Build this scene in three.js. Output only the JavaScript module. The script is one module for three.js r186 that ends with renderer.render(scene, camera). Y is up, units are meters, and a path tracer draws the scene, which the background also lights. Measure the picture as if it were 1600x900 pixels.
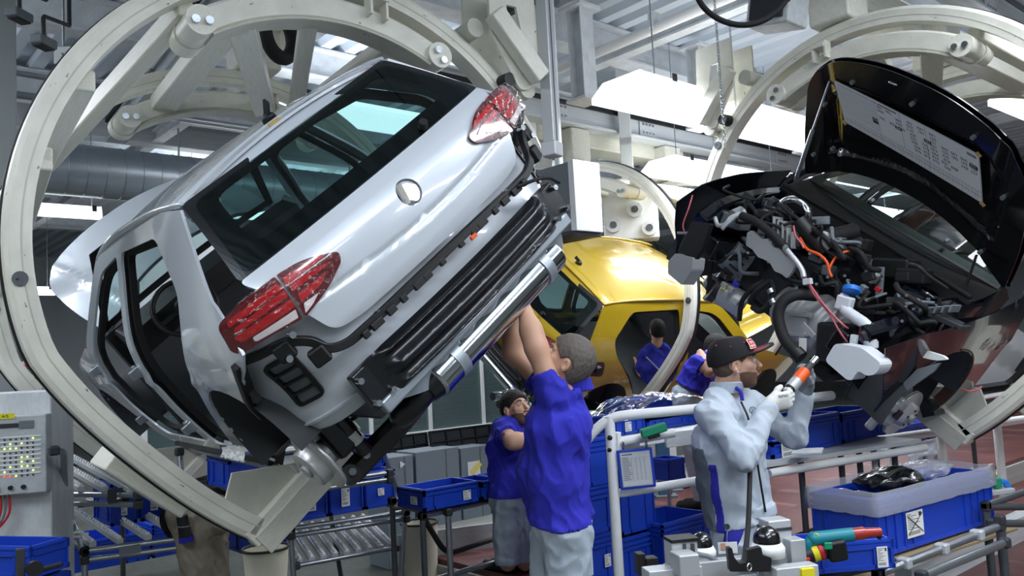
import * as THREE from 'three';
import { RoundedBoxGeometry } from 'three/addons/geometries/RoundedBoxGeometry.js';
import { mergeGeometries } from 'three/addons/utils/BufferGeometryUtils.js';
import { ImprovedNoise } from 'three/addons/math/ImprovedNoise.js';
import { RectAreaLightUniformsLib } from 'three/addons/lights/RectAreaLightUniformsLib.js';

// ---------- camera, exposure ----------
const scene = new THREE.Scene();
const D2R = Math.PI / 180;
const FOCAL = 1300, EYE = 1.68;
const camera = new THREE.PerspectiveCamera(2 * Math.atan(450 / FOCAL) / D2R, 16 / 9, 0.05, 120);
camera.position.set(0, EYE, 0);
camera.rotation.order = 'YXZ';
camera.rotation.set(4.6 * D2R, -41 * D2R, -3 * D2R);
camera.updateMatrixWorld(true);
const renderer = new THREE.WebGLRenderer({ antialias: true });
renderer.toneMapping = THREE.LinearToneMapping;
renderer.toneMappingExposure = 1.22;
renderer.shadowMap.enabled = true;
scene.background = new THREE.Color(0x0b0d10);
RectAreaLightUniformsLib.init();
const LUM = { down: 13.5, up: 5.5, glow: 2 };      // radiance of the fluorescent luminaires

// ---------- small helpers ----------
const V = (x, y, z) => new THREE.Vector3(x, y, z);
const v3 = a => a.isVector3 ? a : V(a[0], a[1], a[2]);
let seed = 12345;
const rnd = () => { seed = (seed * 1664525 + 1013904223) >>> 0; return seed / 4294967296; };
const rr = (a, b) => a + (b - a) * rnd();
// measured photograph points -> metric points on a known plane (x=, y= or z=) or at a known depth
function P(u, v, k) {
  const d = V((u - 800) / FOCAL, -(v - 450) / FOCAL, -1).applyQuaternion(camera.quaternion);
  let s = k.d;
  if (k.x !== undefined) s = k.x / d.x;
  if (k.y !== undefined) s = (k.y - EYE) / d.y;
  if (k.z !== undefined) s = k.z / d.z;
  return V(0, EYE, 0).addScaledVector(d, s);
}
const used = {};
function numbered(n) { const k = used[n] = (used[n] ?? -1) + 1; return k ? n + '_' + String(k).padStart(3, '0') : n; }
function mesh(name, g, m, parent) {
  if (Array.isArray(g)) g = merge(g);
  const o = new THREE.Mesh(g, m); o.name = name; o.castShadow = o.receiveShadow = true;
  if (parent) parent.add(o);
  return o;
}
function thing(name, label, category, pos, rotY = 0, group) {
  const o = new THREE.Group(); o.name = numbered(name); scene.add(o);
  if (pos) o.position.copy(v3(pos)); o.rotation.y = rotY;
  o.userData = { label, category }; if (group) o.userData.group = group;
  return o;
}
function struct(name, g, m, label) {
  const o = mesh(numbered(name), g, m, scene); o.userData = { kind: 'structure' }; if (label) o.userData.label = label;
  return o;
}
function cloneThing(src, name, label, pos, rotY, group) {
  const o = src.clone(); o.name = numbered(name); scene.add(o); o.userData = { label, category: src.userData.category };
  if (group) o.userData.group = group;
  if (pos) o.position.copy(v3(pos)); if (rotY !== undefined) o.rotation.y = rotY;
  return o;
}
function merge(list) {
  const out = [];
  for (let g of list.flat(9)) {
    if (g.index) g = g.toNonIndexed();
    for (const k of Object.keys(g.attributes)) if (!['position', 'normal', 'uv'].includes(k)) g.deleteAttribute(k);
    if (!g.attributes.uv) g.setAttribute('uv', new THREE.BufferAttribute(new Float32Array(g.attributes.position.count * 2), 2));
    if (!g.attributes.normal) g.computeVertexNormals();
    out.push(g);
  }
  return out.length === 1 ? out[0] : mergeGeometries(out, false);
}
function xf(g, [x, y, z] = [0, 0, 0], [rx, ry, rz] = [0, 0, 0], s) {
  if (s) g.scale(...(Array.isArray(s) ? s : [s, s, s]));
  if (rx) g.rotateX(rx); if (ry) g.rotateY(ry); if (rz) g.rotateZ(rz);
  g.translate(x, y, z); return g;
}
function box(w, h, d, p = [0, 0, 0], r, bev = Math.min(w, h, d) * .12) {
  const g = bev > 0 ? new RoundedBoxGeometry(w, h, d, 1, bev) : new THREE.BoxGeometry(w, h, d);
  return xf(g, p, r);
}
const pbox = (w, h, d, p, r) => box(w, h, d, p, r, 0);
function orient(g, a, b) {   // geometry along +y, centred, moved between two points
  a = v3(a); b = v3(b); const d = b.clone().sub(a);
  g.applyQuaternion(new THREE.Quaternion().setFromUnitVectors(V(0, 1, 0), d.clone().normalize()));
  const c = a.clone().add(b).multiplyScalar(.5); g.translate(c.x, c.y, c.z); return g;
}
function cylAB(a, b, r1, r2 = r1, seg = 14) { return orient(new THREE.CylinderGeometry(r2, r1, v3(a).distanceTo(v3(b)), seg), a, b); }
function barAB(a, b, w, d, spin = 0, bev) {  // rectangular bar between two points
  a = v3(a); b = v3(b); const L = a.distanceTo(b), g = box(w, L, d, undefined, undefined, bev); if (spin) g.rotateY(spin);
  return barOrient(g, a, b);
}
function barOrient(g, a, b) {
  const y = b.clone().sub(a).normalize(); let x = V(0, 1, 0).cross(y); if (x.lengthSq() < 1e-4) x = V(1, 0, 0); x.normalize();
  const z = x.clone().cross(y), m = new THREE.Matrix4().makeBasis(x, y, z); g.applyMatrix4(m);
  const c = a.clone().add(b).multiplyScalar(.5); g.translate(c.x, c.y, c.z); return g;
}
function ball(r, p, s, seg = 14) { return xf(new THREE.SphereGeometry(r, seg, Math.max(8, seg * .7 | 0)), p, undefined, s); }
function lathe(pts, seg = 24, p, r) { return xf(new THREE.LatheGeometry(pts.map(q => new THREE.Vector2(q[0], q[1])), seg), p, r); }
// rounded polyline
function fillet(pts, rad = .08, n = 5) {
  pts = pts.map(v3); const out = [pts[0]];
  for (let i = 1; i < pts.length - 1; i++) {
    const a = pts[i - 1].clone().sub(pts[i]), b = pts[i + 1].clone().sub(pts[i]);
    const r = Math.min(rad, a.length() * .45, b.length() * .45);
    const p0 = pts[i].clone().addScaledVector(a.normalize(), r), p2 = pts[i].clone().addScaledVector(b.normalize(), r);
    for (let k = 0; k <= n; k++) { const t = k / n; out.push(p0.clone().multiplyScalar((1 - t) ** 2).addScaledVector(pts[i], 2 * t * (1 - t)).addScaledVector(p2, t * t)); }
  }
  out.push(pts[pts.length - 1]); return out;
}
const spline = (pts, n = 24, closed = false) => new THREE.CatmullRomCurve3(pts.map(v3), closed, 'centripetal').getPoints(n);
// sweep a closed 2-D profile along a polyline
function sweep(path, prof, upHint, closed = false, smooth = false) {
  path = path.map(v3); const n = path.length, m = prof.length, pos = [], uv = [], idx = [];
  let N = null, prevT = null, len = 0;
  for (let i = 0; i < n; i++) {
    const a = path[closed ? (i - 1 + n) % n : Math.max(0, i - 1)], b = path[closed ? (i + 1) % n : Math.min(n - 1, i + 1)];
    const T = b.clone().sub(a).normalize();
    if (upHint) { N = (typeof upHint === 'function' ? upHint(path[i]) : v3(upHint)).clone(); N.addScaledVector(T, -N.dot(T)).normalize(); }
    else if (!N) { N = Math.abs(T.y) < .9 ? V(0, 1, 0) : V(1, 0, 0); N.addScaledVector(T, -N.dot(T)).normalize(); }
    else { N.applyQuaternion(new THREE.Quaternion().setFromUnitVectors(prevT, T)); N.addScaledVector(T, -N.dot(T)).normalize(); }
    prevT = T; const B = T.clone().cross(N); if (i) len += path[i].distanceTo(path[i - 1]);
    for (let j = 0; j < m; j++) { const q = path[i].clone().addScaledVector(N, prof[j][0]).addScaledVector(B, prof[j][1]); pos.push(q.x, q.y, q.z); uv.push(j / m, len); }
  }
  const rows = closed ? n : n - 1;
  for (let i = 0; i < rows; i++) for (let j = 0; j < m; j++) {
    const a = i * m + j, b = i * m + (j + 1) % m, c = ((i + 1) % n) * m + j, d = ((i + 1) % n) * m + (j + 1) % m;
    idx.push(a, b, c, b, d, c);
  }
  if (!closed) for (const [o, f] of [[0, 0], [(n - 1) * m, 1]]) for (let j = 1; j < m - 1; j++) f ? idx.push(o, o + j, o + j + 1) : idx.push(o, o + j + 1, o + j);
  let g = new THREE.BufferGeometry(); g.setAttribute('position', new THREE.Float32BufferAttribute(pos, 3)); g.setAttribute('uv', new THREE.Float32BufferAttribute(uv, 2)); g.setIndex(idx);
  if (!smooth) g = g.toNonIndexed(); g.computeVertexNormals(); return g;
}
const circ = (r, n = 10) => Array.from({ length: n }, (_, i) => [Math.cos(i / n * 2 * Math.PI) * r, Math.sin(i / n * 2 * Math.PI) * r]);
const rect = (w, h, c = Math.min(w, h) * .12) => [[-w / 2 + c, -h / 2], [w / 2 - c, -h / 2], [w / 2, -h / 2 + c], [w / 2, h / 2 - c], [w / 2 - c, h / 2], [-w / 2 + c, h / 2], [-w / 2, h / 2 - c], [-w / 2, -h / 2 + c]];
const pipe = (pts, r, rad = .08, n = 10) => sweep(fillet(pts, rad), circ(r, n), null, false, true);
const hose = (pts, r, n = 20, k = 8) => sweep(spline(pts, n), circ(r, k), null, false, true);
// smooth 1-D curve through points
function curve1(pts) {
  const n = pts.length, m = [];
  for (let i = 0; i < n; i++) {
    const s0 = i ? (pts[i][1] - pts[i - 1][1]) / (pts[i][0] - pts[i - 1][0]) : null, s1 = i < n - 1 ? (pts[i + 1][1] - pts[i][1]) / (pts[i + 1][0] - pts[i][0]) : null;
    m.push(s0 === null ? s1 : s1 === null ? s0 : s0 * s1 <= 0 ? 0 : 2 * s0 * s1 / (s0 + s1));
  }
  return x => {
    if (x <= pts[0][0]) return pts[0][1] + m[0] * (x - pts[0][0]);
    if (x >= pts[n - 1][0]) return pts[n - 1][1] + m[n - 1] * (x - pts[n - 1][0]);
    let i = 0; while (x > pts[i + 1][0]) i++;
    const h = pts[i + 1][0] - pts[i][0], t = (x - pts[i][0]) / h;
    return (2 * t ** 3 - 3 * t * t + 1) * pts[i][1] + (t ** 3 - 2 * t * t + t) * h * m[i] + (3 * t * t - 2 * t ** 3) * pts[i + 1][1] + (t ** 3 - t * t) * h * m[i + 1];
  };
}
// rounded 2-D polygon: [u, v, radius]
function rpoly(pts, r0 = 0, n = 4) {
  const out = [], k = pts.length;
  for (let i = 0; i < k; i++) {
    const p = pts[i], a = pts[(i - 1 + k) % k], b = pts[(i + 1) % k], rad = p[2] ?? r0;
    if (!rad) { out.push([p[0], p[1]]); continue; }
    const da = Math.hypot(a[0] - p[0], a[1] - p[1]), db = Math.hypot(b[0] - p[0], b[1] - p[1]), r = Math.min(rad, da * .45, db * .45);
    const q0 = [p[0] + (a[0] - p[0]) / da * r, p[1] + (a[1] - p[1]) / da * r], q2 = [p[0] + (b[0] - p[0]) / db * r, p[1] + (b[1] - p[1]) / db * r];
    for (let j = 0; j <= n; j++) { const t = j / n; out.push([(1 - t) ** 2 * q0[0] + 2 * t * (1 - t) * p[0] + t * t * q2[0], (1 - t) ** 2 * q0[1] + 2 * t * (1 - t) * p[1] + t * t * q2[1]]); }
  }
  return out;
}
const ring2 = (cx, cy, rx, ry = rx, n = 24) => Array.from({ length: n }, (_, i) => [cx + rx * Math.cos(i / n * 2 * Math.PI), cy + ry * Math.sin(i / n * 2 * Math.PI)]);
// a sheet cut from a 2-D outline with holes, laid on a curved surface, with thickness
function panel(outline, holes, map, { t = .004, max = .07, flip = false, one = false } = {}) {
  let pts = [...outline, ...holes.flat()].map(p => [p[0], p[1]]);
  const vec = a => a.map(p => new THREE.Vector2(p[0], p[1]));
  const c = vec(outline), hs = holes.map(vec);
  if (THREE.ShapeUtils.isClockWise(c)) { c.reverse(); }
  hs.forEach(h => { if (!THREE.ShapeUtils.isClockWise(h)) h.reverse(); });
  pts = [...c, ...hs.flat()].map(p => [p.x, p.y]);
  let tri = THREE.ShapeUtils.triangulateShape(c, hs);
  for (let it = 0; it < 9; it++) {
    const mid = new Map(), out = []; let split = false;
    const M2 = (a, b) => {
      const k = a < b ? a * 1e6 + b : b * 1e6 + a; if (mid.has(k)) return mid.get(k);
      const L = Math.hypot(pts[a][0] - pts[b][0], pts[a][1] - pts[b][1]); let r = -1;
      if (L > max) { r = pts.length; pts.push([(pts[a][0] + pts[b][0]) / 2, (pts[a][1] + pts[b][1]) / 2]); split = true; }
      mid.set(k, r); return r;
    };
    for (const [a, b, d] of tri) {
      const ab = M2(a, b), bd = M2(b, d), da = M2(d, a), k = (ab >= 0) + (bd >= 0) + (da >= 0);
      if (!k) out.push([a, b, d]);
      else if (k === 3) out.push([a, ab, da], [ab, b, bd], [da, bd, d], [ab, bd, da]);
      else if (k === 1) { if (ab >= 0) out.push([a, ab, d], [ab, b, d]); else if (bd >= 0) out.push([a, b, bd], [a, bd, d]); else out.push([a, b, da], [da, b, d]); }
      else if (ab < 0) out.push([a, b, bd], [a, bd, da], [da, bd, d]);
      else if (bd < 0) out.push([a, ab, da], [ab, b, d], [ab, d, da]);
      else out.push([b, bd, ab], [a, ab, bd], [a, bd, d]);
    }
    tri = out; if (!split) break;
  }
  const e = 1e-3, sg = flip ? -1 : 1, P3 = [], N3 = [];
  for (const [u, v] of pts) {
    const p = map(u, v), a = map(u + e, v), a2 = map(u - e, v), b = map(u, v + e), b2 = map(u, v - e);
    const n = V(a[0] - a2[0], a[1] - a2[1], a[2] - a2[2]).cross(V(b[0] - b2[0], b[1] - b2[1], b[2] - b2[2])).normalize().multiplyScalar(sg);
    P3.push(V(...p)); N3.push(n);
  }
  const pos = [], nor = [], uv = [];
  const put = (p, n, i) => { pos.push(p.x, p.y, p.z); nor.push(n.x, n.y, n.z); uv.push(pts[i][0], pts[i][1]); };
  const back = P3.map((p, i) => p.clone().addScaledVector(N3[i], -t));
  const edges = new Map();
  for (let [a, b, d] of tri) {
    if (flip) [b, d] = [d, b];
    for (const i of [a, b, d]) put(P3[i], N3[i], i);
    if (!one) for (const i of [a, d, b]) put(back[i], N3[i].clone().negate(), i);
    for (const [i, j] of [[a, b], [b, d], [d, a]]) { const k = j * 1e6 + i; if (edges.has(k)) edges.delete(k); else edges.set(i * 1e6 + j, [i, j]); }
  }
  if (!one) for (const [i, j] of edges.values()) {
    const n = P3[j].clone().sub(P3[i]).cross(N3[i]).normalize();
    put(P3[i], n, i); put(back[i], n, i); put(P3[j], n, j); put(P3[j], n, j); put(back[i], n, i); put(back[j], n, j);
  }
  const g = new THREE.BufferGeometry();
  g.setAttribute('position', new THREE.Float32BufferAttribute(pos, 3)); g.setAttribute('normal', new THREE.Float32BufferAttribute(nor, 3)); g.setAttribute('uv', new THREE.Float32BufferAttribute(uv, 2));
  return g;
}
const plate = (outline, holes, t, m4) => { const g = panel(outline, holes, (u, v) => [u, v, 0], { t, max: 9 }); if (m4) g.applyMatrix4(m4); return g; };
// implicit surface mesher (surface nets)
function isoMesh(fn, lo, hi, cell) {
  const n = [0, 1, 2].map(i => Math.ceil((hi[i] - lo[i]) / cell) + 1), [nx, ny, nz] = n, f = new Float32Array(nx * ny * nz);
  for (let k = 0, q = 0; k < nz; k++) for (let j = 0; j < ny; j++) for (let i = 0; i < nx; i++, q++) f[q] = fn(lo[0] + i * cell, lo[1] + j * cell, lo[2] + k * cell);
  const id = new Int32Array(nx * ny * nz).fill(-1), pos = [], idx = [], sy = nx, sz = nx * ny, off = [0, 1, sy, sy + 1, sz, sz + 1, sz + sy, sz + sy + 1];
  for (let k = 0; k < nz - 1; k++) for (let j = 0; j < ny - 1; j++) for (let i = 0; i < nx - 1; i++) {
    const q = i + j * sy + k * sz; let mask = 0; for (let c = 0; c < 8; c++) if (f[q + off[c]] < 0) mask |= 1 << c;
    if (mask === 0 || mask === 255) continue;
    let x = 0, y = 0, z = 0, m = 0;
    for (let a = 0; a < 8; a++) for (const b of [1, 2, 4]) { if (a & b) continue; const c = a | b, fa = f[q + off[a]], fb = f[q + off[c]]; if ((fa < 0) === (fb < 0)) continue; const t = fa / (fa - fb); x += (a & 1) + (b === 1 ? t : 0); y += ((a >> 1) & 1) + (b === 2 ? t : 0); z += (a >> 2) + (b === 4 ? t : 0); m++; }
    id[q] = pos.length / 3; pos.push(lo[0] + (i + x / m) * cell, lo[1] + (j + y / m) * cell, lo[2] + (k + z / m) * cell);
  }
  for (let k = 1; k < nz - 1; k++) for (let j = 1; j < ny - 1; j++) for (let i = 1; i < nx - 1; i++) {
    const q = i + j * sy + k * sz, s = f[q] < 0;
    for (const [d, a, b] of [[1, sy, sz], [sy, sz, 1], [sz, 1, sy]]) {
      if (s === (f[q + d] < 0)) continue;
      const A = id[q], B = id[q - a], C = id[q - a - b], E = id[q - b];
      if (A < 0 || B < 0 || C < 0 || E < 0) continue;
      s ? idx.push(A, B, C, A, C, E) : idx.push(A, C, B, A, E, C);
    }
  }
  const nor = [], h = cell * .5;
  for (let i = 0; i < pos.length; i += 3) {
    const [x, y, z] = [pos[i], pos[i + 1], pos[i + 2]], a = fn(x + h, y, z) - fn(x - h, y, z), b = fn(x, y + h, z) - fn(x, y - h, z), c = fn(x, y, z + h) - fn(x, y, z - h), L = Math.hypot(a, b, c) || 1;
    nor.push(a / L, b / L, c / L);
  }
  const g = new THREE.BufferGeometry(); g.setAttribute('position', new THREE.Float32BufferAttribute(pos, 3)); g.setAttribute('normal', new THREE.Float32BufferAttribute(nor, 3));
  g.setAttribute('uv', new THREE.BufferAttribute(new Float32Array(pos.length / 3 * 2), 2)); g.setIndex(idx); return g;
}
// ---------- textures ----------
const noise = new ImprovedNoise();
const fbm = (x, y, z = 0, o = 4) => { let s = 0, a = .5; for (let i = 0; i < o; i++) { s += a * noise.noise(x, y, z); x *= 2.1; y *= 2.1; a *= .5; } return s; };
function dataTex(n, fn, srgb = true, rep = 1) {
  const d = new Uint8Array(n * n * 4);
  for (let j = 0; j < n; j++) for (let i = 0; i < n; i++) { const c = fn(i / n, j / n); for (let k = 0; k < 3; k++) d[(j * n + i) * 4 + k] = Math.max(0, Math.min(255, c[k] * 255)); d[(j * n + i) * 4 + 3] = 255; }
  const t = new THREE.DataTexture(d, n, n); t.wrapS = t.wrapT = THREE.RepeatWrapping; t.magFilter = THREE.LinearFilter; t.minFilter = THREE.LinearMipmapLinearFilter; t.generateMipmaps = true;
  if (srgb) t.colorSpace = THREE.SRGBColorSpace; t.repeat.set(rep, rep); t.needsUpdate = true; return t;
}
function canvasTex(w, h, draw) {
  const c = document.createElement('canvas'); c.width = w; c.height = h; const x = c.getContext('2d'); draw(x, w, h);
  const t = new THREE.CanvasTexture(c); t.colorSpace = THREE.SRGBColorSpace; t.anisotropy = 4; return t;
}
const std = (c, r = .6, m = 0, o = {}) => new THREE.MeshStandardMaterial({ color: c, roughness: r, metalness: m, side: THREE.DoubleSide, ...o });
const phy = (c, r, m, o) => new THREE.MeshPhysicalMaterial({ color: c, roughness: r, metalness: m, side: THREE.DoubleSide, ...o });
// ---------- materials ----------
const scuff = dataTex(256, (u, v) => { const a = fbm(u * 9, v * 9, 3), b = fbm(u * 40, v * 14, 7), s = b > .40 ? .5 : 1; const k = .95 + a * .07; return [k * s, k * s * .995, k * s * .96]; });
const grime = dataTex(256, (u, v) => { const a = .93 + fbm(u * 6, v * 6, 1) * .12 + fbm(u * 50, v * 50, 2, 2) * .06; return [a, a, a]; });
const redDeck = dataTex(512, (u, v) => { const a = fbm(u * 7, v * 7, 5), b = fbm(u * 60, v * 60, 6, 2), w = fbm(u * 16, v * 5, 9) > .24 ? .12 : 0; return [.40 + a * .16 + b * .08 + w, .235 + a * .12 + b * .06 + w, .225 + a * .12 + b * .06 + w]; });
const darkFloor = dataTex(512, (u, v) => { const a = fbm(u * 8, v * 8, 15), b = fbm(u * 70, v * 70, 16, 2); return [.29 + a * .12 + b * .08, .30 + a * .12 + b * .08, .28 + a * .11 + b * .08]; });
const M = {
  ring: std(0xefefe9, .4, 0, { map: scuff }),
  ringDark: std(0xd2d3cc, .5, 0, { map: scuff }),
  whiteSteel: std(0xe6ebee, .5, 0, { map: grime }),
  lightSteel: std(0xc9cfd2, .5, 0, { map: grime }),
  deckSheet: std(0xd3dce4, .5),
  wallWhite: std(0xdfe3e4, .8), wallGrey: std(0xa9b0b0, .8), wallFar: std(0xcfd6d8, .85),
  floor: std(0xffffff, .55, 0, { map: darkFloor }), deck: std(0xffffff, .42, 0, { map: redDeck }),
  concrete: std(0xb7b9b3, .8, 0, { map: grime }),
  alu: std(0xb9bec2, .32, .9), aluMatte: std(0xc6cacd, .42, .35), steelTube: std(0xa9aeb3, .28, .85), darkTube: std(0x55595d, .4, .5),
  galv: std(0xb4bec6, .35, .55, { map: grime }), chrome: std(0xd5d8da, .12, 1), castAlu: std(0xb4b7b9, .45, .35), disc: std(0xcfd0d0, .32, .5),
  black: std(0x111214, .5), blackGloss: phy(0x0c0d10, .25, 0, { clearcoat: 1, clearcoatRoughness: .08 }), rubber: std(0x141416, .75), blackSteel: phy(0x14161a, .3, .25, { clearcoat: .6, clearcoatRoughness: .2 }),
  felt: std(0x45484a, .9), darkGrey: std(0x2f3236, .6), midGrey: std(0x70777c, .6),
  crate: std(0x1a41b4, .38), paper: std(0xe4e5e2, .8), greyBox: std(0x77828a, .75), foam: std(0x2b2e31, .9),
  silver: phy(0xd3dae1, .26, .12, { clearcoat: 1, clearcoatRoughness: .04 }),
  yellow: phy(0xb5981c, .3, .2, { clearcoat: 1, clearcoatRoughness: .05 }), navy: phy(0x0a0c18, .2, .1, { clearcoat: 1, clearcoatRoughness: .04 }),
  glass: phy(0xd2e4e2, .02, 0, { transmission: 1, thickness: 0, ior: 1.5 }), tint: phy(0x7fa5a4, .02, 0, { transmission: 1, thickness: 0, ior: 1.5 }), window: phy(0xb9d0d0, .12, 0, { transmission: .85, thickness: 0 }),
  red: phy(0xb4121a, .15, 0, { clearcoat: 1, emissive: 0x000000 }), redDark: phy(0x5c0a12, .2, 0, { clearcoat: 1 }), clearLens: phy(0xe9dcdc, .12, 0, { clearcoat: 1 }),
  film: phy(0xffffff, .09, 0, { transmission: 1, thickness: 0, ior: 1.45 }), filmWhite: phy(0xf2f5f8, .22, 0, { transmission: .8, thickness: 0, ior: 1.35 }),
  white: std(0xe9ebea, .45), tank: phy(0xe6ebf0, .35, 0, { transmission: .15, thickness: 0 }), green: std(0x128a62, .5), teal: std(0x0f7f8c, .45), orange: std(0xe2591a, .45), redWire: std(0xc8202a, .5), pinkWire: std(0xd06a72, .5), blueCap: std(0x2378d8, .35), yellowTag: std(0xe2d321, .6), brown: std(0x4c2d26, .5),
  shirtBlue: std(0x2a2bb0, .85), shirtNavy: std(0x24269a, .85), jacket: std(0xb4bfca, .85), jacketGrey: std(0x5f6872, .85), trouser: std(0xaab6c2, .88), khaki: std(0x8d8474, .9), blackCloth: std(0x17181b, .9), skin: std(0xc99c82, .55), skin2: std(0xcaa088, .55), hairGrey: std(0x5d5650, .7), hairDark: std(0x1c1715, .8), beard: std(0x64493a, .9), gloveWhite: std(0xd9dad6, .8), gloveGrey: std(0x7d848b, .7), cuff: std(0xc8a93a, .8),
  eye: std(0xcfcac2, .4), kraft: std(0xb69a5d, .7), carton: std(0x8f7d60, .85), bucket: std(0xd6d1bd, .6), lamp: std(0xffffff, .4, 0, { emissive: 0xf4f8ff, emissiveIntensity: LUM.glow }), ledGreen: std(0xc8e070, .4, 0, { emissive: 0xd8ea78, emissiveIntensity: 1.6 }), ledRed: std(0xff5030, .4, 0, { emissive: 0xff4a24, emissiveIntensity: 1.6 }),
};
const decal = tex => new THREE.MeshStandardMaterial({ map: tex, roughness: .7, side: THREE.DoubleSide });

// ---------- the hall ----------
struct('floor', [pbox(44, .3, 40, [11, -.15, -9])], M.floor);
M.floor.map.repeat.set(9, 9); M.deck.map.repeat.set(1, 1);
// raised red working deck
{
  const d = struct('floor', (() => { const g = pbox(22, .25, 1.9, [3.55 + 11, .125, -4.4]); const p = g.attributes.position, u = g.attributes.uv; for (let i = 0; i < p.count; i++) u.setXY(i, p.getX(i) * .25, p.getZ(i) * .25); return g; })(), M.deck);
  d.name = 'floor_deck'; d.userData.label = 'raised red working deck under the yellow car';
  struct('trim', [pbox(22, .2, .03, [14.55, .11, -3.433]), pbox(.03, .2, 1.9, [3.533, .11, -4.4])], M.concrete).userData.label = 'pale kerb boards facing the red deck';
}
// corrugated ceiling: trapezoidal ribs running along z
{
  const prof = [], p = .3; for (let x = -10; x < 32; x += p) prof.push([x, 5.2], [x + .13, 5.2], [x + .16, 5.28], [x + .27, 5.28]); prof.push([32, 5.2]);
  const z0 = 9, z1 = -28, pos = [], idx = []; prof.forEach(([x, y]) => { pos.push(x, y, z0, x, y, z1); });
  for (let i = 0; i < prof.length - 1; i++) idx.push(i * 2, i * 2 + 1, i * 2 + 2, i * 2 + 1, i * 2 + 3, i * 2 + 2);
  let g = new THREE.BufferGeometry(); g.setAttribute('position', new THREE.Float32BufferAttribute(pos, 3)); g.setIndex(idx); g = g.toNonIndexed(); g.computeVertexNormals();
  struct('ceiling', [g, pbox(42, .1, 37, [11, 5.36, -9.5])], M.deckSheet);
}
struct('wall_back', [pbox(44, 5.6, .3, [11, 2.6, -27])], M.wallFar);
struct('wall_right', [pbox(.3, 5.6, 40, [31, 2.6, -9])], M.wallFar);
struct('wall_left', [pbox(.3, 5.6, 40, [-9, 2.6, -9])], M.wallGrey);
struct('wall_front', [pbox(44, 5.6, .3, [11, 2.6, 8])], M.wallGrey);
// steel roof beams along x (I-sections), purlins along z
const ibeam = (a, b, w, h) => { a = v3(a); b = v3(b); const along = b.clone().sub(a).normalize(), side = V(0, 1, 0).cross(along).normalize(); const t = .022; const sec = [[-w / 2, -h / 2], [w / 2, -h / 2], [w / 2, -h / 2 + t], [t / 2, -h / 2 + t], [t / 2, h / 2 - t], [w / 2, h / 2 - t], [w / 2, h / 2], [-w / 2, h / 2], [-w / 2, h / 2 - t], [-t / 2, h / 2 - t], [-t / 2, -h / 2 + t], [-w / 2, -h / 2 + t]].reverse(); return sweepI(a, b, side, sec); };
function sweepI(a, b, side, sec) {
  const sh = new THREE.Shape(sec.map(p => new THREE.Vector2(...p))), L = a.distanceTo(b), g = new THREE.ExtrudeGeometry(sh, { depth: L, bevelEnabled: false });
  const z = b.clone().sub(a).normalize(), x = side, y = z.clone().cross(x); g.applyMatrix4(new THREE.Matrix4().makeBasis(x, y, z).setPosition(a)); return g;
}
for (const z of [-5.95, -8.2, -10.5, -13, -16, -19.5, -3.4, -1]) struct('trim', [ibeam([-6, 5.02, z], [30, 5.02, z], .24, .34)], M.whiteSteel, 'white steel roof beam under the corrugated ceiling');
for (const x of [3.6, 6.5, 9.6, 13.5, 18]) struct('trim', [ibeam([x, 4.78, -26], [x, 4.78, 7], .14, .16)], M.whiteSteel, 'slim white purlin crossing below the roof beams');
// ---------- luminaires (a glowing lens box and the area lights just in front of it) ----------
function luminaire(label, [x, y, z], len, w, turn, upK = 1, group) {
  const t = thing('strip_luminaire', label, 'lamp', [x, y, z], turn, group);
  const sec = [[-w / 2, 0], [w / 2, 0], [w / 2, .05], [w * .3, .14], [-w * .3, .14], [-w / 2, .05]];
  const g = new THREE.ExtrudeGeometry(new THREE.Shape(sec.map(p => new THREE.Vector2(...p))), { depth: len, bevelEnabled: false }); g.rotateY(Math.PI / 2); g.translate(-len / 2, 0, 0);
  mesh('diffuser', g, M.lamp, t);
  for (const x of [-len / 2 - .02, len / 2]) mesh('end_cap', [xf(new THREE.ExtrudeGeometry(new THREE.Shape(sec.map(p => new THREE.Vector2(p[0] * 1.02, p[1] * 1.02))), { depth: .02, bevelEnabled: false }), [0, 0, 0], [0, Math.PI / 2, 0]).translate(x, 0, 0)], M.lamp, t);
  for (const s of [-1, 1]) { mesh('clip', [box(.05, .12, .012, [s * len * .42, .09, w / 2 * .82])], M.darkGrey, t); mesh('suspension_wire', [cylAB([s * len * .4, .14, 0], [s * len * .4, 5.185 - y, 0], .006, .006, 6)], M.steelTube, t); }
  const mk = (dir, I) => { const l = new THREE.RectAreaLight(0xf1f6ff, I, len, w); l.position.set(0, dir < 0 ? -.012 : .16, 0); l.rotation.x = dir < 0 ? -Math.PI / 2 : Math.PI / 2; t.add(l); };
  mk(-1, LUM.down); mk(1, LUM.up * upK);
  return t;
}
luminaire('large glowing strip lamp crossing above the yellow car', [6.75, 3.62, -4.1], 3.9, .62, 0, .12);
luminaire('glowing strip lamp low behind the dark car fender', [8.4, 3.6, -5.65], 2.4, .6, 0, .12);
luminaire('glowing strip lamp beyond the raised black hood at right', [9.9, 3.7, -2.4], 3.4, .6, 0, .2);
luminaire('distant lit strip lamp below the spiral duct at left', [2.4, 3.58, -10.75], .78, .15, 0);
for (const [i, p] of [[0, [1.2, 4.25, .4]], [1, [4.6, 4.25, -.6]], [2, [-2.6, 4.25, -2.4]], [3, [-1.9, 4.3, -6.4]]]) luminaire(['ceiling strip lamp over the photographer', 'ceiling strip lamp in front of the dark car', 'ceiling strip lamp left of the silver car', 'ceiling strip lamp beside the silver car hoop'][i], p, 3.2, .6, i === 2 ? Math.PI / 2 : i === 3 ? Math.PI / 2 : 0);
luminaire('ceiling strip lamp in the far aisle behind the yellow car', [9, 4.2, -10.5], 4, .6, 0);
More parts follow.
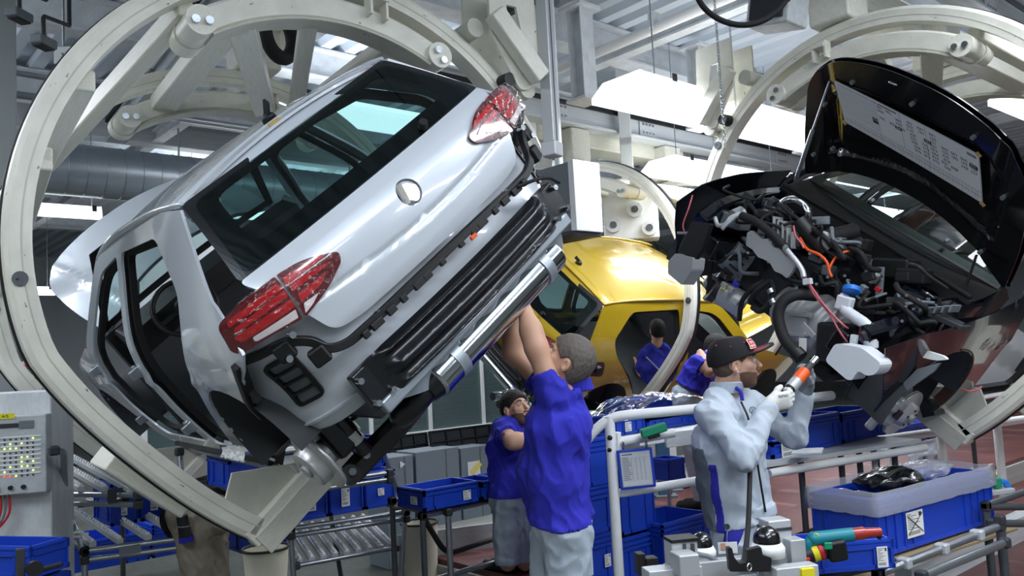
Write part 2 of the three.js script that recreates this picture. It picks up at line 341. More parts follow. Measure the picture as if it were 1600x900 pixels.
luminaire('ceiling strip lamp far back beyond the yellow car', [12, 4.2, -17], 4, .6, 0);
luminaire('ceiling strip lamp in the back aisle behind the silver car', [6.2, 4.1, -12.6], 4, .6, 0, 1.6);
luminaire('ceiling strip lamp above the grey cases behind the silver car', [5.0, 4.3, -7.7], 2.6, .6, 0, .4);
luminaire('ceiling strip lamp well behind the photographer', [-.5, 4.0, 3.2], 4, .6, 0, .6);
luminaire('ceiling strip lamp behind the photographer at right', [5, 4.0, 2.6], 4, .6, 0, .6);
{ const q = P(24, 460, { d: 15.2 }); luminaire('distant lit strip lamp behind the hoop at the left edge', [q.x, q.y, q.z], 1.3, .35, 0, .5); }
luminaire('ceiling strip lamp over the left flow rack', [-.3, 4.2, -8.6], 3, .6, Math.PI / 2);
luminaire('ceiling strip lamp far right above the back aisle', [16, 4.2, -8], 4, .6, 0);
// ---------- the three car bodies ----------
const M4 = (rollDeg, o, yaw, base) => new THREE.Matrix4().makeTranslation(...o).multiply(new THREE.Matrix4().makeRotationY(yaw * D2R)).multiply(base).multiply(new THREE.Matrix4().makeRotationZ(rollDeg * D2R));
const BI = new THREE.Matrix4(), BB = new THREE.Matrix4().makeBasis(V(0, 0, 1), V(0, 1, 0), V(-1, 0, 0)), BC = new THREE.Matrix4().makeBasis(V(0, 0, -1), V(0, 1, 0), V(1, 0, 0));
const poseA = M4(39.33, [2.447, 1.629, -3.322], -5.07, BI), poseB = M4(-40, [5.734, 1.414, -6.40], 0, BB), poseC = M4(38, [7.49, 1.575, -2.98], 0, BC);
// photograph point -> car coordinates on a plane of the car
function LP(pose, u, v, k) {
  const inv = pose.clone().invert(), o = V(0, EYE, 0).applyMatrix4(inv), q = P(u, v, { d: 1 }).applyMatrix4(inv), d = q.sub(o), ax = Object.keys(k)[0];
  return o.addScaledVector(d, (k[ax] - o[ax]) / d[ax]);
}
const Wy = curve1([[.12, .80], [.22, .85], [.45, .885], [.62, .895], [.80, .892], [.93, .865], [1.0, .835], [1.1, .775], [1.25, .675], [1.33, .622], [1.38, .585], [1.42, .55]]);
function W(y, z) {
  let w = Wy(y);
  if (z < -2.5) w -= .12 * ((-2.5 - z) / .85) ** 2;
  if (z > 0) w -= (y > 1 ? .045 : .02 + .025 * Math.max(0, (y - .85) / .15)) * (z / .45) ** 2;
  if (y > 1 && z < -1.2) w += 0;
  return w + .012 * Math.exp(-(((y - .74) / .025) ** 2)) * (z > -2.4 ? 1 : 0);
}
const roofY = curve1([[-1.62, 1.40], [-1.3, 1.445], [-.8, 1.468], [-.2, 1.455], [.15, 1.425], [.32, 1.395]]);
const hatchZ = curve1([[.64, .68], [.72, .712], [.85, .722], [.92, .715], [.98, .69], [1.04, .63], [1.2, .465], [1.36, .285], [1.42, .19]]);
const RS = (x, y) => { const a = Math.abs(x); return hatchZ(y) - .07 * (x / .67) ** 2 - (a > .6 ? ((a - .6) / .28) ** 2 * .10 : 0); };
function arc2(cx, cy, r, a0, a1, n = 14) { return Array.from({ length: n + 1 }, (_, i) => { const a = (a0 + (a1 - a0) * i / n) * D2R; return [cx + r * Math.cos(a), cy + r * Math.sin(a)]; }); }
const sideMap = s => (z, y) => [s * W(y, z), y, z];
const rearDoor = rpoly([[-.82, 1.335, .05], [-.13, 1.315, .06], [.11, 1.10, .12], [.07, .98, .08], [-.17, .77, .1], [-.35, .59, .1], [-.52, .42, .1], [-.66, .285, .06], [-.98, .275, .06], [-.93, .75, .3]], 0, 5);
const frontDoor = rpoly([[-.92, 1.335, .04], [-1.03, .75, .3], [-1.12, .275, .06], [-1.98, .29, .08], [-2.06, .6, .1], [-2.0, .93, .12], [-1.42, 1.30, .15]], 0, 5);
const roofEdge = []; for (let z = .25; z >= -1.5; z -= .125) roofEdge.push([z, roofY(z) - .058]);
const sideOut = [[-2.22, .16], [-.46, .16], ...arc2(0, .31, .385, 200, 48), [.38, .70], [.56, .83], [.52, .93], [.42, 1.03], [.33, 1.2], ...roofEdge, ...[[-1.62, 1.30], [-1.85, 1.17], [-2.12, 1.0], [-2.18, .9], [-2.16, .6], [-2.22, .4]]];
const fenderOut = [[-2.17, .9], [-2.15, .6], [-2.21, .2], ...arc2(-2.637, .31, .385, -8, 190).map(p => p), [-3.05, .34], [-3.2, .5], [-3.32, .66], [-3.1, .78], [-2.7, .885], [-2.35, .955], [-2.2, .985]];
function seal(outline, s, r, inset = .02) { return sweep(outline.map(([z, y]) => { const p = sideMap(s)(z, y); return V(p[0] - s * inset, p[1], p[2]); }), circ(r, 6), null, true, true); }

function makeCar(label, pose, paint, hatchPaint, hoodPaint, hoodDeg) {
  const t = thing('hatchback_car', label, 'car'); t.applyMatrix4(pose);
  for (const s of [-1, 1]) {
    const fl = s < 0;
    const side = mesh('body_side', panel(sideOut, [rearDoor, frontDoor], sideMap(s), { t: .012, max: .06, flip: !fl }), paint, t);
    // inner frame of the door openings: returns set inboard
    const frame = (o, d) => panel(o.map(p => p), [o.map(([a, b]) => { const c = o.reduce((q, e) => [q[0] + e[0] / o.length, q[1] + e[1] / o.length], [0, 0]), L = Math.hypot(a - c[0], b - c[1]); return [a + (c[0] - a) / L * .035, b + (c[1] - b) / L * .035]; })], (z, y) => [s * (W(y, z) - d), y, z], { t: .03, max: .09, flip: !fl });
    mesh('door_frame_step', frame(rearDoor, .035), M.rubber, side); mesh('door_frame_step', frame(frontDoor, .035), M.rubber, side);
    mesh('door_seal', seal(rearDoor, s, .016, .05), M.rubber, side); mesh('door_seal', seal(frontDoor, s, .016, .05), M.rubber, side);
    mesh('sill', [panel([[-2.2, .16], [-.46, .16], [-.46, .10], [-2.2, .10]], [], (z, y) => [s * (.80 + (y - .1) * .8), y, z], { t: .1, max: .2, flip: !fl })], M.blackSteel, t);
    mesh('front_fender', panel(fenderOut, [], sideMap(s), { t: .006, max: .06, flip: !fl }), paint, t);
    // felt wheel-arch liners: barrel vaults
    for (const [zc, nm] of [[0, 'rear_wheel_liner'], [-2.637, 'front_wheel_liner']])
      mesh(nm, [panel([[8, 0], [196, 0], [196, .26], [8, .26]].map(p => [p[0] / 100, p[1]]), [], (a, d) => [s * (W(.6, zc) - .012 - d), .31 + (.385 - d * .12) * Math.sin(a * 100 * D2R), zc + (.385 - d * .12) * Math.cos(a * 100 * D2R)], { t: .004, max: .12 }), panel(arc2(zc, .31, .37, 8, 196, 16), [], (z, y) => [s * (W(.6, zc) - .27), y, z], { t: .004, max: .15 })], M.felt, t);
    mesh('roof_rail', [sweep(Array.from({ length: 18 }, (_, i) => { const z = -1.55 + i * .105; return V(s * .572, roofY(z) - .05, z); }), circ(.014, 6), null, false, true)], paint, t);
  }
  mesh('roof', panel([[-.575, -1.52], [.575, -1.52], [.575, .27], [-.575, .27]], [], (x, z) => [x, roofY(z) - .055 * (x / .575) ** 2, z - (z > 0 ? 0 : -.0) - .06 * (x / .575) ** 2 * (z < -1 ? -1 : z > .1 ? 1 : 0)], { t: .012, max: .09, flip: true }), paint, t);
  mesh('headliner', panel([[-.55, -1.45], [.55, -1.45], [.55, .2], [-.55, .2]], [], (x, z) => [x, roofY(z) - .03 - .05 * (x / .575) ** 2, z], { t: .01, max: .2, flip: true }), M.darkGrey, t);
  mesh('roof_antenna', [lathe([[0, 0], [.035, 0], [.03, .02], [.012, .035], [0, .04]], 12, [0, roofY(.12), .12], undefined), barAB([0, roofY(.12) + .02, .12], [0, roofY(.12) + .07, .2], .012, .03)], M.black, t);
  mesh('floor_pan', [panel(rpoly([[-.80, -2.15], [.80, -2.15], [.80, .0], [.62, .15], [.62, .58], [-.62, .58], [-.62, .15], [-.80, 0]], 0), [], (x, z) => [x, .17 + (z > -.4 ? .12 * Math.min(1, (z + .4) / .35) : 0) + .05 * Math.exp(-((x / .16) ** 2)), z], { t: .012, max: .15 })], M.darkGrey, t);
  // windscreen, firewall, dashboard
  const wsMap = (x, q) => { const y = 1.0 + .40 * q, z = -2.13 + .60 * q; return [x, y + .02 * (1 - (x / .7) ** 2), z - .13 * (1 - (x / .72) ** 2)]; };
  mesh('windscreen', panel([[-.70, 0], [.70, 0], [.57, 1], [-.57, 1]], [], wsMap, { one: true, max: .12 }), M.glass, t);
  mesh('windscreen_frit', panel([[-.71, -.03], [.71, -.03], [.58, 1.03], [-.58, 1.03]], [[[-.65, .08], [.65, .08], [.53, .94], [-.53, .94]]], (x, q) => { const p = wsMap(x, q); return [p[0], p[1] - .004, p[2] + .004]; }, { t: .004, max: .12 }), M.black, t);
  mesh('firewall', [panel([[-.74, .15], [.74, .15], [.72, .97], [-.72, .97]], [], (x, y) => [x, y, -2.22 + .1 * (x / .74) ** 2], { t: .03, max: .2 })], M.darkGrey, t);
  const dash = mesh('dashboard', [sweep([V(-.68, .86, -1.95), V(-.3, .88, -1.93), V(.3, .88, -1.93), V(.68, .86, -1.95)], [[-.14, -.16], [.08, -.2], [.12, .02], [.05, .16], [-.1, .14]].map(p => [p[0], p[1]]), [0, 1, 0])], M.black, t);
  mesh('steering_wheel', [xf(new THREE.TorusGeometry(.18, .016, 8, 24), [-.36, .86, -1.62], [-.45, 0, 0]), ball(.06, [-.36, .86, -1.63], [1, 1, .5]), box(.34, .03, .02, [-.36, .86, -1.62], [-.45, 0, 0])], M.black, t);
  // hood, hinged at the scuttle and propped open
  const hood = new THREE.Group(); hood.name = 'hood'; hood.position.set(0, .985, -2.13); hood.rotation.x = hoodDeg * D2R; t.add(hood);
  const hoodOut = rpoly([[-.69, .0, .03], [-.60, -.05, .06], [-.4, -.17, .1], [-.15, -.23, .15], [.15, -.23, .15], [.4, -.17, .1], [.60, -.05, .06], [.69, 0, .03], [.71, -.35, .2], [.67, -.76, .16], [.50, -.97, .2], [.2, -1.06, .3], [-.2, -1.06, .3], [-.50, -.97, .2], [-.67, -.76, .16], [-.71, -.35, .2]], 0, 6);
  const hy = (x, z) => .03 - .10 * (z / 1) ** 2 * 1.3 - .05 * (x / .7) ** 2 + .012 * Math.exp(-(((Math.abs(x) - .46 + z * .08) / .03) ** 2));
  mesh('outer_skin', panel(hoodOut, [], (x, z) => [x, hy(x, z), z], { t: .005, max: .06, flip: true }), hoodPaint, hood);
  const ribs = [rpoly([[-.54, -.24, .05], [-.42, -.30, .05], [-.10, -.38, .05], [.10, -.38, .05], [.42, -.30, .05], [.54, -.24, .05], [.55, -.62, .08], [.42, -.82, .1], [-.42, -.82, .1], [-.55, -.62, .08]])];
  mesh('inner_frame', panel(hoodOut.map(([x, z]) => [x * .985, -.008 + z * .985]), [], (x, z) => [x, hy(x, z) - .03 + .022 * pit(ribs, x, z), z], { t: .004, max: .035, flip: true }), hoodPaint === M.navy ? M.blackGloss : hoodPaint, hood);
  t.userData.hood = undefined; delete t.userData.hood;
  return { t, hood, hy };
}
// soft 0..1 mask of pressed pockets
function pit(polys, x, z) {
  let m = 0;
  for (const p of polys) { let d = 1e9, inside = false; for (let i = 0, j = p.length - 1; i < p.length; j = i++) { const [ax, ay] = p[j], [bx, by] = p[i]; if ((by > z) !== (ay > z) && x < (ax - bx) * (z - by) / (ay - by) + bx) inside = !inside; const ex = bx - ax, ey = by - ay, q = Math.max(0, Math.min(1, ((x - ax) * ex + (z - ay) * ey) / (ex * ex + ey * ey || 1))); d = Math.min(d, Math.hypot(x - ax - ex * q, z - ay - ey * q)); } m = Math.max(m, inside ? Math.min(1, .5 + d / .04) : Math.max(0, .5 - d / .04)); }
  return m * m * (3 - 2 * m);
}
// tail end: hatch ajar, lamps, tail panel, beam, silencer, rear axle side
function makeTail(t, pose, paint, hatchPaint, rawPaint, detail) {
  const hatch = new THREE.Group(); hatch.name = 'tailgate'; t.add(hatch);
  const hOut = rpoly([[-.70, 1.035, .03], [-.665, .95], [-.61, .80, .05], [-.57, .69, .07], [-.45, .668, .1], [.45, .668, .1], [.57, .69, .07], [.61, .80, .05], [.665, .95], [.70, 1.035, .03]], 0, 5);
  mesh('outer_panel', panel(hOut, [ring2(0, .91, .055, .055, 28)], (x, y) => [x, y, RS(x, y) - .010 * Math.exp(-(((y - .795 - .03 * (x / .5) ** 2) / .014) ** 2))], { t: .02, max: .045 }), hatchPaint, hatch);
  const gMap = (x, y) => [x, y, RS(x, y) + .004];
  mesh('rear_window', panel(rpoly([[-.66, 1.045, .04], [.66, 1.045, .04], [.545, 1.345, .04], [-.545, 1.345, .04]], 0), [], gMap, { one: true, max: .1 }), M.tint, hatch);
  mesh('window_frit', panel(rpoly([[-.695, 1.03, .03], [.695, 1.03, .03], [.575, 1.362, .03], [-.575, 1.362, .03]], 0), [rpoly([[-.55, 1.10, .06], [.55, 1.10, .06], [.47, 1.32, .05], [-.47, 1.32, .05]], 0)], (x, y) => [x, y, RS(x, y) - .002], { t: .012, max: .1 }), M.blackGloss, hatch);
  mesh('upper_frame', panel([[-.59, 1.35], [.59, 1.35], [.575, 1.425], [-.575, 1.425]], [], (x, y) => [x, y - .05 * (x / .575) ** 2, RS(x, y) + .012], { t: .02, max: .1 }), hatchPaint, hatch);
  mesh('spoiler_slot', [sweep(Array.from({ length: 13 }, (_, i) => { const x = -.5 + i / 12; return V(x, 1.398 - .05 * (x / .575) ** 2, RS(x, 1.398) + .018); }), rect(.012, .02), null)], M.black, hatch);
  mesh('wiper_grommet', [cylAB([.30, 1.055, RS(.3, 1.055)], [.30, 1.075, RS(.3, 1.055) + .03], .022, .018)], M.rubber, hatch);
  for (const s of [-1, 1]) {
    const lx = a => a.map(([x, y, r]) => [s * x, y, r]);
    const lamp = (out, o, h) => panel(out, [], (x, y) => [x, y, RS(x, y) + o], { t: h, max: .04 });
    const full = (a) => rpoly(lx(a), 0, 5);
    const outer = [[.612, .985, .01], [.74, .985, .02], [.852, .965, .03], [.872, .86, .03], [.855, .835, .02], [.74, .825], [.64, .808, .01]];
    const inner = [[.605, .985, .01], [.50, .972, .05], [.385, .915, .025], [.40, .88, .03], [.50, .835, .04], [.63, .806, .01]];
    for (const [nm, out, par] of [['tail_lamp', outer, t], ['tail_lamp', inner, hatch]]) {
      const L = mesh(nm, lamp(full(out), .016, .03), M.redDark, par);
      const c = out.reduce((q, e) => [q[0] + e[0] / out.length, q[1] + e[1] / out.length], [0, 0]);
      const xs = out.map(p => p[0]), x0 = Math.min(...xs) + .02, x1 = Math.max(...xs) - .02, inn = par === hatch;
      for (const [ya, yb] of [[.935, .958], [.905, .925]]) mesh('light_bar', lamp(full(inn ? [[.60, yb + .008, .005], [.47, yb - .008, .01], [.43, ya - .002, .01], [.61, ya + .002, .005]] : [[.625, yb + .006, .005], [x1 - .03, yb, .01], [x1 - .02, ya, .01], [.63, ya, .005]]), .022, .012), M.red, L);
      mesh('light_bar', lamp(full(inn ? [[.60, .89, .005], [.47, .885, .02], [.52, .862, .01], [.61, .858, .005]] : [[.63, .892, .005], [x1 - .01, .9, .01], [x1 - .02, .868, .01], [.635, .86, .005]]), .02, .012), M.red, L);
      mesh('clear_strip', lamp(full(inn ? [[.605, .85, .005], [.54, .846, .01], [.58, .828, .01], [.622, .818, .005]] : [[.64, .852, .005], [.80, .862, .01], [.80, .842, .01], [.65, .822, .005]]), .02, .012), M.clearLens, L);
      // crinkled protective film
      mesh('protective_film', panel(full(out.map(p => [c[0] + (p[0] - c[0]) * 1.05, c[1] + (p[1] - c[1]) * 1.07, p[2]])), [], (x, y) => [x, y, RS(x, y) + .03 + .026 * Math.abs(noise.noise(x * 17 + y * 13, y * 34 - x * 11, s * 3)) + .008 * Math.abs(noise.noise(x * 40 + y * 20, y * 46 - x * 22, 2))], { one: true, max: .012 }), M.film, L);
    }
  }
  // bare tail panel wrapped round both rear corners
  const wrap = new THREE.CatmullRomCurve3([[-.845, 0, .14], [-.82, 0, .30], [-.76, 0, .44], [-.64, 0, .55], [-.4, 0, .61], [0, 0, .63], [.4, 0, .61], [.64, 0, .55], [.76, 0, .44], [.82, 0, .30], [.845, 0, .14]].map(v3), false, 'centripetal');
  const Lw = wrap.getLength(), wp = s => wrap.getPointAt(Math.max(0, Math.min(1, .5 + s / Lw)));
  const vent = sgn => rpoly([[sgn * .72, .50, .03], [sgn * .865, .50, .03], [sgn * .865, .715, .03], [sgn * .72, .715, .03]], 0, 4);
  const slots = sgn => Array.from({ length: 4 }, (_, i) => rpoly([[sgn * .735, .512 + i * .049, .01], [sgn * .85, .512 + i * .049, .01], [sgn * .85, .552 + i * .049, .01], [sgn * .735, .552 + i * .049, .01]], 0, 3));
  const wmap = o => (s, y) => { const p = wp(s), q = wp(s + .01), r = wp(s - .01), n = V(-(q.z - r.z), 0, q.x - r.x).normalize(); const k = o - .05 * Math.max(0, (.5 - y) / .15) ** 2 + .015 * Math.sin(s * 9) * Math.sin(y * 14); return [p.x + n.x * k, y, p.z + n.z * k]; };
  mesh('tail_panel', panel(rpoly([[-1.08, .62], [-1.08, .40, .08], [-.8, .36, .05], [.8, .36, .05], [1.08, .40, .08], [1.08, .62], [.98, .84, .1], [-.98, .84, .1]], 0), [vent(-1), vent(1)], wmap(0), { t: .02, max: .06 }), rawPaint, t);
  for (const s of [-1, 1]) {
    const v = mesh('cabin_vent', panel(vent(s).map(p => p), slots(s), wmap(.012), { t: .03, max: .06 }), M.black, t);
    mesh('vent_flap', panel(vent(s), [], wmap(-.004), { t: .006, max: .06 }), M.midGrey, v);
    mesh('lower_flange', [panel(rpoly([[s * .62, .43, .01], [s * .98, .425, .01], [s * .98, .415, .01], [s * .62, .418, .01]]), [], wmap(.012), { t: .02, max: .08 })], rawPaint, t);
    // bumper guides
    const gp = [[.86, .80, .44], [.80, .785, .52], [.72, .77, .60], [.66, .72, .64], [.63, .66, .655], [.57, .63, .665], [.48, .625, .675], [.25, .628, .69], [0, .63, .695]].map(([x, y, z]) => V(s * x, y, z));
    mesh('bumper_guide', [sweep(spline(gp, 40), rect(.034, .03), [0, 1, 0]), ...[.06, .15, .2, .29, .36, .44, .5].map((x, i) => box(.03 + (i % 3) * .014, .03, .02, [s * x, .612, .70], undefined, .004)), ...[[.74, .745, .585], [.67, .66, .645]].map(([x, y, z]) => box(.07, .07, .05, [s * x, y, z], [0, s * .5, 0], .01))], M.black, t);
    mesh('side_guide', [sweep(spline([V(s * .868, .80, .47), V(s * .872, .70, .36), V(s * .87, .60, .25), V(s * .86, .53, .22)], 12), rect(.05, .03), [s, 0, 0]), box(.03, .1, .06, [s * .865, .66, .31])], M.black, t);
    for (const [x, y, z] of [[.70, .785, .62], [.755, .72, .585], [.40, .63, .66]]) mesh('bolt', [cylAB([s * x, y, z], [s * x, y, z + .035], .014, .014, 8)], M.chrome, t);
  }
  // transverse bumper beam: pressed channel
  const beam = mesh('bumper_beam', panel(rpoly([[-.64, -.07, .03], [-.56, -.095, .02], [.58, -.095, .02], [.66, -.06, .03], [.66, .06, .03], [.58, .095, .02], [-.56, .095, .02], [-.64, .07, .03]], 0), [ring2(-.6, .03, .012, .012, 10), ring2(.615, .03, .014, .014, 10)], (x, v) => { const e = Math.max(0, Math.min(1, (.53 - Math.abs(x)) / .06)), r = (Math.abs(v) < .082 ? 1 : 0); return [x, .44 + v, .715 - .05 * (x / .6) ** 2 + e * (.034 * (Math.cos(v * 2 * Math.PI / .09) * .5 + .5) + .012) * Math.min(1, (.09 - Math.abs(v)) / .02)]; }, { t: .012, max: .022 }), M.blackSteel, t);
  for (const s of [-1, 1]) { mesh('beam_bracket', [box(.12, .17, .05, [s * .585, .44, .645], undefined, .01), box(.10, .13, .06, [s * .56, .44, .62])], M.blackSteel, beam); for (const [dx, dy] of [[.05, .055], [.05, -.055], [-.03, -.06]]) mesh('bolt', [cylAB([s * (.58 + dx), .44 + dy, .665], [s * (.58 + dx), .44 + dy, .70], .013, .013, 8)], M.chrome, beam); }
  mesh('heat_shield', panel(rpoly([[-.60, .34, .03], [.58, .34, .03], [.56, .25, .03], [-.40, .24, .03]], 0), [], (x, y) => [x, y, .64 + (y - .34) * .3 + .008 * Math.sin(x * 40)], { t: .006, max: .03 }), M.galv, t);
  mesh('tail_lower_rail', [box(1.24, .06, .05, [0, .345, .655], undefined, .012)], M.galv, t);
  const si = mesh('silencer', [cylAB([-.34, .235, .565], [.50, .24, .56], .083, .083, 32), ball(.083, [.50, .24, .56], [.35, 1, 1], 24), ball(.083, [-.34, .235, .565], [.35, 1, 1], 24)], M.chrome, t);
  for (const x of [-.22, .40]) mesh('silencer_strap', [xf(new THREE.CylinderGeometry(.088, .088, .05, 28), [x, .238, .563], [0, 0, Math.PI / 2]), box(.09, .10, .03, [x, .31, .62], [.3, 0, 0], .006), box(.11, .03, .05, [x, .335, .645], undefined, .006)], M.galv, si);
  mesh('exhaust_pipe', [hose([V(-.34, .235, .56), V(-.44, .225, .55), V(-.50, .19, .46), V(-.46, .15, .34), V(-.36, .13, .2), V(-.2, .13, -.1), V(-.1, .13, -1.8)], .05, 40, 14), cylAB([-.34, .235, .565], [-.40, .232, .56], .075, .06, 20)], M.blackSteel, t);
  // rear axle on the visible side
  for (const s of [-1, 1]) {
    const hubL = LP(poseA, 500, 716, { x: -.79 }), hub = V(s * .79, hubL.y, hubL.z), ar = (u, v, z) => { const q = LP(poseA, u, v, { z }); return V(-s * q.x, q.y, q.z); };
    const br = mesh('brake_disc', [xf(lathe([[.03, 0], [.152, 0], [.155, .006], [.155, .014], [.152, .02], [.095, .02], [.092, -.045], [.084, -.053], [.03, -.055], [.03, 0]], 40), [0, 0, 0], [0, 0, s * Math.PI / 2]).translate(hub.x + s * .02, hub.y, hub.z)], M.disc, t);
    mesh('wheel_hub', [cylAB([hub.x + s * .05, hub.y, hub.z], [hub.x + s * .085, hub.y, hub.z], .034, .03, 20), cylAB([hub.x - s * .06, hub.y, hub.z], [hub.x, hub.y, hub.z], .06, .06, 16)], M.castAlu, br);
    for (let i = 0; i < 5; i++) { const a = i * 72 * D2R; mesh('wheel_bolt_hole', [cylAB([hub.x + s * .058, hub.y + .055 * Math.cos(a), hub.z + .055 * Math.sin(a)], [hub.x + s * .062, hub.y + .055 * Math.cos(a), hub.z + .055 * Math.sin(a)], .007, .007, 8)], M.black, br); }
    mesh('trailing_arm', [sweep(spline([ar(548, 742, .10), ar(575, 712, .14), ar(630, 655, .26), ar(672, 600, .36), ar(690, 570, .40)], 20), rect(.075, .10, .02), [0, 0, 1]), box(.12, .20, .16, [hub.x - s * .10, hub.y + .04, hub.z + .01], undefined, .03), cylAB(ar(548, 742, .04), ar(548, 742, .16), .045, .045)], M.blackSteel, t);
    for (const [u, v, z] of [[551, 737, .16], [573, 711, .19]]) mesh('arm_bolt', [cylAB(ar(u, v, z), ar(u, v, z + .03), .017, .017, 8)], M.chrome, t);
    const sh = mesh('shock_absorber', [cylAB(ar(572, 705, .2), ar(524, 648, .22), .036, .036, 18), cylAB(ar(524, 648, .22), ar(500, 618, .22), .02, .02)], M.blackSteel, t);
    mesh('sticker', [cylAB(ar(558, 689, .205), ar(546, 675, .21), .0372, .0372, 18)], M.paper, sh);
    mesh('coil_spring', [sweep(Array.from({ length: 60 }, (_, i) => { const a = i / 59 * 5 * 2 * Math.PI; return V(s * .52 + .055 * Math.cos(a), .17 + i / 59 * .24, -.02 + .055 * Math.sin(a)); }), circ(.009, 6), null, false, true)], M.black, t);
    mesh('hanger_bracket', [sweep(spline([V(s * .42, .34, .60), V(s * .43, .26, .54), V(s * .45, .2, .46), V(s * .46, .17, .42)], 12), rect(.05, .012), [0, 0, 1])], M.galv, t);
    mesh('axle_hose', [hose([V(s * .62, .33, .1), V(s * .64, .26, .02), V(s * .6, .2, -.06), V(s * .66, .17, -.02)], .012)], M.black, t);
  }
  mesh('axle_beam', [sweep([V(-.5, .2, .15), V(-.3, .24, .12), V(.3, .24, .12), V(.5, .2, .15)], rect(.1, .12, .02), [0, 1, 0])], M.blackSteel, t);
}
const carA = makeCar('silver white hatchback tilted in the large hoop at left, tailgate ajar', poseA, M.silver, M.silver, M.silver, 40);
makeTail(carA.t, poseA, M.silver, M.silver, M.silver, true);
const carB = makeCar('yellow doorless hatchback hanging behind the workers', poseB, M.yellow, M.yellow, M.yellow, 35);
makeTail(carB.t, poseB, M.yellow, M.yellow, M.yellow, false);
const carC = makeCar('black car with raised hood and open engine bay at right', poseC, M.navy, M.navy, M.navy, 52);
carC.hood.position.y += .05; carC.hood.scale.setScalar(1.1);
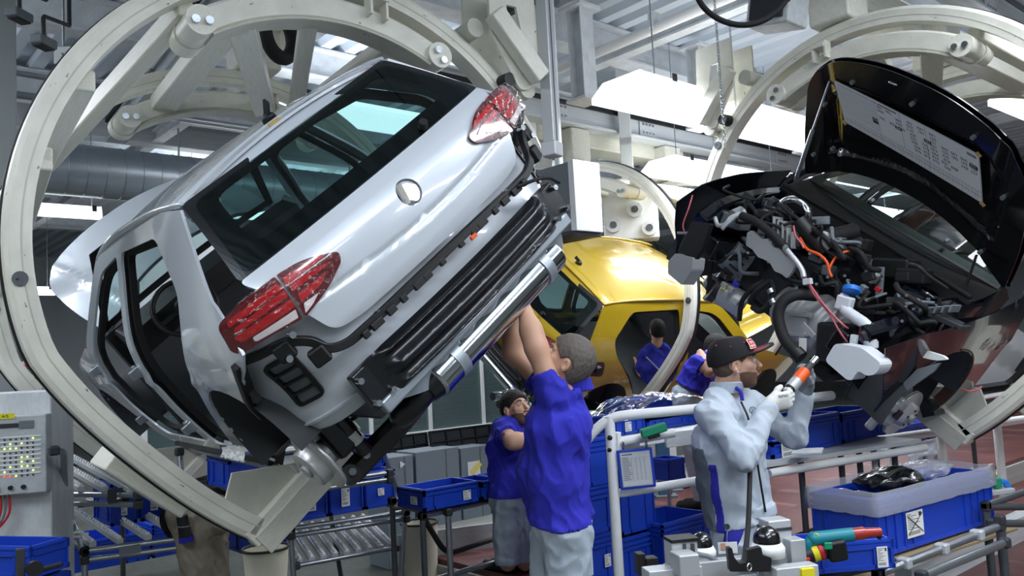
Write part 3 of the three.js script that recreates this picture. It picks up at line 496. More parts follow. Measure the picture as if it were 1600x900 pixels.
// ---------- engine bay, front end and hood details of the black car ----------
{
  const t = carC.t, E = (u, v, z) => LP(poseC, u, v, { z }), px = .0038;
  const eb = (n, u, v, z, [w, h, d], m, r, bev) => { const c = E(u, v, z); return mesh(n, [box(w, h, d, undefined, r, bev ?? Math.min(w, h, d) * .15).translate(c.x, c.y, c.z)], m, t); };
  const ec = (n, a, b, r, m, r2, seg = 18, parent = t) => mesh(n, [cylAB(E(...a), E(...b), r, r2 ?? r, seg)], m, parent);
  const ep = (n, pts, z, th, m, r = .012, parent = t) => { const q = pts.map(([u, v]) => { const p = E(u, v, z); return [p.x, p.y, r]; }); return mesh(n, panel(rpoly(q, 0, 3), [], (x, y) => [x, y, z], { t: th, max: 2 }).translate(0, 0, 0), m, parent); };
  const eh = (n, pts, r, m, k = 8, parent = t) => mesh(n, [hose(pts.map(p => E(...p)), r, pts.length * 8, k)], m, parent);
  // load-carrying rails, subframe, strut towers
  const fh = LP(poseC, 1420, 652, { x: -.80 });
  for (const s of [-1, 1]) { const hy = fh.y - .19, hz = fh.z + 2.637;
    mesh('front_rail', [box(.09, .14, .95, [s * .50, .50, -2.72], undefined, .015)], M.blackGloss, t);
    mesh('strut_tower', [lathe([[.17, 0], [.16, .34], [.13, .40], [.06, .41], [.05, .43]], 22, [s * .56, .44, -2.62])], M.navy, t);
    mesh('upper_rail', [sweep(spline([V(s * .70, .86, -2.25), V(s * .68, .80, -2.7), V(s * .66, .70, -3.05), V(s * .62, .62, -3.22)], 14), rect(.10, .09, .015), [0, 1, 0])], M.navy, t);
    mesh('inner_apron', [panel([[-3.2, .40], [-2.3, .42], [-2.3, .90], [-2.7, .86], [-3.1, .68]], [], (z, y) => [s * (.62 + .03 * Math.sin(z * 7)), y, z], { t: .006, max: .1 })], M.navy, t);
    mesh('control_arm', [sweep(spline([V(s * .30, .20, -2.55), V(s * .52, .17, -2.62), V(s * .72, .16, -2.64)], 10), rect(.05, .12, .012), [0, 1, 0])], M.black, t);
    mesh('suspension_strut', [cylAB([s * .66, .26, -2.62], [s * .58, .72, -2.60], .028, .026, 16), cylAB([s * .62, .46, -2.61], [s * .58, .74, -2.60], .05, .05, 16)], M.black, t);
    mesh('stabiliser_link', [cylAB([s * .62, .22, -2.74], [s * .60, .52, -2.70], .010, .010, 8)], M.steelTube, t);
    const bd = mesh('brake_disc', [xf(lathe([[.03, 0], [.158, 0], [.16, .004], [.16, .008], [.13, .009], [.13, .016], [.16, .017], [.16, .022], [.09, .025], [.086, -.035], [.03, -.04]], 40), [0, 0, 0], [0, 0, s * Math.PI / 2]).translate(s * .77, .19 + hy, -2.637 + hz)], M.disc, t);
    for (let i = 0; i < 5; i++) { const a = i * 72 * D2R; mesh('stud_hole', [cylAB([s * .81, (.19 + hy) + .055 * Math.cos(a), (-2.637 + hz) + .055 * Math.sin(a)], [s * .814, (.19 + hy) + .055 * Math.cos(a), (-2.637 + hz) + .055 * Math.sin(a)], .009, .009, 8)], M.black, bd); }
    mesh('hub_bore', [cylAB([s * .80, .19 + hy, -2.637 + hz], [s * .83, .19 + hy, -2.637 + hz], .034, .028, 18)], M.castAlu, bd);
    const cp = mesh('brake_caliper', [box(.10, .20, .11, [s * .735, .21 + hy, -2.77 + hz], [.35, 0, 0], .03), box(.13, .09, .16, [s * .72, .24 + hy, -2.79 + hz], [.35, 0, 0], .03), cylAB([s * .66, .24 + hy, -2.80 + hz], [s * .74, .24 + hy, -2.80 + hz], .045, .045, 18), box(.05, .17, .05, [s * .70, .12 + hy, -2.79 + hz], [.35, 0, 0], .015)], M.castAlu, t);
    mesh('caliper_slot', [box(.012, .06, .10, [s * .786, .215 + hy, -2.785 + hz], [.35, 0, 0], .005)], M.black, cp);
    mesh('knuckle', [box(.10, .22, .10, [s * .68, .24 + hy, -2.64 + hz], undefined, .03)], M.castAlu, t);
    mesh('brake_line', [hose([V(s * .62, .44, -2.70), V(s * .66, .36, -2.8), V(s * .70, .28, -2.84), V(s * .71, .22, -2.84)], .007)], M.rubber, t);
  }
  mesh('subframe', [box(1.0, .07, .22, [0, .22, -2.55], undefined, .02), box(.16, .08, .5, [-.42, .24, -2.78], undefined, .02), box(.16, .08, .5, [.42, .24, -2.78], undefined, .02)], M.black, t);
  mesh('scuttle_tray', [panel([[-.72, -2.42], [.72, -2.42], [.72, -2.12], [-.72, -2.12]], [], (x, z) => [x, .89 + (z + 2.42) * .3, z], { t: .01, max: .2 }), box(1.44, .10, .03, [0, .86, -2.42], undefined, .008)], M.black, t);
  mesh('scuttle_seal', [sweep([V(-.70, .92, -2.43), V(0, .935, -2.45), V(.70, .92, -2.43)], circ(.016, 8), null, false, true)], M.rubber, t);
  // cast engine and gearbox
  mesh('engine_block', [box(.46, .42, .36, [.14, .52, -2.74], undefined, .03), box(.42, .12, .34, [.14, .76, -2.70], undefined, .03)], M.darkGrey, t);
  const gb = mesh('gearbox', [isoMesh((x, y, z) => { const q = (cx, cy, cz, a, b, c) => (Math.hypot((x - cx) / a, (y - cy) / b, (z - cz) / c) - 1) * Math.min(a, b, c); return Math.min(q(-.22, .42, -2.85, .19, .17, .17), q(-.08, .40, -2.9, .16, .17, .14)) + .006 * Math.sin(x * 90) * (y > .3 ? 1 : 0); }, [-.46, .2, -3.06], [.12, .64, -2.64], .014)], M.castAlu, t);
  eb('gearbox_cover', 1244, 505, -3.02, [.17, .15, .08], M.castAlu, [0, 0, -.5]); eb('gearbox_rib', 1252, 492, -3.06, [.15, .02, .03], M.castAlu, [0, 0, -.5]); eb('gearbox_rib', 1240, 522, -3.06, [.15, .02, .03], M.castAlu, [0, 0, -.5]);
  eb('manifold', 1235, 375, -2.95, [.20, .12, .16], M.darkGrey, [0, 0, -.6]);
  for (let i = 0; i < 5; i++) eb('cooling_fin', 1215 + i * 7, 352 + i * 6, -3.02, [.012, .10, .10], M.castAlu, [0, 0, -.55], .003);
  // plate cover with wavy edge
  const pl = ep('oil_cooler_cover', [[1171, 364], [1178, 360], [1194, 374], [1203, 373], [1212, 387], [1222, 388], [1230, 400], [1247, 413], [1240, 427], [1233, 435], [1224, 428], [1214, 424], [1206, 410], [1196, 405], [1188, 402], [1179, 390], [1169, 384]], -3.12, .025, M.castAlu, .008);
  ep('cover_sticker', [[1221, 413], [1233, 419], [1231, 426], [1219, 419]], -3.115, .003, M.paper, 0, pl);
  for (const [u, v] of [[1175, 367], [1203, 378], [1230, 405], [1231, 430], [1200, 408], [1176, 386]]) ec('cover_bolt', [u, v, -3.11], [u + 1, v + 1, -3.09].map((q, i) => i === 2 ? -3.14 : q), .010, M.chrome, .010, 8, pl);
  // alternator, compressor, belt
  const al = ec('alternator', [1138, 396, -3.02], [1163, 417, -2.94], .098, M.midGrey, .098, 28);
  for (let i = 0; i < 12; i++) { const c = E(1150, 407, -2.98), a = i * 30 * D2R, ax = E(1163, 417, -2.94).sub(E(1138, 396, -3.02)).normalize(), u = V(0, 0, 1).cross(ax).normalize(), w = ax.clone().cross(u), p = c.clone().addScaledVector(u, .098 * Math.cos(a)).addScaledVector(w, .098 * Math.sin(a)); mesh('vent_slot', [barAB(p.clone().addScaledVector(ax, -.035), p.clone().addScaledVector(ax, .035), .02, .014)], M.black, al); }
  const cm = ec('air_compressor', [1120, 453, -3.0], [1163, 478, -2.92], .078, M.castAlu, .085, 28); ec('compressor_pulley', [1112, 449, -3.02], [1122, 455, -2.99], .086, M.black, .086, 28, cm); for (const [u, v] of [[1132, 445], [1142, 452], [1150, 472]]) { const q = eb('compressor_lug', u, v, -3.08, [.04, .03, .03], M.castAlu); }
  eb('compressor_tag', 1131, 449, -3.09, [.025, .025, .006], M.yellowTag, [0, 0, -.4]); eb('connector_plug', 1150, 444, -3.06, [.04, .025, .03], std(0x3230b8, .5), [0, 0, .2]);
  mesh('drive_belt', [sweep(fillet([E(1112, 405, -3.03), E(1128, 392, -3.03), E(1146, 410, -3.03), E(1126, 470, -3.03), E(1106, 458, -3.03)], .05), rect(.025, .012, .002), null, true)], M.rubber, t);
  eb('pump_housing', 1150, 346, -3.0, [.16, .09, .12], M.midGrey, [0, 0, -.25]); ec('pump_cap', [1146, 340, -3.06], [1160, 334, -3.0], .05, M.castAlu);
  // right rail end: bracket plate and cast engine mount
  ep('rail_bracket', [[1087, 346], [1116, 350], [1104, 388], [1090, 409], [1068, 392], [1081, 362]], -3.3, .04, M.black); eb('bracket_hole', 1079, 394, -3.31, [.02, .02, .01], M.white);
  const mt = ep('engine_mount', [[1063, 409], [1074, 397], [1102, 404], [1100, 422], [1084, 446], [1062, 428]], -3.24, .12, M.castAlu); ep('mount_sticker', [[1068, 412], [1074, 413], [1071, 428], [1066, 425]], -3.235, .004, M.paper, 0, mt);
  ec('tow_pin', [1058, 364, -3.33], [1082, 364, -3.28], .009, M.steelTube);
  // tubes and hoses
  eh('coolant_pipe', [[1117, 340, -3.15], [1122, 352, -3.16], [1134, 350, -3.16], [1142, 340, -3.14], [1158, 334, -3.12]], .014, M.aluMatte, 10); eh('coolant_pipe', [[1128, 358, -3.18], [1138, 348, -3.17], [1150, 338, -3.15], [1160, 337, -3.14]], .012, M.aluMatte, 10);
  eh('air_hose', [[1158, 337, -3.14], [1180, 346, -3.14], [1202, 362, -3.14], [1226, 386, -3.14]], .026, M.rubber, 12); eh('air_pipe', [[1224, 383, -3.14], [1234, 396, -3.15], [1247, 412, -3.15], [1254, 424, -3.15], [1256, 434, -3.16]], .016, M.aluMatte, 10); ec('pipe_collar', [1224, 383, -3.14], [1231, 391, -3.145], .022, M.chrome);
  eh('return_pipe', [[1219, 330, -2.92], [1224, 316, -2.92], [1240, 312, -2.92], [1256, 320, -2.9], [1263, 334, -2.9], [1260, 350, -2.88]], .022, M.chrome, 14);
  ec('intake_duct', [1286, 374, -2.9], [1336, 362, -2.72], .052, M.rubber, .052, 24); { const w = ec('duct_flange', [1283, 375, -2.93], [1288, 374, -2.9], .050, M.tank, .050, 24); ec('flange_bore', [1282, 375, -2.935], [1284, 375, -2.925], .036, M.midGrey, .036, 20, w); }
  ec('intake_duct', [1292, 400, -2.92], [1348, 380, -2.78], .042, M.rubber, .042, 20); ec('reservoir_pipe', [1248, 345, -3.0], [1290, 395, -2.95], .05, M.black);
  eh('radiator_hose', [[1275, 462, -3.1], [1244, 461, -3.2], [1224, 471, -3.25], [1216, 490, -3.27], [1219, 512, -3.28], [1228, 533, -3.29], [1244, 551, -3.30]], .033, M.rubber, 14); ec('hose_coupling', [1243, 550, -3.3], [1252, 559, -3.3], .042, M.black); eh('heater_hose', [[1172, 470, -3.1], [1185, 452, -3.12], [1204, 440, -3.1], [1208, 456, -3.12], [1200, 478, -3.14], [1186, 486, -3.12], [1176, 480, -3.1]], .018, M.rubber, 10); eh('heater_hose', [[1155, 500, -3.05], [1160, 470, -3.1], [1176, 450, -3.1], [1194, 438, -3.06]], .016, M.rubber, 10);
  for (const [u, v] of [[1203, 452], [1206, 468]]) ec('hose_clip', [u, v, -3.15], [u + 3, v + 6, -3.15], .022, M.steelTube, .022, 14);
  // boxes of the wiring side
  eb('relay_box', 1305, 535, -3.1, [.17, .22, .14], M.black, [0, 0, -.5]); ep('box_window', [[1300, 520], [1322, 526], [1312, 548], [1296, 542]], -3.18, .01, M.darkGrey); eb('bracket_strip', 1263, 516, -3.2, [.10, .03, .012], M.castAlu, [0, 0, .2]); eb('spec_label', 1254, 541, -3.26, [.045, .09, .004], M.paper, [0, 0, -.55], .001);
  eb('battery_tray', 1400, 420, -2.55, [.22, .12, .18], M.black, [0, 0, -.5]); eb('heat_shield', 1277, 345, -2.75, [.16, .05, .02], M.galv, [0, 0, -.55]); eb('heat_shield', 1365, 418, -2.6, [.10, .10, .02], M.galv, [0, 0, -.5]); eb('heat_shield', 1375, 440, -2.72, [.04, .17, .02], M.galv, [0, 0, -.5]); eb('red_cap', 1372, 452, -2.85, [.035, .025, .02], M.redWire);
  eb('brake_servo_tank', 1395, 475, -2.75, [.05, .05, .05], M.tank); eb('fuse_box', 1428, 432, -2.6, [.17, .09, .13], M.black, [0, 0, -.5]); eb('green_connector', 1424, 464, -2.72, [.035, .02, .02], std(0x22b866, .5), [0, 0, -.5]); for (let i = 0; i < 7; i++) eb('terminal', 1432 + i * 6, 470 + (i % 3) * 5, -2.72, [.018, .035, .015], i % 2 ? M.midGrey : M.black, [0, 0, -.5]);
  const lm = eb('lock_carrier', 1462, 492, -2.8, [.34, .03, .13], M.darkGrey, [0, 0, -.15]); for (let i = 0; i < 6; i++) eb('carrier_rib', 1432 + i * 12, 487 - i * 1, -2.82, [.012, .04, .12], M.midGrey, [0, 0, -.15]);
  // wires
  eh('orange_cable', [[1250, 372, -3.05], [1262, 390, -3.1], [1280, 398, -3.1], [1292, 410, -3.1], [1296, 425, -3.1], [1300, 433, -3.1]], .009, M.orange, 6); eh('orange_cable', [[1295, 420, -3.1], [1306, 402, -3.05], [1320, 394, -3.0], [1332, 392, -2.98]], .008, M.orange, 6); eh('orange_cable', [[1408, 500, -2.85], [1409, 485, -2.85], [1412, 476, -2.85]], .009, M.orange, 6);
  eh('pink_wire', [[1240, 353, -3.08], [1243, 368, -3.1], [1252, 380, -3.1], [1256, 388, -3.1]], .006, M.pinkWire, 5); eh('pink_wire', [[1258, 434, -3.15], [1268, 448, -3.2], [1289, 478, -3.24], [1318, 508, -3.24], [1325, 513, -3.2]], .0055, M.pinkWire, 5); eh('pink_wire', [[1260, 437, -3.15], [1272, 460, -3.2], [1296, 490, -3.24], [1312, 518, -3.24], [1324, 535, -3.2]], .0055, M.pinkWire, 5); eb('wire_plug', 1262, 440, -3.18, [.05, .035, .03], M.tank, [0, 0, -.7]); eh('pink_wire', [[1082, 305, -3.3], [1076, 325, -3.34], [1067, 352, -3.34], [1069, 362, -3.33]], .005, M.pinkWire, 5);
  const mess = seed; seed = 777;
  for (let i = 0; i < 46; i++) { const u = rr(1130, 1430), v = 330 + (u - 1130) * .42 + rr(-55, 70), z = -2.95 + rr(-.12, .15); eh('wiring_hose', [[u, v, z], [u + rr(-22, 28), v + rr(-12, 26), z - .05], [u + rr(5, 50), v + rr(8, 40), z - .02], [u + rr(25, 60), v + rr(12, 50), z + .08]], rr(.006, .017), i % 7 === 3 ? M.midGrey : M.rubber, 6); }
  for (let i = 0; i < 34; i++) { const u = rr(1140, 1440), v = 345 + (u - 1140) * .40 + rr(-50, 60); eb('engine_fitting', u, v, -2.88 + rr(-.1, .1), [rr(.03, .09), rr(.025, .07), rr(.03, .08)], [M.black, M.darkGrey, M.midGrey, M.black, M.castAlu][i % 5], [0, 0, rr(-.9, .2)]); }
  for (let i = 0; i < 14; i++) { const u = rr(1150, 1420), v = 350 + (u - 1150) * .42 + rr(-45, 60); ec('small_bolt', [u, v, -3.04], [u + 2, v + 2, -3.08], .009, M.chrome, .009, 8); }
  seed = mess;
  // washer tank with tall filler neck and blue cap
  const tk = ep('washer_tank', [[1324, 535], [1365, 542], [1396, 566], [1388, 582], [1373, 586], [1360, 576], [1350, 592], [1342, 591], [1308, 562]], -3.26, .13, M.tank, .025); ep('tank_lug', [[1332, 522], [1342, 524], [1340, 538], [1330, 536]], -3.22, .02, M.tank, .006, tk);
  eh('filler_neck', [[1361, 545, -3.19], [1361, 527, -3.19], [1354, 509, -3.18], [1337, 496, -3.16], [1322, 485, -3.14], [1316, 472, -3.12], [1322, 462, -3.12]], .031, M.tank, 14, tk); eb('neck_bulb', 1320, 474, -3.13, [.085, .08, .06], M.tank, [0, 0, -.3]); ec('blue_filler_cap', [1330, 456, -3.11], [1331, 450, -3.10], .048, M.blueCap, .05, 22, tk); ec('neck_bellows', [1361, 533, -3.19], [1361, 543, -3.19], .037, M.tank, .037, 18, tk);
  // wheel-arch skirt, bumper stay, white clip, label on the left front
  mesh('arch_flange', [sweep(arc2(-2.637, .31, .392, -8, 95, 20).map(([z, y]) => V(-(W(y, z) - .03), y, z)), rect(.07, .012, .003), [1, 0, 0])], M.brown, t);
  mesh('inner_skirt', [panel([[-3.15, .38], [-2.9, .22], [-2.72, .62], [-2.95, .78], [-3.15, .68]], [], (z, y) => [-.60 - .10 * Math.sin((z + 3.15) * 5), y, z], { t: .006, max: .06 })], M.blackGloss, t);
  ep('bumper_stay', [[1413, 599], [1436, 576], [1472, 566], [1462, 580], [1430, 602], [1420, 611]], -2.98, .02, M.midGrey); ep('white_clip', [[1430, 555], [1442, 545], [1478, 556], [1484, 562], [1470, 563], [1460, 562]], -2.97, .03, M.white); eb('barcode_label', 1557, 554, -2.05, [.004, .16, .05], M.paper, [0, 0, 0], .001);
  eh('pink_wire', [[1502, 607, -2.3], [1512, 611, -2.3], [1524, 610, -2.28], [1534, 604, -2.25]], .006, M.pinkWire, 5);
  // gas strut, hood latch, hood paper taped on
  t.updateMatrixWorld(true); const hp = carC.hood.matrixWorld.clone(), H = (u, v) => LP(hp, u, v, { y: -.06 });
  const hs = E(1243, 282, -2.55), inv = carC.t.matrixWorld.clone().invert(), top = H(1306, 98).applyMatrix4(hp).applyMatrix4(inv);
  mesh('prop_rod', [cylAB(hs, hs.clone().lerp(top, .45), .014, .014, 10), cylAB(hs.clone().lerp(top, .45), top, .007, .007, 8)], M.steelTube, t);
  const hs2 = E(1498, 482, -2.3), top2 = H(1526, 398).applyMatrix4(hp).applyMatrix4(inv); mesh('prop_rod', [cylAB(hs2, top2, .008, .008, 8)], M.rubber, t);
  const hl = H(1403, 118); const la = mesh('hood_latch', [box(.14, .012, .06, [hl.x, hl.y - .015, hl.z], undefined, .004)], M.darkGrey, carC.hood); mesh('striker', [pipe([V(hl.x - .05, hl.y - .02, hl.z), V(hl.x - .05, hl.y - .07, hl.z), V(hl.x, hl.y - .07, hl.z), V(hl.x, hl.y - .02, hl.z)], .006, .015, 6)], M.chrome, la);
  const cs = [[1315, 116], [1540, 234], [1536, 318], [1322, 190]].map(p => H(...p));
  const rows = ['GH1 H6L      J8I  KA1  KK1', '6NA     3B7  60Z  101  1HS', '        2HS  5J0       1E1  GH0 GK1 GU0 IL1', '7H5  8Q1 82H  2UF      3Q1  1D5 1N3 1PE 1Q2', '              3ZS  7XS 6E3  ZS0     3ZB 3IF', '              9AK  7Y9 6K4  8S8', '               9D8 9S9 8IE 8Q1 8RM', '               9U9 9P3 9T0  9AK'];
  const ptex = canvasTex(1024, 380, (x, w, h) => {
    x.fillStyle = '#dcdde2'; x.fillRect(0, 0, w, h); x.fillStyle = '#22242c'; x.strokeStyle = '#3a3c46'; x.lineWidth = 2; x.strokeRect(6, 6, w - 12, h - 12);
    x.fillRect(20, 26, 320, 5); x.fillRect(330, 22, 130, 10); x.beginPath(); x.moveTo(10, 300); x.lineTo(w - 10, 300); x.moveTo(300, 14); x.lineTo(300, 365); x.moveTo(480, 14); x.lineTo(480, 300); x.moveTo(660, 14); x.lineTo(660, 365); x.moveTo(10, 335); x.lineTo(w - 10, 335); x.stroke();
    x.font = '11px monospace'; for (let c = 0; c < 9; c++) for (let r = 0; r < 18; r++) x.fillText(['3K1 0A2', '7Q4 9Z1', 'L0L 5SJ', '1X0 1AT'][(c + r) % 4], 18 + c * 31, 52 + r * 13.5, 27);
    x.font = 'bold 27px monospace'; rows.forEach((s, i) => x.fillText(s, 312, 62 + i * 30, 690));
    for (const [a, b, c, d] of [[255, 175, 42, 46], [430, 140, 48, 26], [640, 118, 52, 26], [950, 112, 56, 28]]) { x.fillRect(a, b, c, d); x.fillStyle = '#dcdde2'; x.font = 'bold 20px monospace'; x.fillText(['7L4', '2UF', '1E1', 'TL1'][[255, 430, 640, 950].indexOf(a)], a + 6, b + 21); x.fillStyle = '#22242c'; }
    x.font = '10px monospace'; for (let r = 0; r < 4; r++) for (let c = 0; c < 15; c++) x.fillText('0X2 74A 9P1', 20 + c * 66, 314 + r * 15, 58); for (let i = 0; i < 40; i++) x.fillRect(940 + i * 1.6, 30, i % 3 ? 1 : .6, 22);
  });
  const flipT = ptex; const sheet = mesh('build_sheet', panel([[0, 0], [1, 0], [1, 1], [0, 1]], [], (a, b) => { const p = cs[3].clone().lerp(cs[2], a).lerp(cs[0].clone().lerp(cs[1], a), b); return [p.x, carC.hy(p.x, p.z) - .042 - .012 * Math.sin(a * 3.1) , p.z]; }, { one: true, max: .08 }), decal(ptex), carC.hood);
  for (const p of cs) mesh('tape', [box(.03, .003, .02, [p.x, carC.hy(p.x, p.z) - .046, p.z], [0, .5, 0], .0005)], M.kraft, sheet);
  for (const [x, z] of [[-.5, -.15], [-.3, -.08], [.2, -.06], [.5, -.3], [-.55, -.6], [.55, -.62], [0, -.9], [-.35, -.88], [.36, -.87], [.62, -.2]]) mesh('rubber_buffer', [cylAB([x, carC.hy(x, z) - .03, z], [x, carC.hy(x, z) - .055, z], .012, .012, 8)], M.midGrey, carC.hood);
}
// extra details of the silver car: plastic sheet on the sill, hinge blanks, tape
{
  const t = carA.t, A = (u, v, x) => LP(poseA, u, v, { x });
  for (const [z, y] of [[-1.02, .82], [-1.06, .42], [-2.05, .45], [-2.05, .85]]) mesh('hinge_blank', [box(.06, .05, .03, [-W(y, z) - .02, y, z], undefined, .006), box(.02, .07, .05, [-W(y, z) - .005, y, z - .03], undefined, .004)], M.steelTube, t);
  mesh('sill_wrap', panel([[-.98, 0], [-.62, 0], [-.62, 1], [-.98, 1]], [], (z, q) => [-.70 - .19 * q + .012 * noise.noise(z * 30, q * 8, 1), .305 - .10 * q * q + .012 * noise.noise(z * 22, q * 12, 4), z], { one: true, max: .02 }), M.white, t);
  mesh('roof_tape', [box(.06, .004, .03, [-.05, 1.41, .25], [.6, 0, 0], .001)], M.kraft, t);
  mesh('lower_seam', [box(.03, .03, 1.4, [-.83, .13, -1.1], undefined, .006)], M.galv, t);
  for (const z of [-.9, -.6]) mesh('pinch_weld', [box(.006, .05, .5, [-.79, .08, z], undefined, .002)], M.silver, t);
  mesh('tail_harness', [hose([V(.45, .62, .71), V(.52, .60, .74), V(.60, .56, .73), V(.66, .5, .70)], .008, 20)], M.rubber, t);
  mesh('orange_tag', [box(.035, .018, .012, [.12, .60, .715], undefined, .003)], M.orange, t);
}
// roof-side filler and door-less side details of the yellow car
{ const t = carB.t; mesh('fuel_recess', [panel(rpoly([[.18, .78, .04], [.36, .80, .04], [.36, .93, .04], [.2, .93, .04]], 0), [], (z, y) => [W(y, z) + .002, y, z], { t: .004, max: .05, flip: true })], M.brown, t); mesh('fuel_cap', [cylAB([.86, .86, .27], [.90, .86, .27], .04, .04, 18)], M.black, t); for (const x of [.32, .43]) { const q = mesh('tail_pipe', [cylAB([x, .13, .50], [x, .12, .76], .045, .045, 22), cylAB([x, .13, .52], [x, .22, .42], .03, .03, 14)], M.chrome, t); mesh('pipe_bore', [cylAB([x, .12, .755], [x, .12, .764], .037, .037, 20)], M.black, q); } }
// ---------- hoop carriers that turn the car bodies ----------
// local frame: hoop in the xy plane, axis z (near hoop z = 0, far hoop z = -DZ); s = -1 mirrors left and right
function makeHanger(label, pos, yaw, s, o = {}) {
  const t = thing('car_carrier', label, 'car carrier', pos, yaw), DZ = 1.7, R = 1.465, rb = R - .075;
  const pt = (r, a, z) => V(s * r * Math.cos(a * D2R), r * Math.sin(a * D2R), z), a0 = o.a0 ?? 25, a1 = 251;
  const rad = c => V(c.x, c.y, 0);
  const arc = (r, b0, b1, z, n = 60) => Array.from({ length: n + 1 }, (_, i) => { const a = b0 + (b1 - b0) * i / n; return pt(r - (a > 200 ? .08 * Math.sin(Math.PI * (a - 200) / 53) : 0), a, z); });
  const prof = [[-.03, -.06], [.05, -.06], [.072, -.045], [.078, -.02], [.078, .02], [.072, .045], [.05, .06], [-.03, .06]];
  for (const z of [0, -DZ]) {
    const h = mesh('hoop', [sweep(arc(rb, a0, z ? 244 : a1, z, 90), prof, rad, false, false)], M.ring, t);
    mesh('drive_band', [sweep(arc(rb + .081, a0, z ? 244 : a1, z - .03, 90), rect(.012, .04, .003), rad)], M.black, h);
    mesh('side_groove', [sweep(arc(rb + .01, a0, z ? 244 : a1, z + .0605, 90), rect(.006, .004, .001), rad)], M.ringDark, h);
    for (const a of [36, 187]) mesh('track_bolt', [cylAB(pt(rb + .025, a, z + .055), pt(rb + .025, a, z + .072), .03, .03, 16), ball(.006, pt(rb + .035, a, z + .074).toArray())], M.darkTube, h);
    // inner shoe with pivot pins
    const sh = mesh('inner_shoe', [sweep(arc(1.235, 62, 122, z + .02, 30), rect(.13, .10, .015), rad)], M.ring, t);
    mesh('shoe_rib', [sweep(arc(1.165, 62, 122, z + .0, 30), rect(.012, .16, .003), rad)], M.ringDark, sh);
    for (const a of [61, 123]) { const p = mesh('pivot_pin', [cylAB(pt(1.24, a, z - .2), pt(1.24, a, z + .10), .072, .072, 22), cylAB(pt(1.24, a, z - .22), pt(1.24, a, z - .1), .08, .08, 22)], M.ring, sh); mesh('pin_bolt', [cylAB(pt(1.25, a + 1.3, z + .1), pt(1.25, a + 1.3, z + .12), .02, .02, 8)], M.chrome, p); mesh('pin_bolt', [cylAB(pt(1.22, a - 1.2, z + .1), pt(1.22, a - 1.2, z + .12), .02, .02, 8)], M.chrome, p); }
    mesh('stop_bracket', [xf(box(.10, .03, .10), [0, 0, 0]).translate(...pt(1.34, 80, z + .09).toArray()), xf(box(.015, .12, .08), [0, 0, 0]).translate(...pt(1.30, 78, z + .09).toArray()), xf(box(.015, .12, .08), [0, 0, 0]).translate(...pt(1.30, 82, z + .09).toArray())], M.ring, sh);
  }
  // axial and diagonal members
  for (const [b, c, r0, r1, w] of [[70, 70, 1.25, 1.25, .15], [112, 112, 1.25, 1.25, .15], [148, 148, 1.36, 1.36, .10], [95, 70, 1.2, 1.2, .09], [122, 148, 1.34, 1.34, .085], [165, 148, 1.36, 1.36, .08], [165, 182, 1.36, 1.36, .08], [112, 80, 1.22, 1.22, .14]])
    mesh('cross_member', [barAB(pt(r0, b, -.03), pt(r1, c, -DZ + .03), w, .10, 0, .012)], M.ring, t);
  // connecting pad low on the side
  mesh('side_pad', [xf(box(.10, .42, .42, undefined, undefined, .012), [0, 0, 0], [0, 0, s * 51 * D2R]).translate(...pt(1.40, 231, -.36).toArray())], M.ring, t);
  // foot: corner, support arm and gusset under the sill
  for (const z of [0, -DZ]) {
    const c = pt(1.40, 251.5, z), e = c.clone().add(V(s * .44, .40, 0));
    const f = mesh('support_arm', [barAB(c.clone().add(V(-s * .05, -.045, 0)), e, .12, .10, 0, .012)], M.ring, t);
    const gp = [[0, 0], [.30, .255], [-.12, .24], [-.16, .10]].map(p => [s * p[0], p[1]]);
    mesh('gusset', plate(gp, [], .02, new THREE.Matrix4().makeTranslation(c.x, c.y + .03, z + .02)), M.ringDark, f);
    mesh('sill_seat', [box(.12, .06, .16, [e.x, e.y, e.z], [0, 0, s * .7], .012)], M.ring, f);
    mesh('arm_cover', [barAB(c.clone().add(V(s * .0, -.07, .06)), e.clone().add(V(0, -.08, .06)), .02, .11, 0, .004)], M.ringDark, f);
  }
  // head: side plates with rollers gripping the hoop from outside, carrying bracket above
  const hp = pt(1.62, 48, 0), mx = a => a.map(p => [s * p[0], p[1], p[2]]), headOut = rpoly(mx([[-.17, .40], [.15, .40], [.17, .02], [.10, -.24, .04], [.02, -.26, .04], [-.17, .05]]));
  const hd = mesh('carriage_head', plate(headOut, [rpoly(mx([[-.05, .24], [.02, .24], [.06, .05], [-.02, .02]]))], .02, new THREE.Matrix4().makeTranslation(hp.x, hp.y, .14)), M.ring, t);
  mesh('back_plate', plate(headOut, [], .02, new THREE.Matrix4().makeTranslation(hp.x, hp.y, -.14)), M.ring, hd);
  mesh('guard_bar', [xf(box(.11, .46, .09, undefined, undefined, .012), [0, 0, 0], [0, 0, s * 42 * D2R]).translate(hp.x - s * .02, hp.y - .02, .19)], M.ring, hd);
  for (const a of [39.5, 57]) mesh('guide_roller', [cylAB(pt(1.52, a, -.12), pt(1.52, a, .12), .055, .055, 20)], M.ringDark, hd);
  mesh('stub_knob', [cylAB(pt(1.44, 44, .06), pt(1.44, 44, .14), .045, .04, 16)], M.black, hd);
  // overhead trolley beams
  mesh('trolley_beam', [box(.34, .22, DZ + .9, [s * .35, 1.85, -DZ / 2], undefined, .02)], M.ring, t);
  mesh('trolley_hanger', [box(.30, .42, .30, [s * .15, 1.68, -.05], undefined, .02)], M.ring, t); mesh('trolley_hanger', [box(.30, .42, .30, [s * .15, 1.68, -DZ], undefined, .02)], M.ring, t);
  const mot = mesh('drive_unit', [box(.34, .28, .26, [s * .42, 1.62, .28], [0, 0, s * .2], .02)], M.whiteSteel, t); mesh('unit_cover', [box(.26, .20, .02, [s * .42, 1.62, .42], [0, 0, s * .2], .004)], M.darkGrey, mot);
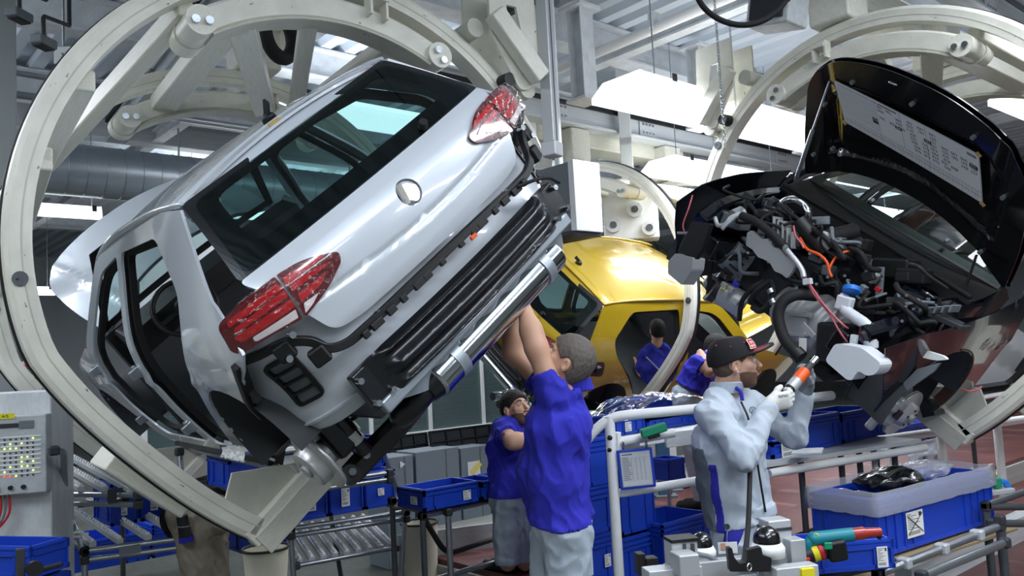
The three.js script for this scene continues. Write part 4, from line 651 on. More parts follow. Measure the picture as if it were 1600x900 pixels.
  if (o.wheels) for (const [x, y, z, q] of [[-.45, 1.60, -.4, .3], [.05, 1.45, -.9, .6]]) mesh('trolley_wheel', [xf(new THREE.TorusGeometry(.14, .045, 10, 26), [s * x, y, z], [0, q, 0])], M.rubber, t);
  return t;
}
makeHanger('big white hoop carrier turning the silver car', [2.10, 2.265, -3.75], -6 * D2R, 1, { wheels: 1 });
makeHanger('white hoop carrier holding the yellow car', [6.62, 2.29, -6.36], -90 * D2R, -1);
makeHanger('white hoop carrier holding the black car', [5.5, 2.39, -2.58], -90 * D2R, -1, { a0: 14 });

// ---------- overhead conveyors, posts, pipes ----------
function railBeam(label, a, b) {
  a = v3(a); b = v3(b); const t = thing('conveyor_rail', label, 'conveyor rail'), ax = b.clone().sub(a).normalize(), L = a.distanceTo(b), side = V(0, 1, 0).cross(ax).normalize(), off = (p, k, y) => p.clone().addScaledVector(side, k).add(V(0, y, 0));
  mesh('web', [barAB(off(a, 0, 0), off(b, 0, 0), .05, .30, 0, .01)], M.whiteSteel, t);
  mesh('top_flange', [barAB(off(a, 0, .16), off(b, 0, .16), .2, .03, 0, .005)], M.whiteSteel, t);
  mesh('bottom_flange', [barAB(off(a, 0, -.16), off(b, 0, -.16), .2, .03, 0, .005)], M.whiteSteel, t);
  for (const k of [-.09, .09]) mesh('power_rail', [barAB(off(a, k, .06), off(b, k, .06), .03, .05, 0, .005)], M.black, t);
  for (let i = 0; i < L / 1.5; i++) { const p = a.clone().addScaledVector(ax, .5 + i * 1.5); mesh('splice_plate', [barAB(off(p, .04, -.03), off(p.clone().addScaledVector(ax, .3), .04, -.03), .012, .2, 0, .002), barAB(off(p, -.04, -.03), off(p.clone().addScaledVector(ax, .3), -.04, -.03), .012, .2, 0, .002)], M.whiteSteel, t); for (const q of [.06, .12, .18, .24]) for (const y of [.02, -.08]) mesh('rail_bolt', [cylAB(off(p.clone().addScaledVector(ax, q), -.055, y), off(p.clone().addScaledVector(ax, q), .055, y), .014, .014, 8)], M.steelTube, t); }
  for (let i = 0; i < L / 2.4; i++) { const p = a.clone().addScaledVector(ax, .9 + i * 2.4); mesh('hanger_post', [cylAB(off(p, 0, .17), V(p.x, 5.18, p.z), .04, .04, 8)], M.whiteSteel, t); }
  return t;
}
railBeam('long white conveyor rail above the yellow car with bolted plates', [4.2, 4.36, -6.4], [20, 4.36, -6.4]);
railBeam('white conveyor rail above the black car', [4.4, 4.62, -2.6], [18, 4.62, -2.6]);
railBeam('white conveyor rail above the silver car', [2.05, 4.36, -2.6], [2.62, 4.36, -9.4]);
function hangPost(label, p, h) {
  const t = thing('roof_post', label, 'steel post', p); const q = [0, 0, 0];
  mesh('column', [ibeam2(h)], M.whiteSteel, t); mesh('top_plate', [box(.3, .03, .3, [0, h, 0], undefined, .004)], M.whiteSteel, t); mesh('foot_plate', [box(.26, .03, .26, [0, 0, 0], undefined, .004)], M.whiteSteel, t);
  for (let i = 0; i < 4; i++) mesh('bolt', [cylAB([0, h * .2 + i * h * .2, .01], [0, h * .2 + i * h * .2, .03], .02, .02, 8)], M.steelTube, t);
  return t;
}
function ibeam2(h) { const sec = [[-.09, -.09], [.09, -.09], [.09, -.075], [.008, -.075], [.008, .075], [.09, .075], [.09, .09], [-.09, .09], [-.09, .075], [-.008, .075], [-.008, -.075], [-.09, -.075]]; const g = new THREE.ExtrudeGeometry(new THREE.Shape(sec.map(p => new THREE.Vector2(...p))), { depth: h, bevelEnabled: false }); g.rotateX(-Math.PI / 2); return g; }
hangPost('white hanging steel post nearest the aluminium upright', [5.8, 4.1, -5.45], .92);
hangPost('white hanging steel post right of the big strip lamp', [7.68, 4.1, -5.45], .92);
hangPost('white hanging steel post behind the black hood', [9.9, 4.1, -5.45], .92);
{ const a = P(842, 0, { d: 4.9 }), b = P(862, 226, { d: 4.9 }); const t = thing('aluminium_upright', 'vertical aluminium profile hanging beside the right tail lamp', 'profile', [b.x, b.y, b.z]); mesh('profile', [box(.075, 1.95, .075, [0, .98, 0], [0, .3, 0], .008)], M.aluMatte, t); mesh('slot', [box(.012, 1.95, .079, [0, .98, 0], [0, .3, 0], .001)], M.darkTube, t); mesh('end_block', [box(.10, .09, .10, [0, -.03, 0], [0, .3, 0], .01)], M.aluMatte, t); }
{ const t = thing('pipe_run', 'white pipe crossing under the ceiling at the centre', 'pipe'); mesh('pipe', [cylAB([6.0, 4.62, -7.5], [6.0, 4.62, .5], .05, .05, 12)], M.white, t); for (const z of [-6.8, -4.7, -2.2]) mesh('pipe_clamp', [box(.14, .16, .05, [6, 4.69, z], undefined, .01)], M.whiteSteel, t); }
{ const t = thing('cable_tray_bar', 'dark steel bar running to the aluminium upright', 'bar'); mesh('bar', [barAB(P(728, 47, { d: 5.2 }), P(846, -8, { d: 5.0 }), .06, .06)], M.darkTube, t); mesh('bar_lip', [barAB(P(728, 41, { d: 5.2 }), P(846, -14, { d: 5.0 }), .02, .075)], M.steelTube, t); }
{ // spiral duct
  const c = P(180, 272, { z: -10.3 }), t = thing('spiral_duct', 'galvanised spiral ventilation duct at the left under the ceiling', 'duct'), x0 = -1, x1 = 6.4, r = .30, pr = []; mesh('duct', [cylAB([x0, c.y, -10.3], [x1, c.y, -10.3], r, r, 36)], M.galv, t);
  for (let x = x0 + .1; x < x1; x += .2) mesh('seam', [xf(new THREE.TorusGeometry(r, .006, 5, 36), [x, c.y, -10.3], [0, Math.PI / 2, 0])], M.steelTube, t);
  for (const x of [1.2, 3.6, 6]) mesh('duct_strap', [cylAB([x, c.y + r, -10.3], [x, 5.19, -10.3], .012, .012, 6)], M.steelTube, t);
}
{ const t = thing('soffit_beam', 'wide pale service beam above the spiral duct', 'beam'); mesh('beam', [box(16, .5, .25, [5, 4.93, -11.2], undefined, .02)], M.lightSteel, t); mesh('conduit', [cylAB([-2, 4.62, -9.6], [12, 4.62, -9.6], .04, .04, 10)], M.steelTube, t); mesh('conduit', [cylAB([-2, 4.75, -9.3], [12, 4.75, -9.3], .03, .03, 10)], M.steelTube, t); }
// small spotlights on square arms, top left
for (const [u, v, l] of [[30, 24, 'small grey spot box highest at the left edge'], [68, 66, 'small grey spot box on bent square arm at top left']]) {
  const p = P(u, v, { d: 5.2 }), t = thing('spot_box', l, 'lamp', p, .7); mesh('housing', [box(.15, .06, .09, [0, 0, 0], undefined, .012)], M.midGrey, t); mesh('lens', [box(.12, .012, .07, [0, -.033, 0], undefined, .003)], M.black, t); mesh('arm', [pipe([V(0, .03, 0), V(0, .17, 0), V(.24, .2, 0)], .014, .02, 6), cylAB([.24, .2, 0], [.24, 5.2 - p.y, 0], .014, .014, 6)], M.darkGrey, t);
}
struct('trim', [box(.16, 5.2, .16, [...P(2, 300, { d: 5.6 }).toArray().map((v, i) => i === 1 ? 2.6 : v)], undefined, .01)], M.wallGrey, 'grey steel column at the left edge');
// hanging chains, looped cable
function chain(label, p, n, L) { const t = thing('hanging_chain', label, 'chain', p), g = []; for (let i = 0; i < n; i++) g.push(xf(new THREE.TorusGeometry(L * .42, L * .11, 5, 10), [0, 0, 0], [0, i % 2 ? Math.PI / 2 : 0, 0], [.62, 1, 1]).translate(0, -i * L * .72, 0)); const m = mesh('links', g, M.steelTube, t); m.userData.kind = 'stuff'; mesh('chain_hook', [xf(new THREE.TorusGeometry(L * .6, L * .15, 6, 14), [0, L, 0])], M.steelTube, t); }
{ const a = P(1114, -30, { d: 6.2 }), b = P(1140, 40, { d: 6.6 }); chain('thin steel chain hanging left of the black hood', a, 52, .034); chain('second thinner chain nearer the hood carrier', b, 46, .028); }
{ const t = thing('loop_cable', 'thick black cable looping at the top right', 'cable'); mesh('cable', [hose([P(1078, -30, { d: 4.9 }), P(1100, 12, { d: 4.9 }), P(1130, 33, { d: 4.9 }), P(1165, 39, { d: 4.9 }), P(1200, 28, { d: 4.9 }), P(1228, 0, { d: 4.9 }), P(1236, -30, { d: 4.9 })], .018, 40)], M.rubber, t); mesh('cable_gland', [cylAB(P(1228, 0, { d: 4.9 }), P(1234, -22, { d: 4.9 }), .026, .026)], M.darkGrey, t); }
// cabinet and numbered unit left of the yellow hoop
{ const p = P(905, 310, { d: 6.6 }), t = thing('switch_cabinet', 'grey hanging switch cabinet with white edge above the yellow roof', 'cabinet', p, -90 * D2R); mesh('body', [box(.5, .55, .28, [-.2, 0, 0], undefined, .01)], M.midGrey, t); mesh('door_edge', [box(.06, .56, .3, [.07, 0, 0], undefined, .006)], M.white, t); mesh('base', [box(.55, .04, .3, [-.2, -.29, 0], undefined, .004)], M.darkGrey, t); mesh('mount', [cylAB([-.2, .27, 0], [-.2, 5.15 - p.y, 0], .03, .03, 8)], M.whiteSteel, t); }
const numberTex = (s, bg = '#e8ebea', fg = '#15171a') => decal(canvasTex(256, 128, (x, w, h) => { x.fillStyle = bg; x.fillRect(0, 0, w, h); x.fillStyle = fg; x.font = 'bold 104px sans-serif'; x.textAlign = 'center'; x.textBaseline = 'middle'; x.fillText(s, w / 2, h / 2 + 6); }));
{ const p = P(985, 335, { d: 9.6 }), t = thing('transfer_unit', 'white conveyor transfer unit numbered 333 behind the yellow hoop', 'machine', p, -49 * D2R); mesh('housing', [box(.62, .62, .3, [0, 0, 0], undefined, .02)], M.white, t); mesh('number_plate', [xf(new THREE.PlaneGeometry(.24, .12), [.04, .2, .153])], numberTex('333'), t); for (const [x, y] of [[.05, .02], [-.2, -.14], [.2, -.2]]) { const r = mesh('roller', [cylAB([x, y, .15], [x, y, .22], .085, .085, 20)], M.whiteSteel, t); mesh('roller_cap', [cylAB([x, y, .22], [x, y, .235], .04, .04, 14)], M.darkTube, r); } mesh('post', [box(.14, .6, .14, [0, .6, 0], undefined, .01), box(.14, 1, .14, [0, 1.3, 0], undefined, .01)], M.white, t); }
{ const p = P(98, 86, { d: 5.4 }), t = thing('number_sign', 'small white plate with the figure 3 behind the hoop top left', 'sign', p, -.7); mesh('plate', [box(.11, .11, .006)], M.white, t); mesh('figure', [xf(new THREE.PlaneGeometry(.10, .05), [0, 0, .004])], numberTex('3'), t); mesh('bracket', [cylAB([0, .05, -.01], [0, 5.19 - p.y, -.01], .008, .008, 6)], M.steelTube, t); }
// ---------- crates ----------
const hor = u => 554.6 - .0524 * (u - 800);
const yAt = (u, v, d) => P(u, v, { d }).y;
const cardTex = [0, 1, 2, 3].map(k => canvasTex(128, 128, (x) => { x.fillStyle = '#e2e3df'; x.fillRect(0, 0, 128, 128); x.fillStyle = '#2a2c33'; for (let i = 0; i < 9; i++) x.fillRect(10, 12 + i * 9, 30 + ((i * 37 + k * 53) % 62), 3); for (let i = 0; i < 22; i++) x.fillRect(12 + i * 4, 98, (i * 7 + k) % 3 + 1, 18); x.fillRect(96, 10, 20, 20); })).map(decal);
function crateGeo(w, h, d) {
  const g = [pbox(w - .01, .012, d - .01, [0, .012, 0])], th = .012;
  for (const s of [-1, 1]) {
    g.push(pbox(w - .02, h, th, [0, h / 2, s * (d / 2 - .015)]), pbox(th, h, d - .02, [s * (w / 2 - .015), h / 2, 0]));
    for (const y of [h - .012, h * .84, h * .74]) g.push(pbox(w, .014, .014, [0, y, s * (d / 2 - .007)]), pbox(.014, .014, d, [s * (w / 2 - .007), y, 0]));
    const n = Math.max(3, Math.round(w / .08)), m = Math.max(3, Math.round(d / .08));
    for (let i = 0; i <= n; i++) { if (i > n * .3 && i < n * .7) continue; g.push(pbox(.01, h * .72, .014, [-w / 2 + .012 + i * (w - .024) / n, h * .37, s * (d / 2 - .007)])); }
    for (let i = 0; i <= m; i++) { if (i > m * .3 && i < m * .7) continue; g.push(pbox(.014, h * .72, .01, [s * (w / 2 - .007), h * .37, -d / 2 + .012 + i * (d - .024) / m])); }
    g.push(pbox(w, .02, .014, [0, .012, s * (d / 2 - .007)]), pbox(.014, .02, d, [s * (w / 2 - .007), .012, 0]));
  }
  return merge(g);
}
let crateN = 0;
const rowZ = {};
function crateBetween(label, [u1, v1], [u2, v2], dep, h, d, o = {}) {   // front bottom edge measured between two points; rows share one front plane
  let y = o.y ?? yAt(u1, v1, dep), a, b, yaw = 0;
  if (o.row) { const z = rowZ[o.row] ??= (o.y !== undefined ? P(u1, v1, { y }).z : P(u1, v1, { d: dep }).z); a = P(u1, v1, { z }); b = P(u2, v2, { z }); if (o.y === undefined) y = a.y; a.y = b.y = y; a.x += .006; b.x -= .006; }
  else { a = P(u1, v1, { y }); b = P(u2, v2, { y }); const ex = b.clone().sub(a).normalize(); yaw = Math.atan2(-ex.z, ex.x); }
  const w = a.distanceTo(b), c = a.clone().add(b).multiplyScalar(.5).add(V(0, 0, -d / 2).applyAxisAngle(V(0, 1, 0), yaw));
  const t = thing('storage_crate', label, 'crate', [c.x, y, c.z], yaw, o.group ?? 'blue plastic storage crates');
  mesh('shell', crateGeo(w, h, d), M.crate, t);
  if (o.card !== 0) mesh('label_card', [xf(new THREE.PlaneGeometry(o.cw ?? w * .24, o.ch ?? h * .38), [(o.cx ?? .1) * w, h * (o.cy ?? .42), d / 2 + .004])], cardTex[crateN++ % 4], t);
  if (o.side) mesh('label_card', [xf(new THREE.PlaneGeometry(d * .25, h * .38), [-w / 2 - .004, h * .45, d * .15], [0, -Math.PI / 2, 0])], cardTex[crateN++ % 4], t);
  return t;
}
const yShelf = yAt(1260, 714, 4.8) + .015, yTray = P(1040, 690, { d: 4.95 }).y + .017;
// left flow rack
crateBetween('blue crate with white card behind the hoop beside the figure 2 sign', [172, 824], [216, 820], 5.3, .26, .4, { cx: 0, y: .755, row: 'l1' });
crateBetween('blue crate with card at the right end of the figure 2 shelf', [220, 832], [272, 824], 5.15, .27, .4, { cx: -.1, y: .755, row: 'l1' });
crateBetween('long blue crate lowest at left under the rollers', [88, 902], [236, 892], 5.2, .22, .5, { y: .22, row: 'l2', card: 0 });
crateBetween('short blue crate on the bottom shelf next to the khaki trousers', [238, 892], [286, 890], 5.25, .26, .5, { y: .22, row: 'l2', card: 0 });
crateBetween('blue crate in the bottom left corner below the control cabinet', [-70, 902], [48, 906], 3.5, .13, .2, { card: 0 });
crateBetween('lower blue crate cut off by the bottom left corner', [-70, 952], [56, 954], 3.5, .115, .2, { card: 0 });
// middle flow rack
crateBetween('blue crate with torn white cards left of the three', [452, 819], [515, 812], 5.3, .25, .34, { cx: .05, row: 'm1', y: .68 });
crateBetween('middle blue crate of the three with large white card', [515, 812], [571, 806], 5.33, .26, .34, { cx: -.05, ch: .12, row: 'm1', y: .68 });
crateBetween('right blue crate of the three with small scraps of card', [571, 806], [621, 799], 5.36, .25, .34, { cw: .05, ch: .05, cx: 0, row: 'm1', y: .68 });
crateBetween('blue crate on upper shelf behind the brake disc', [357, 765], [420, 760], 5.5, .2, .34, { card: 0, row: 'm2', y: 1.0 });
crateBetween('blue crate on upper shelf just right of the brake disc', [556, 736], [604, 731], 5.6, .2, .34, { card: 0, row: 'm2', y: 1.0 });
crateBetween('blue crate below the hoop foot with small card', [376, 866], [450, 858], 5.4, .24, .34, { cx: .35, cw: .04, ch: .06, row: 'm3' });
// shallow crates on the tilted stand
crateBetween('shallow blue crate nearest on the tilted pipe stand', [662, 800], [752, 780], 5.2, .13, .3, { side: 1, cx: .25, cw: .06, ch: .06, row: 's1', y: .752 });
crateBetween('shallow blue crate in the middle of the tilted pipe stand', [752, 782], [788, 774], 5.35, .12, .3, { card: 0, row: 's1', y: .752 });
crateBetween('shallow blue crate with card beside the blue polo shirt', [788, 775], [826, 764], 5.4, .12, .3, { cw: .06, ch: .07, row: 's1', y: .752 });
// stack behind the railing
crateBetween('blue crate on top of the stack behind the railing', [908, 764], [969, 757], 4.65, .268, .4, { card: 0, row: 'k1' });
crateBetween('middle blue crate of the stack behind the railing', [909, 841], [969, 834], 4.62, .268, .4, { card: 0, row: 'k1' });
crateBetween('bottom blue crate of the stack with small white card', [910, 920], [969, 912], 4.6, .268, .4, { cx: .2, cw: .05, ch: .07, row: 'k1' });
crateBetween('blue crate behind the hanging clipboard', [971, 838], [1028, 828], 4.75, .33, .4, { card: 0, row: 'k1' });
crateBetween('blue crate low behind the clipboard stack', [971, 919], [1030, 905], 4.72, .27, .4, { card: 0, row: 'k1' });
crateBetween('open blue crate on the floor between railing and capped worker', [1038, 888], [1118, 866], 4.9, .25, .38, { card: 0, row: 'k2' });
{ const c = crateBetween('small blue crate on a thin stand behind the clipboard', [1046, 752], [1072, 747], 6.2, .16, .2, { card: 0 }), st = thing('crate_stand', 'thin steel stand under the small blue crate', 'stand', [c.position.x, 0, c.position.z]); mesh('post', [cylAB([0, .27, 0], [0, c.position.y - .012, 0], .016, .016, 10)], M.steelTube, st); mesh('top_plate', [box(.14, .012, .14, [0, c.position.y - .006, 0], undefined, .002)], M.steelTube, st); mesh('foot', [box(.24, .02, .24, [0, .27, 0], undefined, .004)], M.darkTube, st); }
crateBetween('blue crate wrapped in clear film on the railing tray', [962, 682], [1010, 672], 4.9, .12, .24, { cx: -.1, cw: .06, ch: .06, row: 't1', y: yTray });
crateBetween('flat blue crate on the tray left of the capped worker', [1012, 668], [1090, 655], 5.0, .09, .24, { card: 0, row: 't1', y: yTray });
crateBetween('blue crate under clear film at the back of the tray', [978, 650], [1066, 632], 5.4, .13, .24, { card: 0, row: 't2', y: yTray });
// right shelf
crateBetween('blue crate on the right shelf next to the gloved arm', [1252, 708], [1318, 694], 4.9, .2, .33, { card: 0, row: 'r1', y: yShelf });
crateBetween('blue crate on the right shelf below the brake caliper', [1318, 694], [1384, 681], 5.0, .19, .33, { card: 0, row: 'r1', y: yShelf });
crateBetween('small blue crate with white sheet at the end of the right shelf', [1208, 722], [1251, 712], 4.7, .1, .3, { cw: .17, ch: .14, cy: .6, cx: .1, row: 'r1', y: yShelf });
crateBetween('distant long blue crate behind the support arm at right', [1450, 674], [1545, 661], 7.2, .16, .3, { card: 0, row: 'r2' });
crateBetween('distant short blue crate behind the brake disc at right', [1392, 678], [1448, 672], 7.4, .16, .3, { card: 0, row: 'r2' });
const bigC = crateBetween('big blue crate with clear liner and crossed-out card at lower right', [1376, 874], [1556, 815], 4.1, .29, .38, { cx: -.22, cw: .16, ch: .13 });
crateBetween('small blue crate in front of the lined crate with upright card', [1256, 900], [1400, 888], 3.62, .13, .22, { cx: .36, cw: .05, ch: .09 });
{ const g = bigC.children[1].geometry; g.computeBoundingBox(); const c = g.boundingBox.getCenter(V(0, 0, 0)); for (const r of [.6, -.6]) mesh('pen_stroke', [xf(pbox(.17, .003, .002), [c.x, c.y, c.z + .002], [0, 0, r])], M.black, bigC); }
{ // film liner over the big crate and dark parts inside
  const m = bigC.position, yaw = bigC.rotation.y; const t = thing('crate_liner', 'clear plastic liner folded over the big blue crate', 'plastic film', [m.x, m.y + .29, m.z], yaw); const w = .86;
  const W2 = bigC.children[0].geometry; W2.computeBoundingBox(); const hw = W2.boundingBox.max.x + .012, hd = .19 + .012;
  mesh('film', [sweep([V(-hw, 0, hd), V(hw, 0, hd), V(hw, 0, -hd), V(-hw, 0, -hd)].flatMap((p, i, a) => { const q = a[(i + 1) % 4]; return Array.from({ length: 14 }, (_, k) => { const r = p.clone().lerp(q, k / 14); r.y += .012 * noise.noise(r.x * 14, r.z * 14, 2); return r; }); }), [[-.085, .006], [-.03, .010], [.03, .003], [.034, -.002], [.028, -.004], [-.03, .006], [-.085, .003]], [0, 1, 0], true, true)], M.filmWhite, t);
  mesh('film_fold', [isoMesh((x, y, z) => Math.hypot((x - .22) / .19, (y - .035) / .05, z / .12) * .05 - .05 + .012 * noise.noise(x * 24, y * 24, z * 24), [0, -.03, -.16], [.46, .12, .16], .014)], M.filmWhite, t);
  const p = thing('moulded_part', 'black moulded part lying on top in the lined crate', 'car part', [m.x, m.y + .27, m.z], yaw); mesh('body', [isoMesh((x, y, z) => Math.hypot((x + .12) / .22, (y - .04) / .06, z / .13) * .06 - .06 + .012 * Math.sin(x * 26) + .008 * noise.noise(x * 20, y * 20, z * 20), [-.4, -.06, -.18], [.16, .14, .18], .014)], M.blackGloss, p); mesh('rib', [hose([V(-.3, .05, .05), V(-.15, .10, .06), V(.02, .06, .05)], .012)], M.black, p);
}
// ---------- tube racks ----------
const joint = (p, n) => box(.05, .05, .05, [p.x, p.y, p.z], undefined, .012);
function rack(label, spec) {
  const t = thing('tube_rack', label, 'rack');
  for (const [nm, pts, r, m] of spec) {
    const q = pts.map(v3); mesh(nm, [pipe(q, r, .1)], m, t);
    if (nm === 'tube' || nm === 'shelf_tube') for (const e of [q[0], q[q.length - 1]]) mesh('clamp', [joint(e)], M.darkGrey, t);
  }
  return t;
}
function Y(u, v, y) { return P(u, v, { y }); }
const down = (p, y = 0) => V(p.x, y, p.z);
function roller(t, a, b) { a = v3(a); b = v3(b); mesh('roller_track', [barAB(a, b, .04, .03, 0, .004)], M.aluMatte, t); const n = Math.min(40, Math.round(a.distanceTo(b) / .045)), g = []; for (let i = 0; i < n; i++) { const p = a.clone().lerp(b, (i + .5) / n); g.push(xf(new THREE.CylinderGeometry(.011, .011, .022, 8), [p.x, p.y + .02, p.z], [Math.PI / 2, 0, .0])); } const m = mesh('track_rollers', g, M.white, t); m.userData.kind = 'stuff'; }
{
  const y2 = .70, y1 = 1.02, a = Y(132, 861, y2), b = Y(292, 841, y2), c = Y(84, 772, y1), d = Y(216, 774, y1), back = V(-.05, .12, -1.1);
  const t = rack('steel tube flow rack with figure 2 sign behind the hoop', [['shelf_tube', [a, b], .016, M.steelTube], ['shelf_tube', [a.clone().add(V(0, -.05, 0)), b.clone().add(V(0, -.05, 0))], .016, M.steelTube], ['shelf_tube', [c, d], .016, M.steelTube], ['shelf_tube', [c.clone().add(V(0, -.05, 0)), d.clone().add(V(0, -.05, 0))], .016, M.steelTube], ['tube', [down(a), a, a.clone().lerp(c, .5).add(V(-.02, .1, 0)), Y(100, 706, 1.3), Y(84, 704, 1.32)], .018, M.steelTube], ['tube', [down(b), b, b.clone().add(V(.0, .5, -.1))], .018, M.steelTube], ['tube', [down(c.clone().add(back)), c.clone().add(back), c.clone().add(back).add(V(0, .4, 0))], .018, M.darkTube], ['tube', [down(b.clone().add(back)), b.clone().add(back)], .018, M.darkTube], ['shelf_tube', [a.clone().add(back), b.clone().add(back)], .016, M.darkTube], ['shelf_tube', [c.clone().add(back), d.clone().add(back)], .016, M.darkTube], ['shelf_tube', [down(a, .2), down(b, .2)], .016, M.darkTube], ['shelf_tube', [a, a.clone().add(back)], .016, M.darkTube], ['shelf_tube', [b, b.clone().add(back)], .016, M.darkTube]]);
  for (const k of [.08, .34, .62, .92]) { roller(t, a.clone().lerp(b, k).add(V(0, .03, 0)), a.clone().lerp(b, k).add(back).add(V(0, .03, 0))); roller(t, c.clone().lerp(d, k).add(V(0, .03, 0)), c.clone().lerp(d, k).add(back).add(V(0, .03, 0))); }
  const sp = Y(183, 773, y1), sg = mesh('number_sign', [box(.11, .08, .006, [sp.x, sp.y, sp.z + .03], undefined, .001)], M.darkGrey, t); mesh('figure', [xf(new THREE.PlaneGeometry(.12, .06), [sp.x, sp.y, sp.z + .035], [0, 0, 0])], numberTex('2', '#2f3236', '#f4f4f2'), sg);
  mesh('tag_plate', [box(.12, .05, .006, [...a.clone().lerp(b, .42).add(V(0, -.02, .03)).toArray()], undefined, .001)], M.midGrey, t);
  const gc = thing('green_clamp', 'small green clamp on a white strip in the left rack', 'clamp', Y(102, 832, .82)); mesh('body', [box(.10, .04, .05, [0, .02, 0], undefined, .01)], M.green, gc); mesh('lever', [cylAB([-.01, .04, 0], [0, .1, 0], .008, .006, 8)], M.kraft, gc); mesh('strip', [box(.16, .012, .05, [0, -.006, 0], undefined, .003)], M.white, gc);
  mesh('middle_shelf', [barAB(Y(84, 838, .79), Y(132, 836, .79), .09, .012, 0, .002)], M.white, t);
}
{
  const y2 = .66, y1 = .98, y0 = .42, a = Y(454, 826, y2), b = Y(634, 800, y2), c = Y(372, 771, y1), d = Y(608, 739, y1), e = Y(462, 884, y0), f = Y(618, 856, y0), back = V(0, .1, -.9);
  const t = rack('steel tube flow rack holding the three blue crates', [['shelf_tube', [a, b], .016, M.steelTube], ['shelf_tube', [a.clone().add(V(0, -.045, 0)), b.clone().add(V(0, -.045, 0))], .016, M.steelTube], ['shelf_tube', [c, d], .016, M.steelTube], ['shelf_tube', [c.clone().add(V(0, -.04, 0)), d.clone().add(V(0, -.04, 0))], .016, M.steelTube], ['tube', [down(Y(461, 900, .36)), a, Y(430, 735, 1.06)], .018, M.steelTube], ['tube', [down(f), b, Y(596, 700, 1.12)], .018, M.steelTube], ['shelf_tube', [e, f], .016, M.steelTube], ['shelf_tube', [a.clone().add(back), b.clone().add(back)], .016, M.darkTube], ['shelf_tube', [a, a.clone().add(back)], .016, M.darkTube], ['shelf_tube', [b, b.clone().add(back)], .016, M.darkTube], ['tube', [down(a.clone().add(back)), c.clone().add(back)], .018, M.darkTube], ['tube', [down(b.clone().add(back)), d.clone().add(back)], .018, M.darkTube], ['shelf_tube', [c.clone().add(back), d.clone().add(back)], .016, M.darkTube], ['shelf_tube', [down(a, .2), down(b, .2)], .016, M.darkTube]]);
  for (let i = 0; i < 9; i++) roller(t, e.clone().lerp(f, .04 + i * .115).add(V(0, .02, 0)), e.clone().lerp(f, .04 + i * .115).add(V(.25, .08, -.8)));
  for (const k of [.3, .6]) mesh('caster', [xf(new THREE.TorusGeometry(.05, .02, 8, 18), [...down(e.clone().lerp(f, k), .07).add(V(0, 0, -.3)).toArray()])], M.rubber, t);
}
{ // tilted stand with the shallow crates
  const a = Y(660, 806, .72), b = Y(826, 770, .72), base = .27, t = rack('low pipe stand carrying the shallow crates on the red deck', [['shelf_tube', [a, b], .018, M.steelTube], ['tube', [down(a, base), a], .018, M.darkTube], ['tube', [down(Y(700, 800, .72), base), Y(700, 800, .72)], .02, M.steelTube], ['shelf_tube', [down(a, base + .05), down(b, base + .05)], .018, M.steelTube], ['tube', [a, a.clone().add(V(.2, -.28, -.05)), b.clone().add(V(0, -.3, -.2))], .018, M.black], ['shelf_tube', [a.clone().add(V(0, .06, -.34)), b.clone().add(V(0, .06, -.34))], .018, M.darkTube], ['tube', [down(a.clone().add(V(0, 0, -.34)), base), a.clone().add(V(0, .06, -.34))], .018, M.darkTube], ['tube', [down(b.clone().add(V(0, 0, -.34)), base), b.clone().add(V(0, .06, -.34))], .018, M.darkTube]]);
  mesh('shelf_board', [barAB(a.clone().add(V(0, .02, -.17)), b.clone().add(V(0, .02, -.17)), .34, .016, 0, .003)], M.carton, t);
}
struct('trim', [barAB(Y(622, 858, .33), Y(830, 830, .33), .02, .2, 0, .004)], M.lightSteel, 'grey kick board standing on the left end of the deck');
